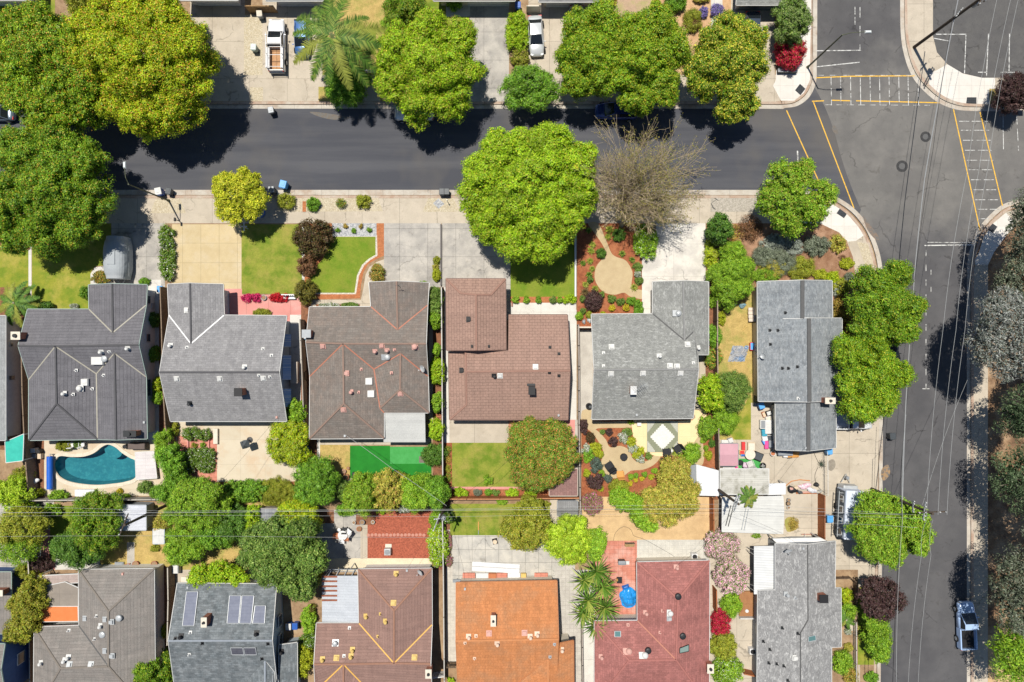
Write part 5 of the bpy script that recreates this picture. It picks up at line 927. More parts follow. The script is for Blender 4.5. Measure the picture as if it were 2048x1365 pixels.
tree('wide vine covered arbour tree above the slate roof', 430, 1148, 58, 34, 3.2, 'lime', .2, .42, lobes=[L_(405, 1155, 26, 3.2, 1.4), L_(440, 1145, 28, 3.4, 1.4), L_(470, 1160, 24, 3.2, 1.4), L_(425, 1170, 20, 3.2, 1.4), L_(390, 1165, 16, 3, 1.4)], dens=.8, inner=.1)
tree('dark bushy tree between the two back fences under the wires', 460, 1045, 40, 34, 4, 'dark', .16, .45, seed=45, n=6, h0=.5)
tree('dark green tree left of the grey plank shed', 425, 1068, 34, 30, 4, 'green', .16, .45, seed=46, n=6, h0=.5)
tree('narrow lime tree beside the grey plank shed', 503, 1038, 15, 26, 3.4, 'lime', .2, .4, seed=47, n=5, h0=.5)
# eucalyptus grove along the side street
def grove(label, px, py, rx, ry, top, pal, base, seed, n=9, dens=.5, **kw):
    tree(label, px, py, rx, ry, top, pal, .30, .6, seed=seed, n=n, base=base, bark=PALEBARK, asp=.26, inner=.1, dens=dens, name='eucalyptus_tree', cat='eucalyptus', r0=.3, h0=top * .45, lob=.4, **kw)
grove('silvery eucalyptus in full sun right of the side street', 2012, 665, 66, 92, 14, 'eucsil', (1985, 690), 51, n=11, dens=.55, tip=(.2, (.36, .37, .35)))
grove('dark olive eucalyptus above the kerb ramp at the right edge', 2082, 455, 56, 90, 14, 'euc', (2040, 500), 52)
grove('shadowy eucalyptus with reddish bark showing at mid right edge', 2066, 570, 54, 64, 13, 'euc', (2018, 600), 53)
grove('green eucalyptus below the silvery one at the right edge', 2060, 830, 40, 52, 12, 'eucdk', (2020, 800), 54)
grove('dark green eucalyptus at the right edge level with the rear yards', 2060, 960, 48, 70, 12, 'eucdk', (2025, 945), 55)
grove('grey green eucalyptus right of the parked pickup', 2050, 1190, 58, 80, 13, 'euc', (2010, 1160), 56)
grove('bright green eucalyptus in the lower right corner', 2040, 1310, 44, 64, 9, 'mid', (2012, 1290), 57, dens=.69)
grove('tall eucalyptus just beyond the right edge beside the kerb', 2160, 760, 60, 80, 14, 'euc', (2090, 770), 58)
grove('dense eucalyptus beyond the right edge by the rear yards', 2150, 1050, 70, 120, 15, 'euc', (2085, 1060), 59)
tree('dark purple leaved tree at the car park corner', 2040, 182, 34, 36, 5, 'plum', .16, .45, seed=60, n=6, h0=.8)
# the leafless tree
def bare_tree(label, base, ctr, rad, top):
    b = W(*base, LOT); t = thing('bare_tree', label, 'tree', b); rr = random.Random(5); mb = MB(); C = W(*ctr, top * .7); k = (H - top * .7) / H / S; RX, RY = rad[0] * k, rad[1] * k
    f = b + Vector((0, .15, 2.2)); mb.tube([b, b.lerp(f, .5), f], [.3, .24, .2], 8); tips = []
    def grow(p, d, L, r, lev):
        pts = [p]; q = p.copy(); dd = d.copy()
        for i in range(4):
            dd = (dd + Vector((rr.gauss(0, .13), rr.gauss(0, .13), rr.gauss(0, .08)))).normalized(); q = q + dd * L / 4; pts.append(q.copy())
        mb.tube(pts, [max(q_, .013) for q_ in (r, r * .9, r * .78, r * .66, r * .5)], 5 if r > .03 else 3)
        if lev == 0: tips.extend(pts[2:]); return
        for i in range(3 if lev > 1 else 4):
            s = pts[rr.randint(2, 4)]; nd = (dd + Vector((rr.gauss(0, .42), rr.gauss(0, .42), rr.gauss(.05, .25)))).normalized(); grow(s, nd, L * rr.uniform(.6, .9), r * .55, lev - 1)
        grow(pts[-1], dd, L * .7, r * .5, lev - 1)
    for i in range(28):
        a = 2 * math.pi * i / 28 + rr.uniform(-.2, .2); e = C + Vector((math.cos(a) * RX * .95, math.sin(a) * RY * .95, rr.uniform(-1.6, 1.8))); v = e - f; grow(f + Vector((0, 0, rr.uniform(-.3, .3))), (v.normalized() + Vector((0, 0, .25))).normalized(), v.length * rr.uniform(.36, .5), .065, 3)
    for i in range(9): v = C + Vector((rr.uniform(-3, 3), rr.uniform(-2.5, 3), top * .25)) - f; grow(f, v.normalized(), v.length * .4, .08, 3)
    mb.build('trunk', TWIG, t, b); T_ = np.array([tuple(p) for p in tips]); sel = T_[RNG.uniform(size=len(T_)) < .62]; side = ((sel[:, 0] - C.x) + .6 * (sel[:, 1] - C.y)) > -1.5; sel = sel[side | (RNG.uniform(size=len(sel)) < .3)]
    sel = np.repeat(sel, 3, 0) + RNG.normal(size=(len(sel) * 3, 3)) * .14; n = len(sel); v, c = quads(sel, unit(RNG.normal(size=(n, 3)) + np.array([0, 0, .7])), RNG.uniform(.10, .22, n), RNG.uniform(.05, .11, n), pal_cols('twigs', n)); leafmesh('sparse_leaves', v, c, LEAF, t, b)
bare_tree('nearly leafless tree with a fan of fine brown branches beside the big lime tree', (1242, 452), (1282, 345), (86, 84), 8)

# shrubs and low plants: one object each
def shrub(label, px, py, rx, ry, h, pal, leaf=None, clump=None, name='shrub', cat='shrub', group=None, n=5, seed=None, asp=.5, m=None, dens=1.0, flat=False, **kw):
    leaf = leaf or max(.06, min(.14, (rx + ry) * .005)); seed = seed if seed is not None else int(px * 7 + py); k = (H - h) / H / S; c = W(px, py, h * .5); b = Vector((c.x, c.y, LOT))
    X, Yr = rx * k, ry * k; clump = clump or max(.12, min(.42, min(X, Yr) * .42)); r = random.Random(seed); lb = [(c.x, c.y, LOT + h * .46, X * .74, Yr * .74, h * .5)]
    if n > 1:
        a0 = r.uniform(0, 6)
        for i in range(n): a = a0 + 6.283 * i / n; s = r.uniform(.42, .55); lb.append((c.x + math.cos(a) * X * .5, c.y + math.sin(a) * Yr * .5, LOT + h * r.uniform(.34, .5), X * s, Yr * s, h * r.uniform(.34, .46)))
    v, cc = foliage(lb, pal, leaf, clump, dens, asp=asp, **kw); v[:, 2] = np.maximum(v[:, 2], LOT + .02)
    return tag(leafmesh(name, v, cc, m or LEAF, None, tuple(b)), label, cat, group)
def hedge(label, x0, y0, x1, y1, h, pal, leaf=.13, clump=.32, name='hedge', cat='hedge', group=None, **kw):
    a, b = W(x0, y1, h), W(x1, y0, h); cx, cy = (a.x + b.x) / 2, (a.y + b.y) / 2; lb = []; w = min(b.x - a.x, b.y - a.y) / 2; n = max(1, int(max(b.x - a.x, b.y - a.y) / (w * 1.1)))
    for i in range(n + 1):
        f = i / n; along = (b.x - a.x > b.y - a.y); x = a.x + w + (b.x - a.x - 2 * w) * f if along else cx; y = cy if along else a.y + w + (b.y - a.y - 2 * w) * f
        lb.append((x, y, LOT + h * .5, w * .9, w * .9, h * .5))
    v, cc = foliage(lb, pal, leaf, clump, **kw); v[:, 2] = np.maximum(v[:, 2], LOT + .02); return tag(leafmesh(name, v, cc, LEAF, None, (cx, cy, LOT)), label, cat, group)
def rosette(label, px, py, r, h, cols, n=26, wd=.09, name='agave', cat='agave', group=None, droop=.35, tiers=1, at=None, parent=None, z=LOT):
    c = at or W(px, py, h * .4); V = []; Cc = []; R_ = r / S if at is None else r
    for i in range(n):
        a = i * 2.39996 + RNG.uniform(-.1, .1); f = (i + .5) / n; el = R(78) * f + R(6); L = R_ * (1.0 - .25 * f) * RNG.uniform(.85, 1.1); d = np.array([math.cos(a), math.sin(a), 0]); s = np.array([-d[1], d[0], 0]); w = wd
        p0 = np.array([c.x, c.y, z + .05 + f * h * .12]); p1 = p0 + d * L * .5 * math.cos(el * .8) + np.array([0, 0, L * .5 * math.sin(el) + .05]); p2 = p0 + d * L * math.cos(el * .7) + np.array([0, 0, L * (math.sin(el) - droop * (1 - f)) + .12])
        p2[2] = max(p2[2], z + .03); col = np.array(cols[RNG.integers(len(cols))]) * RNG.uniform(.8, 1.2); mid = np.array([0, 0, -w * .35])
        for (u0, u1, w0, w1) in ((p0, p1, w * .7, w), (p1, p2, w, w * .08)):
            V += [u0 - s * w0, u1 - s * w1, u1 + mid * (w1 / w), u0 + mid * (w0 / w), u0 + mid * (w0 / w), u1 + mid * (w1 / w), u1 + s * w1, u0 + s * w0]; Cc += [col] * 8
    v = np.array(V); cc = np.array(Cc)
    if parent is not None: return leafmesh(name, v, cc, LEAFM, parent, tuple(parent.location))
    return tag(leafmesh(name, v, cc, LEAFM, None, (c.x, c.y, z)), label, cat, group)
GRN = [(.11, .22, .03), (.16, .28, .04), (.07, .16, .03)]; YG = [(.34, .40, .05), (.25, .33, .04), (.42, .44, .10)]; DKG = [(.04, .10, .03), (.06, .14, .04)]; STR = [(.13, .26, .03), (.36, .42, .08), (.09, .19, .02)]; BRZ = [(.16, .12, .05), (.24, .17, .07)]
S_ = shrub
# street side and front gardens
hedge('white flowered strip hedge beside the tan stamped driveway', 318, 452, 346, 560, .8, 'white', .16, .3, tip=(.15, (.3, .4, .04)))
S_('low yellow flowering shrub beside the covered trailer', 204, 556, 19, 12, .8, 'amber', tip=(.4, (.12, .2, .03))); S_('small leafy shrub behind the covered trailer at the wall', 289, 563, 10, 7, .7, 'green')
S_('dark round shrub against the left house wall', 171, 584, 10, 13, 1.0, 'green', n=1); S_('bright shrub in front of the left house windows', 150, 613, 9, 5, .5, 'whiteM')
S_('dark leaved shrub at the left house corner under the palm', 90, 612, 18, 8, 1.2, 'dark')
S_('grey green shrub beside the blue car cover', 572, 404, 17, 15, 1.0, 'olive', dens=.7); S_('bright green young shrub on the pebble strip', 627, 409, 12, 13, .9, 'green')
S_('small bronze shrub on the pebble strip with a thin shadow', 683, 407, 10, 9, .8, 'rust', dens=.6); S_('orange footed green shrub at the right end of the pebble strip', 728, 404, 14, 13, .8, 'olive')
S_('large dark bronze shrub by the edge of the two lawns', 627, 477, 37, 34, 2.4, 'maroon', .2, .45, n=7, dens=.8, tip=(.2, (.14, .13, .03)))
S_('round clipped brown shrub between the two lawns', 615, 531, 22, 25, 1.9, 'brown', n=1, clump=.3); S_('round clipped bronze green shrub beside the white gate', 613, 584, 25, 28, 2.0, 'bronze', n=1, clump=.3)
for i, (x, y) in enumerate(((676, 462), (708, 462), (739, 461))): S_('spiky green tuft in the grey gravel bed, %s' % ('leftmost', 'middle one', 'rightmost')[i], x, y, 5.5, 5, .4, 'green', group='green tufts in the grey gravel bed', n=1, asp=.25)
for i, (x, y) in enumerate(((692, 453), (722, 453))): S_('straw coloured tuft in the grey gravel bed, %s' % ('left one', 'right one')[i], x, y, 5, 5, .4, 'amber', group='straw tufts in the grey gravel bed', n=1)
hedge('crimson pink flower bed left of the stone pot', 484, 589, 521, 603, .45, 'pinkbed', .1, .2, name='flower_bed', cat='flowers'); hedge('bright red flower bed right of the stone pot', 538, 588, 580, 603, .45, 'redbed', .1, .2, name='flower_bed', cat='flowers')
S_('low spiky green shrub against the grey house porch', 525, 627, 19, 9, .8, 'olive', asp=.25); S_('tiny pale shrub row under the brown house eave', 660, 611, 22, 4, .4, 'whiteM'); S_('green and white shrub under the brown house eave', 700, 611, 18, 5, .5, 'bay')
S_('mixed red and green potted planting at the curved brick path', 755, 547, 13, 17, .9, 'amber', tip=(.3, (.12, .24, .04))); S_('low green shrub at the top of the brown garage', 847, 566, 9, 4, .4, 'mid', n=1)
S_('grey brown tuft along the driveway divider, upper one', 873, 522, 7, 8, .7, 'olive', dens=.7); S_('grey brown tuft along the driveway divider, lower one', 872, 535, 6, 6, .6, 'khaki'); S_('yellow green shrub along the driveway divider', 873, 550, 8, 13, .9, 'chart', asp=.25)
for i, (x, y, rx, ry, p) in enumerate(((870, 602, 14, 32, 'bay'), (871, 640, 12, 18, 'mid'), (874, 700, 8, 13, 'mid'), (875, 742, 14, 28, 'lime'), (875, 805, 11, 19, 'mid'), (873, 860, 14, 22, 'lime'))):
    S_(('grey green tall shrub, topmost of the side yard row', 'green shrub, second of the side yard row', 'smallest round shrub of the side yard row', 'tall lime shrub level with the satellite dish in the side yard row', 'round green shrub, second from the bottom of the side yard row', 'lime round shrub beside the flat white patio cover')[i], x, y, rx, ry, 2.4, p, .14, .3, group='shrubs in the narrow side yard', n=4)
S_('dark spreading shrub at the end of the pale artificial turf', 868, 910, 24, 18, 1.8, 'dark', .15, .35)
for i, (x, rx, p) in enumerate(((1031, 8, 'mid'), (1053, 6, 'mid'), (1077, 6, 'green'), (1106, 7, 'bay'), (1120, 5, 'mid'), (1140, 14, 'lime'))): S_('green edging shrub on the brick strip %s' % ('at its left end', 'second from its left end', 'at its middle', 'right of its middle', 'smallest beside the widest', 'widest at its right end')[i], x, 600, rx, 7 if rx < 12 else 10, .7, p, group='shrubs on the brick edging strip', n=3)
# mulch garden of the mottled house, front
for i, (x, y, r) in enumerate(((1177, 462, 9), (1185, 490, 9), (1182, 502, 10), (1166, 527, 8), (1180, 523, 9), (1184, 538, 8), (1178, 550, 9), (1171, 570, 9), (1190, 578, 10), (1244, 508, 9), (1218, 460, 12), (1216, 474, 10), (1264, 520, 8), (1268, 575, 10))):
    rosette('yellow striped spiky plant in the front mulch garden %s' % ('nearest the street', 'upper one beside the path', 'right below the upper one', 'by the white wall', 'level with the circle top', 'left of the sandy circle', 'upper of two below the circle top', 'nearest the white wall below', 'below the sandy circle', 'at the mouth of the sandy circle', 'under the bare tree', 'below the bare tree trunk', 'right of the path mouth', 'right of the sandy circle')[i], x, y, r, .6, YG if i % 3 else STR, 30, .055, 'spiky_plant', 'spiky plant', 'spiky plants in the front mulch garden')
rosette('dark bronze spiky flax beside the white wall', 1170, 585, 13, .9, BRZ, 34, .05, 'flax_plant', 'flax'); S_('dark plum shrub in the front mulch garden', 1186, 603, 17, 20, 1.3, 'plum', .12, .26); S_('dark low shrub left of the path mouth', 1202, 507, 9, 9, .8, 'dark')
S_('left yellow ball shrub before the mottled roof', 1224, 616, 7, 7, .7, 'ybush', .06, .13, group='yellow ball shrubs in the front mulch garden', n=1); S_('right yellow ball shrub before the mottled roof', 1252, 616, 7.5, 7.5, .7, 'ybush', .06, .13, group='yellow ball shrubs in the front mulch garden', n=1); S_('yellow shrub half hidden by the mottled roof edge', 1206, 627, 6, 4, .5, 'chart', n=1)
for i, (x, y, rx, ry, p) in enumerate(((1223, 598, 9, 8, 'bay'), (1241, 604, 8, 7, 'bay'), (1262, 602, 10, 8, 'green'), (1276, 608, 9, 8, 'green'), (1277, 620, 9, 9, 'green'), (1203, 590, 6, 7, 'bay'), (1166, 623, 6, 6, 'bay'), (1178, 630, 6, 7, 'olive'), (1180, 560, 6, 6, 'bay'), (1275, 536, 9, 9, 'bay'), (1275, 549, 8, 6, 'whiteM'), (1278, 562, 8, 7, 'bay'), (1158, 633, 7, 8, 'mid'), (1165, 598, 6, 7, 'bay'))):
    S_('soft grey green mound in the front mulch garden, %s' % ('left of the yellow balls', 'above the yellow balls', 'above the right yellow ball', 'beside the pale driveway strip', 'nearest the mottled roof', 'right of the plum shrub', 'left of the small rocks', 'left by the roof corner', 'between spiky plants by the wall', 'highest on the driveway side', 'white flecked on the driveway side', 'lowest on the driveway side', 'darkest by the narrow gate', 'left of the plum shrub')[i], x, y, rx, ry, .7, p, group='mounds in the front mulch garden', n=3)
hedge('white speckled green hedge along the pale driveway', 1272, 448, 1314, 518, 1.3, 'mid', .15, .35, tip=(.06, (.7, .7, .66)))
S_('green shrub under the bare tree beside the path', 1237, 470, 12, 12, .8, 'dark')
# corner garden
hedge('yellow green shrub row along the driveway side of the corner garden', 1413, 478, 1436, 535, 1.0, 'gold', .14, .28, tip=(.2, (.4, .4, .1)))
for lb, x, y, rx, ry, h, p, kw in (('rusty brown dead shrub in the corner garden', 1500, 458, 26, 22, 1.0, 'brown', dict(dens=.6)), ('pale pinkish dry shrub beside the dark round tree', 1470, 470, 14, 18, .6, 'amber', dict(dens=.4)), ('silvery low mound at the top of the corner garden', 1552, 487, 28, 16, .9, 'silver', dict(asp=.25)),
    ('pale silvery mound right of the middle in the corner garden', 1585, 492, 18, 18, .9, 'silver', dict(asp=.25)), ('grey green lavender mound left in the corner garden', 1525, 512, 20, 18, 1.0, 'grey', dict(asp=.25)), ('wide grey green rosemary mound in the corner garden', 1560, 525, 32, 22, 1.0, 'grey', dict(asp=.22)), ('striped olive mound in the middle of the corner garden', 1545, 538, 24, 18, .9, 'khaki', dict(asp=.22)),
    ('round grey shrub on the bare earth near the pavement', 1634, 493, 25, 19, 1.1, 'grey', dict(asp=.3)), ('olive round shrub near the pavement bend', 1674, 489, 15, 18, .8, 'khaki', dict(dens=.7)), ('small yellow green shrub beside the curved pavement', 1692, 528, 14, 10, .7, 'chart', {}), ('blue grey round shrub by the curved pavement', 1698, 558, 11, 13, .8, 'grey', dict(asp=.3)),
    ('green mound along the blue grey roof edge left', 1530, 552, 32, 12, .9, 'mid', dict(asp=.3)), ('olive green mound along the blue grey roof edge', 1600, 538, 26, 22, 1.0, 'olive', dict(asp=.25)), ('bright lime shrub at the blue grey roof corner', 1640, 550, 14, 10, .8, 'chart', {}), ('small silvery plant right of the blue grey house', 1670, 578, 10, 18, .6, 'silver', dict(dens=.6)),
    ('lime green shrub right of the blue grey roof corner', 1664, 556, 12, 12, .9, 'gold', {}), ('olive shrub beside the curved pavement below the blue grey one', 1680, 575, 18, 16, .9, 'olive', {}), ('amber yellow shrub against the right wall of the corner house', 1680, 618, 18, 26, 1.2, 'amber', {}), ('amber and rust shrub below on the right wall', 1696, 650, 16, 26, 1.2, 'amber', {}),
    ('brown weedy clump in the bare earth by the bend', 1684, 515, 8, 5, .3, 'brown', dict(dens=.5)), ('yellow leaved shrub beside the dark round tree trunk', 1424, 460, 7, 9, .6, 'chart', {})):
    S_(lb, x, y, rx, ry, h, p, **kw)
# beside the mottled house and dry side yard
S_('green shrub low beside the dark side gate', 1428, 672, 13, 22, 1.5, 'green'); S_('rusty red shrub beside the mottled house wall', 1426, 715, 16, 20, 1.2, 'rust', dens=.8); S_('lime shrub in the strip beside the dry yard', 1443, 637, 7, 14, .8, 'chart'); S_('green shrub at the top of the dark side strip', 1424, 600, 10, 14, 1.0, 'mid')
S_('round green shrub right of the cream patio', 1413, 855, 16, 22, 1.7, 'mid', n=5, tip=(.2, (.14, .26, .04))); S_('round olive shrub at the cream patio edge', 1381, 907, 18, 20, 1.6, 'mid', n=5); S_('pale green shrub under the mottled eave', 1262, 845, 8, 4, .5, 'mid', n=1)
# rear mulch garden
for lb, x, y, rx, ry, h, p in (('dark purple leaved mound at the top left of the rear garden', 1167, 853, 8, 16, .8, 'plum'), ('bronze mound left of the sandy path', 1180, 876, 9, 11, .8, 'maroon'), ('white flowered shrub at the left of the rear garden', 1172, 898, 9, 9, .7, 'whiteM'), ('yellow grass clump left of the sandy path', 1192, 895, 11, 11, .8, 'chart'), ('green mound below the white flowered shrub', 1178, 908, 11, 11, .7, 'green'),
    ('lime mound beside the sandy circle left', 1198, 908, 8, 9, .6, 'chart'), ('pale green mound by the left fence', 1174, 920, 8, 6, .5, 'mid'), ('large blue grey mound left of the black chair', 1192, 930, 13, 14, .9, 'blue'), ('lime yellow ball shrub by the left fence', 1174, 947, 7, 8, .7, 'chart'), ('pale green round mound below the black chair', 1203, 947, 6, 7, .6, 'mid'), ('dark maroon maple in the rear mulch garden', 1190, 962, 15, 16, 1.4, 'plum'),
    ('blue grey round mound beside the wooden chair', 1216, 957, 8, 8, .6, 'blue'), ('small lime ball shrub below the maroon maple', 1201, 977, 6, 6, .5, 'chart'), ('grey green small mound in the planted island', 1205, 864, 5, 5, .5, 'bay'), ('purple mound in the planted island, upper', 1218, 864, 7, 8, .7, 'plum'), ('purple mound in the planted island, lower', 1226, 883, 9, 9, .7, 'plum'),
    ('white flowered mound in the planted island', 1246, 875, 10, 11, .7, 'whiteM'), ('grey green mound at the cream patio edge, upper', 1255, 864, 9, 8, .6, 'bay'), ('yellow grass clump by the cream patio, upper', 1262, 884, 10, 9, .7, 'chart'), ('yellow grass clump by the cream patio, lower', 1276, 903, 11, 10, .7, 'chart'), ('white flecked mound between yellow clumps', 1266, 896, 10, 9, .6, 'whiteM'),
    ('white flowered mound at the lower end of the island', 1280, 917, 10, 8, .6, 'whiteM'), ('lime clump at the lower end of the island', 1272, 912, 8, 7, .6, 'chart'), ('grey green mound at the tip of the island', 1297, 912, 7, 7, .6, 'bay'), ('small round green mound by the lamp', 1325, 924, 5, 5, .5, 'mid'), ('green ball in the lower bed nearest the khaki tree', 1309, 942, 6, 6, .5, 'mid'),
    ('green ball in the lower bed second from the right', 1289, 949, 5, 5, .5, 'green'), ('dark green ball in the lower bed middle', 1272, 951, 4, 5, .5, 'green'), ('pale green ball in the lower bed left', 1261, 954, 6, 6, .5, 'mid'), ('yellow ball in the lower bed left', 1260, 967, 5, 5, .5, 'ybush'), ('yellow ball in the lower bed middle', 1271, 960, 4, 4, .5, 'ybush'), ('yellow ball in the lower bed right', 1283, 957, 4.5, 4.5, .5, 'ybush'), ('yellow green tuft in the lower bed beside the khaki tree', 1302, 954, 6, 5, .5, 'chart'),
    ('green mound at the fence right of the cream patio, upper', 1406, 880, 6, 6, .5, 'mid'), ('dark mound at the fence right of the cream patio', 1423, 887, 6, 8, .5, 'dark'), ('green mound at the fence right of the cream patio, lower', 1412, 896, 5, 5, .5, 'mid'), ('yellow green mound at the bottom right fence', 1416, 910, 8, 9, .6, 'chart')):
    S_(lb, x, y, rx, ry, h, p, n=3)
S_('magenta flowered shrub in the sandy yard corner', 1184, 1008, 20, 20, 1.3, 'magen', .13, .3); S_('olive green shrub beside the planted slope', 1237, 978, 17, 20, 1.8, 'olive', .14, .32)
rosette('yellow green cycad beside the black patio chairs', 1349, 905, 14, 1.0, YG, 26, .09, 'cycad', 'cycad')
# pool side and rear yards
S_('grassy shrub by the pool house wall', 128, 892, 15, 10, .9, 'olive', asp=.25); S_('blue green potted shrub by the pool wall', 157, 888, 8, 7, .7, 'bay'); S_('shrub left of the pool reel on the fence', 47, 955, 22, 20, 1.4, 'olive'); S_('small yellow shrub below the pool reel', 80, 985, 10, 7, .7, 'chart')
S_('green shrub at the fence below the pool', 118, 992, 17, 10, 1.2, 'mid', dens=.7); S_('leafy shrub right of the pool deck', 290, 973, 14, 11, 1.0, 'bay', dens=.7); S_('yellow flowering plant at the pool deck edge', 241, 982, 5, 5, .5, 'ybush'); S_('green plant at the pool deck kerb', 255, 994, 7, 6, .5, 'mid')
hedge('tall clipped hedge beside the pool deck', 307, 860, 332, 925, 2.4, 'mid', .16, .35, asp=.3); S_('climbing shrub along the pool fence', 315, 985, 12, 14, 1.2, 'green')
for i, (x, y, rx, ry) in enumerate(((384, 868, 20, 12), (410, 870, 12, 12), (386, 911, 17, 14), (380, 935, 12, 13), (413, 911, 18, 15), (412, 933, 18, 13))): S_('rose bush with pale blooms in the red paved garden, %s' % ('upper left', 'upper right', 'middle left', 'lower left without many blooms', 'middle right', 'lower right')[i], x, y, rx, ry, 1.0, 'white', .11, .24, group='rose bushes in the red paved garden', dens=.75, tip=(.2, (.2, .25, .04)))
S_('small rose in the brick ringed bed, left', 390, 890, 7, 5, .5, 'olive', n=1); S_('small rose in the brick ringed bed, right', 406, 890, 6, 5, .5, 'mid', n=1); S_('narrow shrub beside the brown side fence', 352, 857, 6, 14, .8, 'olive')
hedge('clipped green hedge at the back of the tan patio', 440, 966, 530, 1004, 1.8, 'green', .16, .35, tip=(.1, (.14, .22, .04))); S_('long bladed grass clump at the back of the tan patio', 557, 985, 38, 28, 1.5, 'olive', .2, .4, asp=.16)
S_('yellow shrub below the blue round tub', 620, 919, 12, 12, 1.0, 'ybush', n=3); S_('dark green shrub left of the dry square lawn', 624, 938, 18, 14, 1.4, 'green'); S_('small dark tree shrub in the row behind the dry lawn', 681, 978, 14, 22, 2.2, 'bay')
S_('lime shrub under the row behind the turf', 763, 1015, 12, 12, .9, 'lime'); S_('white rose bush above the lava rock bed', 808, 1013, 19, 11, 1.2, 'whiteM', .13, .25); S_('green shrub edge below the row at the concrete patio', 690, 1020, 18, 12, 1.2, 'green')
S_('large white flecked shrub beside the lava rock bed', 876, 1092, 21, 40, 2.0, 'lime', .15, .35, tip=(.15, (.7, .62, .6))); S_('white flowered shrub at the wire pole foot', 895, 1030, 12, 16, 1.4, 'white'); S_('green shrub wrapped round the wire pole', 872, 1040, 12, 16, 1.6, 'mid')
S_('pink flowering strip beside the slab patio, lower', 896, 1120, 9, 13, .6, 'magen'); S_('crimson flowering strip beside the slab patio, upper', 898, 1085, 6, 22, .6, 'magen', dens=.6)
S_('round green ball on the green rear lawn', 976, 961, 11, 11, .9, 'mid', n=1, clump=.22)
for i, (x, rx, ry, p) in enumerate(((922, 16, 9, 'lime'), (955, 9, 6, 'grey'), (977, 8, 6, 'green'), (992, 8, 6, 'bay'), (1025, 13, 8, 'lime'), (1062, 13, 6, 'lime'))): S_('low shrub along the redwood fence, %s' % ('wide green one at the left', 'greyish one', 'darker of the close pair', 'paler of the close pair', 'wide lime one', 'half under the rust tipped tree')[i], x, 985, rx, ry, .7, p, group='shrubs along the redwood fence', n=3)
for i, (y, p) in enumerate(((900, 'rust'), (918, 'amber'), (938, 'olive'), (955, 'rust'))): S_('small shrub in the red bed left of the green rear lawn, %s' % ('topmost', 'second', 'third', 'lowest')[i], 896, y, 7, 9, .5, p, group='shrubs in the red bed', dens=.6, n=3)
S_('leafy green clump on the lower lawn beside the fence', 1005, 1003, 11, 6, .6, 'mid'); S_('yellow green clump at the lower lawn fence', 1083, 1008, 18, 8, .9, 'olive')
S_('pink oleander in bloom, upper part of the flowering row', 1443, 1090, 33, 32, 2.6, 'pink', .14, .32, group='pink oleanders'); S_('pink oleander in bloom beside the white corrugated awning', 1462, 1150, 35, 38, 2.6, 'pink', .14, .32, group='pink oleanders')
S_('round green shrub beside the brown wooden deck', 1462, 1208, 18, 22, 1.8, 'mid'); S_('crimson bougainvillea beside the maroon roof', 1440, 1246, 18, 24, 1.6, 'redfl', .12, .28); S_('olive climbing shrub below the crimson bougainvillea', 1446, 1290, 26, 30, 1.8, 'olive', .14, .3); S_('white speckled green shrub at the bottom beside the maroon roof', 1452, 1340, 32, 28, 2.0, 'mid', .15, .35, tip=(.08, (.7, .7, .66)))
S_('crimson round bougainvillea on the sunny street corner', 1578, 104, 28, 33, 2.6, 'redfl', .14, .34, tip=(.1, (.12, .2, .03)))
hedge('clipped yellow green hedge between the north driveways', 1014, 20, 1055, 100, 1.5, 'lime', .13, .32); S_('dark rounded shrub at the lower end of the north hedge', 1039, 117, 18, 15, 1.1, 'olive', tip=(.2, (.2, .12, .06))); S_('spiky dry grass below the north hedge', 1042, 132, 12, 10, .6, 'khaki', asp=.2)
S_('dark green shrub on the orange front yard at the top', 1352, 6, 20, 18, 1.4, 'green'); S_('bronze tussock in the orange front yard', 1384, 42, 18, 20, 1.0, 'olive', asp=.2); S_('rusty tussock left of the yellow tipped tree', 1390, 48, 10, 12, .8, 'brown', asp=.25)
S_('left purple flower spikes in the orange front yard', 1406, 25, 8, 11, .8, 'purple', asp=.3); S_('right purple flower spikes beside the bungalow path', 1433, 24, 13, 12, .8, 'purple', asp=.3); S_('yellow shrub beside the pink path at the top', 1312, 15, 12, 16, .9, 'gold'); S_('orange flowered shrub at the top driveway edge', 1222, 6, 10, 10, .8, 'amber')
rosette('pale yellow striped agave by the green street tree', 1338, 36, 16, .8, YG, 28, .07, 'agave', 'agave'); S_('tiny green shrub at the white garage wall', 1198, 6, 8, 8, .8, 'lime'); S_('round green shrub beside the white garage door', 908, 8, 13, 12, 1.3, 'green'); S_('low green shrub on the dry north lawn', 776, 50, 14, 14, 1.0, 'mid')
S_('small shrubs beside the right north driveway wall', 1402, -4, 16, 10, .8, 'khaki')
S_('yellow banana like plant beside the lower right house', 1690, 1190, 14, 14, 1.3, 'gold', .2, asp=.25); S_('broad leaved green plant beside the lower right house', 1696, 1222, 16, 16, 1.2, 'mid', .22, asp=.3); S_('white flowered small plant by the picket fence', 1695, 1262, 7, 7, .5, 'whiteM'); S_('brown dry mound by the picket fence', 1696, 1294, 9, 8, .6, 'khaki')
S_('round green shrub in the lower right front garden', 1684, 1325, 19, 20, 1.5, 'mid', n=5); S_('orange green ground shrub at the bottom right garden', 1700, 1352, 14, 16, .8, 'amber', tip=(.4, (.1, .2, .02))); S_('leafy verge plant at the bottom right', 1742, 1354, 14, 10, .7, 'green', dens=.7); S_('pale green verge plant beside the clipped shrub tree', 1733, 1255, 8, 8, .6, 'lime')
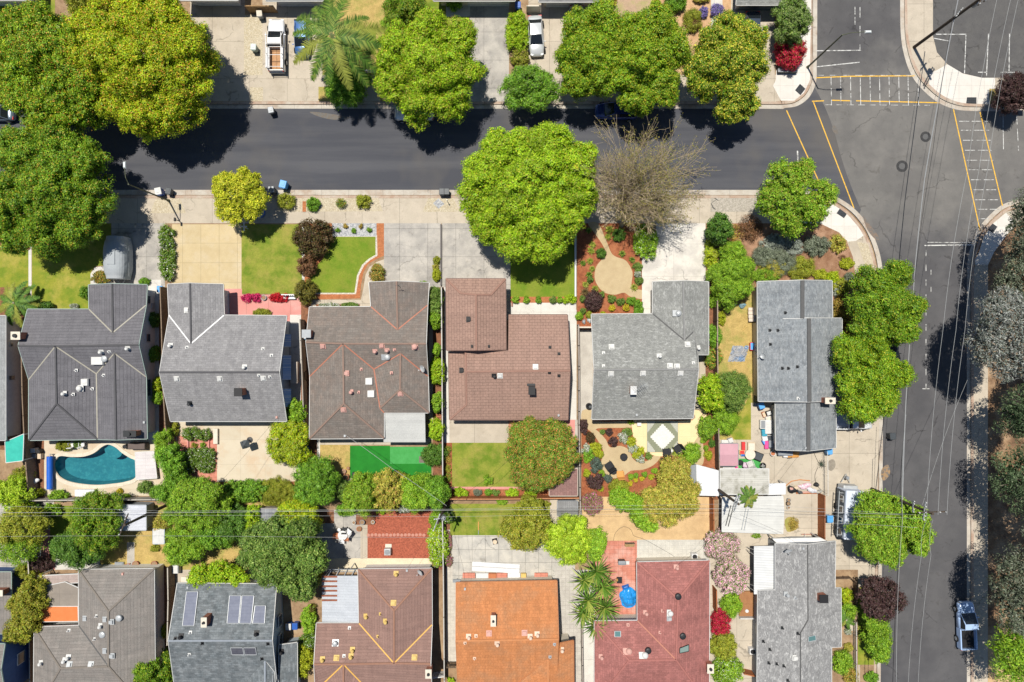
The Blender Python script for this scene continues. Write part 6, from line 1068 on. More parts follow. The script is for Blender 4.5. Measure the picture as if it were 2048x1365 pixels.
rosette('green palm like plant beside the greige house', 323, 1308, 20, 1.6, GRN, 26, .12, 'fan_palm', 'palm'); S_('yellow leaved hedge shrub left of the chestnut roof', 605, 1318, 20, 34, 1.9, 'chart', .17, .34); S_('yellow flowered shrub under the bay tree', 630, 1150, 13, 26, 1.8, 'ybush', .15, .3, tip=(.4, (.12, .22, .02))); S_('lime shrub left of the lean-to roof', 618, 1240, 14, 30, 1.4, 'mid', .15, .3)
S_('round olive bush left of the lean-to roof', 624, 1217, 9, 10, 1.0, 'bronze', n=1); S_('green climber at the chestnut house corner', 618, 1280, 14, 16, 1.2, 'white'); S_('green ball at the lower alley gate', 902, 1361, 9, 6, .8, 'lime', n=1); S_('dark shrub under the lower left patio edge', 82, 1128, 22, 14, 1.6, 'plum', dens=.7); S_('olive shrub above the orange shaded patio', 55, 1140, 20, 14, 1.8, 'olive', dens=.8)
S_('small dry tuft in the lower left dry yard', 312, 1096, 9, 7, .5, 'olive'); S_('green shrub in the alley between greige and slate houses', 331, 1262, 6, 14, 1.0, 'olive'); S_('lime shrub on the fence between the two left houses, upper', 317, 770, 8, 14, 1.6, 'gold'); S_('green shrub on the fence between the two left houses, lower', 318, 795, 10, 14, 1.6, 'mid'); S_('dark shrub at the white wall between the two left houses', 309, 640, 9, 15, 1.5, 'dark'); S_('long dark shrub at the white wall below', 308, 708, 8, 16, 1.5, 'green')
S_('dark shrub behind the pool fence under the wires', 52, 1022, 30, 16, 1.6, 'dark', dens=.7); S_('low green shrub between fence and narrow lawn', 105, 1020, 18, 12, 1.3, 'mid', dens=.8); S_('thin shrub right of the grey plank lean shed', 325, 1045, 14, 20, 1.6, 'khaki', dens=.6); S_('round green shrub under the arbour tree', 395, 1140, 8, 6, .6, 'grey')
S_('green wisp on the white tent roof edge', 1512, 1071, 10, 5, .6, 'mid', dens=.5, n=3); S_('dry brown bush on the driveway by the mesh gate', 1586, 1048, 10, 12, .4, 'amber', dens=.5)
# yuccas by the red patio
t = thing('yucca', 'cluster of big spiky yuccas beside the red patio', 'yucca', W(1185, 1190, LOT))
for i, (x, y, r, h) in enumerate(((1192, 1142, 42, 2.6), (1168, 1160, 36, 2.2), (1205, 1172, 38, 2.2), (1175, 1200, 42, 2.4), (1208, 1215, 40, 2.3), (1165, 1225, 34, 2.0), (1190, 1250, 34, 2.1))):
    c = W(x, y, h); MB().tube([(c.x, c.y, 0), (c.x, c.y, h)], [.16, .12], 7).build('trunk', BARK, t, t.location); rosette('', x, y, r / S, h, STR, 44, .075, 'leaf_rosette', at=c, parent=t, z=h, droop=.25)
# palms
def palm(label, base, top, h, fr, n=15, frl=.055, cols=None, seed=1, bark=None):
    b = W(*base, LOT); c = W(*top, h); t = thing('palm_tree', label, 'palm', b); MB().tube([b, b.lerp(c, .5) + Vector((.05, 0, 0)), c], [.24, .17, .15], 10).build('trunk', bark or PALEBARK, t, b); rr = random.Random(seed); cols = cols or [(.08, .17, .02), (.13, .24, .03), (.055, .12, .018), (.22, .28, .05)]
    for i in range(n):
        a = 2 * math.pi * i / n + rr.uniform(-.18, .18); L = fr * rr.uniform(.85, 1.1); el = rr.uniform(.1, .75); d = np.array([math.cos(a), math.sin(a), 0]); s = np.array([-d[1], d[0], 0]); V, Cc = [], []; pts = []
        for k in range(11):
            f = k / 10; pts.append(np.array(tuple(c)) + d * L * (f * math.cos(el * (1 - f))) + np.array([0, 0, L * (.45 * el * 1.3 * f - .62 * f * f)]))
        yel = np.array((.27, .30, .05)) if rr.random() < .16 else None
        for k in range(84):
            f = .08 + .92 * (k / 84); j = min(int(f * 10), 9); p = pts[j] + (pts[j + 1] - pts[j]) * (f * 10 - j); tn = unit((pts[j + 1] - pts[j])[None])[0]; ll = L * .185 * rr.uniform(.85, 1.1) * math.sin(math.pi * min(1, f * .85 + .12)) ** .6
            for sd in (-1, 1):
                dr = s * sd * rr.uniform(.75, .95) + tn * rr.uniform(.6, .85) + np.array([0, 0, rr.uniform(-.3, .35)]); q = p + dr * ll; col = (yel if yel is not None else np.array(cols[rr.randint(0, len(cols) - 1)])) * rr.uniform(.75, 1.25); w = tn * frl; V += [p - w, p + w, q + w * .2, q - w * .2]; Cc += [col] * 4
        for k in range(10):
            w = s * .05 * (1 - k / 11); V += [pts[k] - w, pts[k + 1] - w * .8, pts[k + 1] + w * .8, pts[k] + w]; Cc += [np.array((.09, .12, .03))] * 4
        leafmesh('frond', np.array(V), np.array(Cc), LEAFM, t, tuple(b))
palm('tall feather palm with drooping fronds over the blue car', (700, 142), (664, 72), 8.5, 5.3, 14, .07)
palm('low feather palm at the corner of the pool house', (40, 612), (28, 606), 2.4, 2.7, 14, cols=GRN, seed=4); palm('small green palm rising through the white tent roof', (1497, 1000), (1498, 996), 3.2, 1.25, 16, .03, GRN, 7)
palm('green palm crossing the picket fence in the lower right garden', (1690, 1238), (1692, 1240), 1.2, 1.3, 10, .035, GRN, 8)
# ------------------------------------------------------------------ fences and walls
def fence(label, pts, h=1.8, m=None, t=.06, posts=2.4, cap=None, name='fence', cat='fence', group=None, gap=False):
    P = [W(x, y, h * .9) for x, y in pts]; c = sum(P, Vector()) / len(P); org = Vector((c.x, c.y, LOT)); o = thing(name, label, cat, org, group=group); b = MB(); pm = MB(); cm = MB(); m = m or FENCEW; pk = []
    for i in range(len(P) - 1):
        p, q = P[i].copy(), P[i + 1].copy(); p.z = q.z = 0; d = (q - p); L = d.length; d.normalize(); a = math.atan2(d.y, d.x)
        if gap:
            for k in range(int(L / .16)): b.box(tuple(p + d * (k * .16 + .08) + Vector((0, 0, h / 2 + .06))), (.08, t, h - .06), a)
            for z in (.35, h * .8): b.box(tuple((p + q) / 2 + Vector((0, 0, z))), (L, t * .8, .06), a)
        else:
            k = max(1, int(L / 1.2))
            for j in range(k): b.box(tuple(p.lerp(q, (j + .5) / k) + Vector((0, 0, h / 2 + .05 + RNG.uniform(-.015, .015)))), (L / k - .012, t, h - .08), a)
        cm.box(tuple((p + q) / 2 + Vector((0, 0, h + .04))), (L, t * 2.0, .04), a)
        for k in range(int(L / posts) + 1): pk.append((p + d * min(L, k * posts), a))
    b.build('board_panel', m, o, org); cm.build('cap_rail', cap or m, o, org)
    for p, a in pk[:60]: MB().box((p.x, p.y, h / 2), (.1, .13, h + .12), a).build('post', m, o, org)
    return o
def wall(label, pts, h, t, m, name='garden_wall', cat='wall', cap=None):
    P = [W(x, y, h) for x, y in pts]; c = sum(P, Vector()) / len(P); org = Vector((c.x, c.y, LOT)); o = thing(name, label, cat, org); b = MB(); cm = MB()
    for i in range(len(P) - 1):
        p, q = P[i].copy(), P[i + 1].copy(); p.z = q.z = 0; d = q - p; a = math.atan2(d.y, d.x); b.box(tuple((p + q) / 2 + Vector((0, 0, h / 2))), (d.length + t, t, h), a); cm.box(tuple((p + q) / 2 + Vector((0, 0, h + .025))), (d.length + t + .04, t + .05, .05), a)
    b.build('wall_body', m, o, org, bevel=.01); cm.build('coping', cap or m, o, org); return o
fence('weathered fence between the edge house and the pool house', [(45, 690), (47, 790), (52, 900), (60, 1000)]); fence('brown side fence between the pool house and the grey house', [(322, 575), (325, 660), (327, 760), (332, 850), (340, 890)])
fence('olive brown slatted fence between the grey and brown houses', [(601, 640), (604, 720), (608, 830), (612, 880)], m=GREYWOOD); fence('grey rail fence behind the pool deck', [(55, 1001), (180, 1000), (330, 999)], 1.6, GREYWOOD, cap=plain('grey_cap', (.42, .39, .35)))
fence('dark narrow fence beside the row of side yard shrubs', [(883, 575), (884, 700), (885, 830), (886, 1000)], 1.8, mat('dark_fence_wood', (.05, .045, .04), (.08, .07, .06), scale=3), cap=plain('pale_cap', (.45, .44, .41))); wall('thin dark rail down the middle of the wide concrete driveway', [(882, 450), (882, 570)], .35, .12, plain('dark_rail', (.04, .03, .03)), 'low_rail', 'rail')
fence('redwood board fence behind the green rear lawn', [(892, 998), (1000, 998), (1158, 996)], 1.8, REDWOOD, cap=mat('new_redwood', (.5, .24, .12), (.42, .2, .1), scale=4)); fence('brown fence with pale cap beside the maroon mulch garden', [(1157, 650), (1158, 740), (1158, 850), (1160, 1000), (1163, 1050)], 1.7, GREYWOOD, cap=plain('tan_cap', (.36, .31, .27)))
wall('white low wall beside the shaded front lawn', [(1151, 470), (1151, 592)], .8, .14, WSTUC); wall('low brown wall at the mottled house left passage', [(1160, 655), (1184, 655)], 1.6, .12, CREAMW)
fence('dark brown fence of the dry side yard', [(1434, 600), (1434, 700), (1436, 840), (1438, 940)], 1.8, mat('dark_brown_fence', (.12, .075, .055), (.16, .1, .07), scale=3, stretch=(4, 4, .6)), cap=plain('brown_cap', (.3, .23, .18)))
fence('brown lap board fence beside the white corrugated carport', [(1426, 998), (1427, 1070)], 1.8, REDWOOD); fence('dark red brown plank gate fence between the two driveways', [(1648, 992), (1648, 1085)], 1.9, REDWOOD, cap=plain('redwood_cap', (.3, .12, .06)))
fence('grey fence between the greige and slate houses', [(337, 1135), (338, 1200), (336, 1290)], 1.8, FENCEW, cap=plain('greyish_cap', (.46, .42, .36))); fence('grey fence left of the lower left narrow lawn', [(56, 1065), (60, 1150), (62, 1365)], 1.7, FENCEW, cap=plain('pale_wood_cap', (.48, .44, .38)))
fence('dark fence between the chestnut and orange houses', [(885, 1030), (887, 1150), (889, 1365)], 1.8, mat('dark_fence_wood', (.05, .045, .04), None), cap=plain('pale_cap', (.45, .44, .41))); fence('pale capped fence between the orange and maroon houses', [(1164, 1252), (1165, 1330), (1167, 1420)], 1.7, GREYWOOD, cap=plain('tan_cap', (.36, .31, .27)))
fence('short brown fence beside the maroon house and pink oleander', [(1432, 1180), (1433, 1225)], 1.7, REDWOOD); fence('brown gate panel at the bottom beside the white speckled shrub', [(1488, 1347), (1511, 1352)], 1.6, REDWOOD)
fence('white picket fence along the lower right pavement', [(1712, 1245), (1712, 1300), (1713, 1420)], .95, GREYWOOD, .03, 1.6, WHITE, 'picket_fence', gap=True); fence('picket fence round the lower right front garden top', [(1664, 1158), (1702, 1157), (1712, 1164), (1712, 1235)], .95, mat('dark_fence_wood2', (.13, .09, .06), (.2, .14, .1), scale=4), .03, 1.6, None, 'picket_fence', gap=True)
fence('wooden fence panel between the two top garages', [(492, 14), (548, 14)], 1.7, mat('tan_fence_wood', (.34, .22, .11), (.25, .15, .07), scale=3)); fence('cream gate between the two north garage doors', [(1054, 14), (1082, 14)], 1.7, CREAMW, name='side_gate', cat='gate')
fence('black slatted gate at the side of the chestnut house', [(866, 1355), (890, 1352)], 1.5, WHITE, gap=True, name='side_gate', cat='gate'); fence('brown slatted gate at the orange house alley', [(894, 1334), (912, 1334)], 1.6, BARK, name='side_gate', cat='gate', gap=True)
fence('black narrow railing hidden under the palm by the north pavement', [(704, 142), (760, 142)], .8, WHITE, gap=True, name='picket_fence', cat='fence'); wall('white side wall at the left end of the maroon mulch bed', [(1024, 598), (1024, 612)], .3, .1, BRICKM)
wall('pale stone ledge on the terrace of the tan patio', [(431, 862), (431, 884)], .5, .45, CREAMW, 'stone_bench', 'bench'); t = thing('ring_planter', 'square brick ringed planter in the red paved garden', 'planter', W(398, 890, LOT)); c = W(398, 890, 0)
for dx, dy, sx, sy in ((0, .75, 2.6, .16), (0, -.75, 2.6, .16), (-1.22, 0, .16, 1.34), (1.22, 0, .16, 1.34)): MB().box((dx, dy, .12), (sx, sy, .26)).build('brick_edge', redpat, t)
# chain-link gates with their sagging shade mesh
def mesh_gate(label, pts, h=1.5):
    P = [W(x, y, h * .9) for x, y in pts]; c = sum(P, Vector()) / len(P); org = Vector((c.x, c.y, LOT)); o = thing('mesh_gate', label, 'gate', org)
    for i in range(len(P) - 1):
        p, q = P[i].copy(), P[i + 1].copy(); p.z = q.z = 0; d = q - p; L = d.length; a = math.atan2(d.y, d.x); b = MB()
        for k in range(int(L / .14)): b.box(tuple(p + d.normalized() * (k * .14) + Vector((0, 0, h / 2))), (.012, .012, h), a)
        b.build('wire_mesh', GALV, o, org); MB().tube([p + Vector((0, 0, .1)), p + Vector((0, 0, h)), q + Vector((0, 0, h)), q + Vector((0, 0, .1))], .03).build('gate_frame', WHITE, o, org)
mesh_gate('long white framed mesh gate across the corner house driveway', [(1654, 904), (1655, 952), (1655, 992)])
# ------------------------------------------------------------------ street lamps
def lamp(label, base, top, arm, h=8.6):
    b = W(*base, LOT); t = thing('street_lamp', label, 'street lamp', b); p = W(*top, h); p = Vector((b.x, b.y, h)); e = W(*arm, h + .6); MB().cyl(b, .18, .35, 10, .14).build('base_plate', LAMPM, t, b)
    MB().tube([b + Vector((0, 0, .2)), (b + p) / 2, p], [.11, .09, .07], 8).build('pole', LAMPM, t, b); m1 = p.lerp(e, .35) + Vector((0, 0, .25)); MB().tube([p - Vector((0, 0, .1)), m1, e], [.045, .04, .035], 6).build('lamp_arm', LAMPM, t, b)
    d = (e - p); d.z = 0; d.normalize(); a = math.atan2(d.y, d.x); hd = MB().box(tuple(e + d * .3), (.75, .30, .16), a, .7).build('lamp_head', plain('pale_lamp_head', (.62, .66, .66), .4), t, b, bevel=.03); MB().box(tuple(e + d * .38 - Vector((0, 0, .1))), (.4, .22, .07), a).build('lens', GALV, hd, b); return t
lamp('olive street lamp leaning over the south kerb near the left edge', (338, 402), (253, 370), (249, 336)); lamp('olive street lamp on the north corner pavement', (1615, 135), (1693, 68), (1731, 64))
def sign(label, base, h, board, col, rz=0):
    b = W(*base, LOT); t = thing('street_sign', label, 'sign', b, rz); MB().cyl((0, 0, 0), .035, h, 8).build('post', GALV, t); MB().box((0, .03, h - .3), board).build('sign_board', col, t); return t
sign('thin street sign post beside the crimson bougainvillea', (1602, 78), 2.6, (.6, .03, .5), GALV, .6); sign('stop sign post at the car park corner with the pale board', (1991, 200), 2.6, (.75, .03, .75), GALV, .3); sign('black bent street name post on the grey pebble strip', (1422, 407), 2.4, (.5, .03, .15), DARK, -.6); sign('thin post on the pebble slab strip beside the two grey bins', (896, 405), 1.4, (.2, .02, .3), GALV, .2)
sign('thin lawn post under the lime street tree at the path', (730, 184), 1.6, (.2, .02, .25), WHITE, .3)
b = W(2010, 205, LOT); t = thing('traffic_signal', 'grey traffic signal arm and cabinet at the right edge', 'traffic signal', b); e = W(2075, 165, 6.0); MB().tube([b, Vector((b.x, b.y, 5.6)), Vector((b.x + .3, b.y + .1, 6))], [.16, .12, .1], 10).build('pole', GREYM, t, b); MB().tube([Vector((b.x, b.y, 5.8)), e], [.09, .05], 8).build('signal_arm', GREYM, t, b); MB().box((b.x - .4, b.y - .2, 3.6), (.5, .4, 1.1)).build('signal_head', DARK, t, b); MB().box((b.x + .8, b.y + .5, 6), (.9, .6, .3)).build('control_box', WHITE, t, b)
# ------------------------------------------------------------------ utility poles and lines
WOODP = mat('pole_wood', (.10, .075, .055), (.06, .045, .035), scale=4, stretch=(3, 3, .3)); WIREB = plain('black_cable', (.012, .012, .014), .6); WIREG = plain('grey_cable', (.36, .37, .37), .5)
def pole(label, base, h, arms, lean=None, extra=None):
    b = W(*base, LOT); tp = lean or Vector((b.x, b.y, h)); t = thing('utility_pole', label, 'utility pole', b); MB().tube([b - Vector((0, 0, .2)), b.lerp(tp, .5), tp], [.19, .16, .12], 10).build('pole', WOODP, t, b)
    for z, L, a in arms:
        p = b.lerp(tp, z / h); d = Vector((math.cos(a), math.sin(a), 0)); o = MB().box(tuple(p + Vector((-d.y, d.x, 0)) * .16), (L, .1, .12), a).build('crossarm', WOODP if L > 2 else GREYM, t, b)
        for k in (-.46, -.25, .25, .46): q = p + d * L * k + Vector((-d.y, d.x, 0)) * .16; MB().lathe(tuple(q + Vector((0, 0, .06))), [(.03, 0), (.03, .08), (.075, .1), (.05, .16), (.07, .18), (.03, .24)], 8).build('insulator', WHITE, o, b)
    if extra == 'transformer':
        p = b.lerp(tp, .74); MB().lathe((p.x + .38, p.y + .1, p.z), [(.05, 0), (.25, .03), (.27, .8), (.2, .86), (.04, .9)], 14).build('transformer', GREYM, t, b)
    return t, b, tp
pole('tall dark utility pole at the car park corner leaning across the photo', (1828, 95), 13.2, [(13.0, 2.6, 1.1), (12.1, 2.4, 1.1), (8.2, 1.1, .9)], None, 'transformer'); pole('utility pole beside the lime green tree on the side street', (1743, 978), 11.8, [(11.6, 2.9, .03), (10.6, 1.9, 1.45), (8.6, 1.2, 1.5)])
pole('brown utility pole rising over the white carport roof', (1426, 972), 9.2, [(9.0, 1.9, 1.25), (8.4, 1.5, 1.25)]); pole('grey utility pole among shrubs beside the lower lawn', (893, 1005), 9.4, [(9.1, 1.9, 1.2), (8.0, 1.0, .1)], None, 'transformer'); pole('utility pole behind the white shed on the left', (335, 1010), 9.0, [(8.8, 2.4, 1.2)], None)
def wire(label, pts, r=.016, m=None, sag=.35, group='overhead lines', n=9):
    P = []
    for (x0, y0, h0), (x1, y1, h1) in zip(pts[:-1], pts[1:]):
        a, b = W(x0, y0, h0), W(x1, y1, h1)
        for k in range(n + 1): f = k / n; P.append(a.lerp(b, f) - Vector((0, 0, sag * 4 * f * (1 - f))))
    o = MB().tube(P, r, 5); c = P[len(P) // 2]; return tag(o.build('overhead_line', m or WIREG, None, c), label, 'cable', group)
wire('thick grey cable sagging across the intersection down the side street', [(1916, 0, 7.8), (1877, 200, 6.1), (1849, 360, 5.1), (1831, 525, 4.8), (1812, 800, 5.8), (1805, 1000, 8)], .045, plain('mid_grey_cable', (.33, .34, .35), .4), .05)  # one even mid grey along the whole cable
wire('thin black wire close beside the thick grey cable', [(1908, 20, 7.6), (1866, 300, 7.6), (1829, 560, 7.6)], .02, WIREB, .2)
wire('thin overhead line on the side street nearest the houses', [(2000, -30, 12.4), (1935, 340, 12.4), (1886, 660, 12.4), (1853, 1035, 12)], .016); wire('thin overhead line on the side street, middle of three', [(2028, -30, 12.4), (1958, 340, 12.4), (1912, 660, 12.4), (1876, 1030, 12)], .016); wire('thin overhead line on the side street nearest the grove', [(2043, -30, 12.4), (1975, 340, 12.4), (1930, 660, 12.4), (1894, 1030, 12)], .016)
wire('thin line running down from the side street pole, left of pair', [(1853, 1040, 11.6), (1843, 1110, 11.6), (1815, 1400, 11)], .014); wire('thin line running down from the side street pole, right of pair', [(1866, 1040, 11.6), (1862, 1110, 11.6), (1835, 1400, 11)], .014)
wire('black cable along the kerb below the side street pole', [(1805, 900, 8.4), (1803, 1030, 8.4), (1785, 1380, 8.2)], .028, WIREB, .2); wire('pale wire beside the black kerb cable', [(1812, 830, 8.2), (1805, 1040, 8.2), (1793, 1380, 8.2)], .02)
wire('dashed looking guy line crossing the side street lanes', [(1935, 760, 6.0), (1845, 1010, 9.0)], .014); wire('upper rear wire across the lower back yards', [(-20, 1012, 8.8), (335, 1023, 8.8), (893, 1019, 9), (1480, 1008, 9), (1860, 1032, 9)], .010, WIREG, .1); wire('thick rear cable across the lower back yards', [(-20, 1026, 8), (335, 1026, 8), (893, 1021, 8), (1455, 1018, 8), (1805, 1030, 8)], .018, WIREG, .1)
wire('second rear wire across the lower back yards', [(-20, 1033, 8), (335, 1031, 8), (893, 1034, 8.4), (1455, 1026, 8), (1860, 1038, 9)], .009, WIREG, .1); wire('lowest rear wire across the lower back yards', [(-20, 1074, 8.6), (260, 1072, 8.6), (660, 1075, 8.6), (890, 1076, 8.6)], .010, WIREG, .1); wire('service drop from the brown roof to the rear pole', [(690, 870, 3.8), (782, 936, 5), (893, 1012, 8)], .018, WIREG, .2); wire('service drop from the red brown roof to the rear lines', [(1118, 830, 3.6), (985, 950, 6), (893, 1016, 8)], .013, WIREB, .2)
wire('service drop from the grey house roof over the tan patio', [(555, 835, 3.6), (450, 955, 6), (336, 1020, 8)], .010, WIREB, .2); wire('service drop to the orange roof', [(895, 1018, 8), (925, 1130, 4.5), (932, 1176, 3.8)], .010, WIREB, .1); wire('service drop to the chestnut roof', [(893, 1018, 8), (860, 1060, 6), (814, 1140, 3.8)], .010, WIREB, .1)
wire('service drop to the maroon roof', [(1470, 1020, 8), (1400, 1100, 5), (1354, 1132, 3.8)], .010, WIREB, .1); wire('service drop to the blue grey roof', [(1480, 1010, 8), (1560, 960, 5), (1612, 894, 4.4)], .010, WIREB, .1); wire('service drop to the lower right roof', [(1480, 1030, 8), (1560, 1065, 5), (1607, 1096, 4.4)], .010, WIREB, .1); wire('service line crossing the lime tree to the side street pole', [(1655, 1047, 5), (1745, 1050, 8), (1835, 1056, 9)], .012, WIREG, .1)
# ------------------------------------------------------------------ vehicles (built along +Y = nose)
def loft(sections, nx=9):
    """sections: (y, halfwidth, z_low, z_top, crown) rounded cross-sections along the car"""
    mb = MB(); prof = []
    for y, w, z0, z1, cr in sections:
        ring = [(-w * .86, z0), (-w, z0 + .12), (-w * 1.0, z0 + (z1 - z0) * .55), (-w * .93, z1 - .05), (-w * .78, z1)]
        for i in range(1, nx - 1): x = -w * .78 + 2 * w * .78 * i / (nx - 1); ring.append((x, z1 + cr * (1 - (x / (w * .78)) ** 2)))
        ring += [(w * .78, z1), (w * .93, z1 - .05), (w, z0 + (z1 - z0) * .55), (w, z0 + .12), (w * .86, z0)]; prof.append([(x, y, z) for x, z in ring])
    n = len(prof[0]); vs = [v for r in prof for v in r]; fs = [(i * n + k, (i + 1) * n + k, (i + 1) * n + (k + 1) % n, i * n + (k + 1) % n) for i in range(len(prof) - 1) for k in range(n)]
    return mb.add(vs, fs + [tuple(range(n)), tuple(range((len(prof)) * n - 1, (len(prof) - 1) * n - 1, -1))])
CARM = {}
def paint(name, c, metal=.3):
    m = plain(name, c, .22, metal, .6, .03); m.node_tree.nodes['Principled BSDF'].inputs['Coat Weight'].default_value = .8; m.node_tree.nodes['Principled BSDF'].inputs['Coat Roughness'].default_value = .05; return m
def wheels(t, ys, w, r=.33):
    for y in ys:
        for s in (-1, 1):
            o = MB().cyl((s * w - (.11 if s > 0 else .11), y, r), r, .22, 18, axis='X').build('wheel', TYRE, t); MB().cyl((s * w - .115 + (.0 if s < 0 else .0), y, r), r * .6, .232, 14, axis='X').build('rim', GALV, o)
def car(label, px, py, rz, col, kind='sedan', name='parked_car', group=None, L=4.6, Wd=1.78, z=LOT):
    t = thing(name, label, {'sedan': 'car', 'van': 'minivan', 'suv': 'car'}[kind], W(px, py, z + .6) * Vector((1, 1, 0)) + Vector((0, 0, z)) if False else Vector((W(px, py, .8 + z).x, W(px, py, .8 + z).y, z)), rz, group); h = L / 2; w = Wd / 2; m = paint('car_paint_%s' % label.split()[0] + kind, col)
    if kind == 'sedan':
        loft([(-h, w * .72, .34, .72, .02), (-h + .12, w * .88, .26, .90, .03), (-h + .5, w * .97, .2, .97, .03), (-.9, w, .2, .96, .02), (.7, w, .2, .95, .03), (h - .9, w * .98, .2, .86, .05), (h - .3, w * .9, .24, .74, .05), (h - .06, w * .76, .3, .62, .03), (h, w * .62, .34, .54, .02)]).build('body', m, t, smooth=True)
        rf, rb, fw, bw, zt = .18, -1.15, 1.12, -1.78, 1.42
    elif kind == 'van':
        loft([(-h, w * .82, .34, 1.0, .02), (-h + .1, w * .94, .28, 1.08, .02), (-h + .5, w, .2, 1.08, .02), (.8, w, .2, 1.04, .02), (h - .9, w * .98, .2, .96, .06), (h - .3, w * .9, .24, .82, .06), (h - .05, w * .74, .3, .68, .03), (h, w * .6, .34, .6, .02)]).build('body', m, t, smooth=True)
        rf, rb, fw, bw, zt = .35, -h + .35, 1.35, -h + .08, 1.72
    else:
        loft([(-h, w * .8, .36, .95, .02), (-h + .1, w * .94, .3, 1.05, .02), (-h + .5, w, .24, 1.05, .02), (.8, w, .24, 1.03, .02), (h - .9, w * .98, .24, .98, .06), (h - .2, w * .9, .28, .86, .05), (h, w * .7, .36, .7, .02)]).build('body', m, t, smooth=True)
        rf, rb, fw, bw, zt = .25, -h + .55, 1.1, -h + .12, 1.62
    zb = .97 if kind == 'sedan' else 1.08; wt, wb = w * .74, w * .90
    # glasshouse: roof skin, screens and side glass as panels of their own
    R4 = [(-wt, rb, zt - .03), (wt, rb, zt - .03), (wt * .96, rf, zt), (-wt * .96, rf, zt)]; B4 = [(-wb, bw, zb), (wb, bw, zb), (wb * .93, fw, zb - .02), (-wb * .93, fw, zb - .02)]
    sk = MB(); vs = []
    for i in range(7):
        f = i / 6; y = rb + (rf - rb) * f; ww = wt * (1 - .04 * f)
        for k in range(7): x = -ww + 2 * ww * k / 6; vs.append((x, y, zt - .03 + .03 * f + .05 * (1 - (x / ww) ** 2) * (.4 + .6 * math.sin(math.pi * f))))
    sk.add(vs, [(i * 7 + k, i * 7 + k + 1, (i + 1) * 7 + k + 1, (i + 1) * 7 + k) for i in range(6) for k in range(6)]).build('roof', m, t, smooth=True)
    MB().add([B4[3], B4[2], R4[2], R4[3]], [(0, 1, 2, 3)]).build('windscreen', GLASS, t); MB().add([B4[1], B4[0], R4[0], R4[1]], [(0, 1, 2, 3)]).build('rear_window', GLASS, t)
    MB().add([B4[0], B4[3], R4[3], R4[0]], [(0, 1, 2, 3)]).build('side_window', GLASS, t); MB().add([B4[2], B4[1], R4[1], R4[2]], [(0, 1, 2, 3)]).build('side_window', GLASS, t)
    pl = MB()
    for a, b in ((B4[0], R4[0]), (B4[1], R4[1]), (B4[2], R4[2]), (B4[3], R4[3])): pl.tube([a, b], .035, 5)
    for s in (-1, 1): pl.tube([(s * wb * .92, -.3, zb), (s * wt, -.35, zt - .01)], .03, 5)
    pl.build('window_pillar', m, t); wheels(t, (h - .85, -h + .85), w)
    for s in (-1, 1):
        MB().box((s * w * .66, h - .16, .64), (.34, .2, .14), -s * .35).build('headlight', GALV, t, bevel=.02); MB().box((s * w * .68, -h + .1, .78), (.36, .12, .16)).build('tail_light', REDP, t); MB().box((s * (w + .09), .85, 1.0), (.18, .1, .13)).build('wing_mirror', m, t, bevel=.02)
    if kind != 'sedan':
        for s in (-1, 1): MB().tube([(s * wt * .8, rb + .2, zt + .07), (s * wt * .8, rf - .2, zt + .1)], .02, 5).build('roof_rail', BLACK, t)
    return t
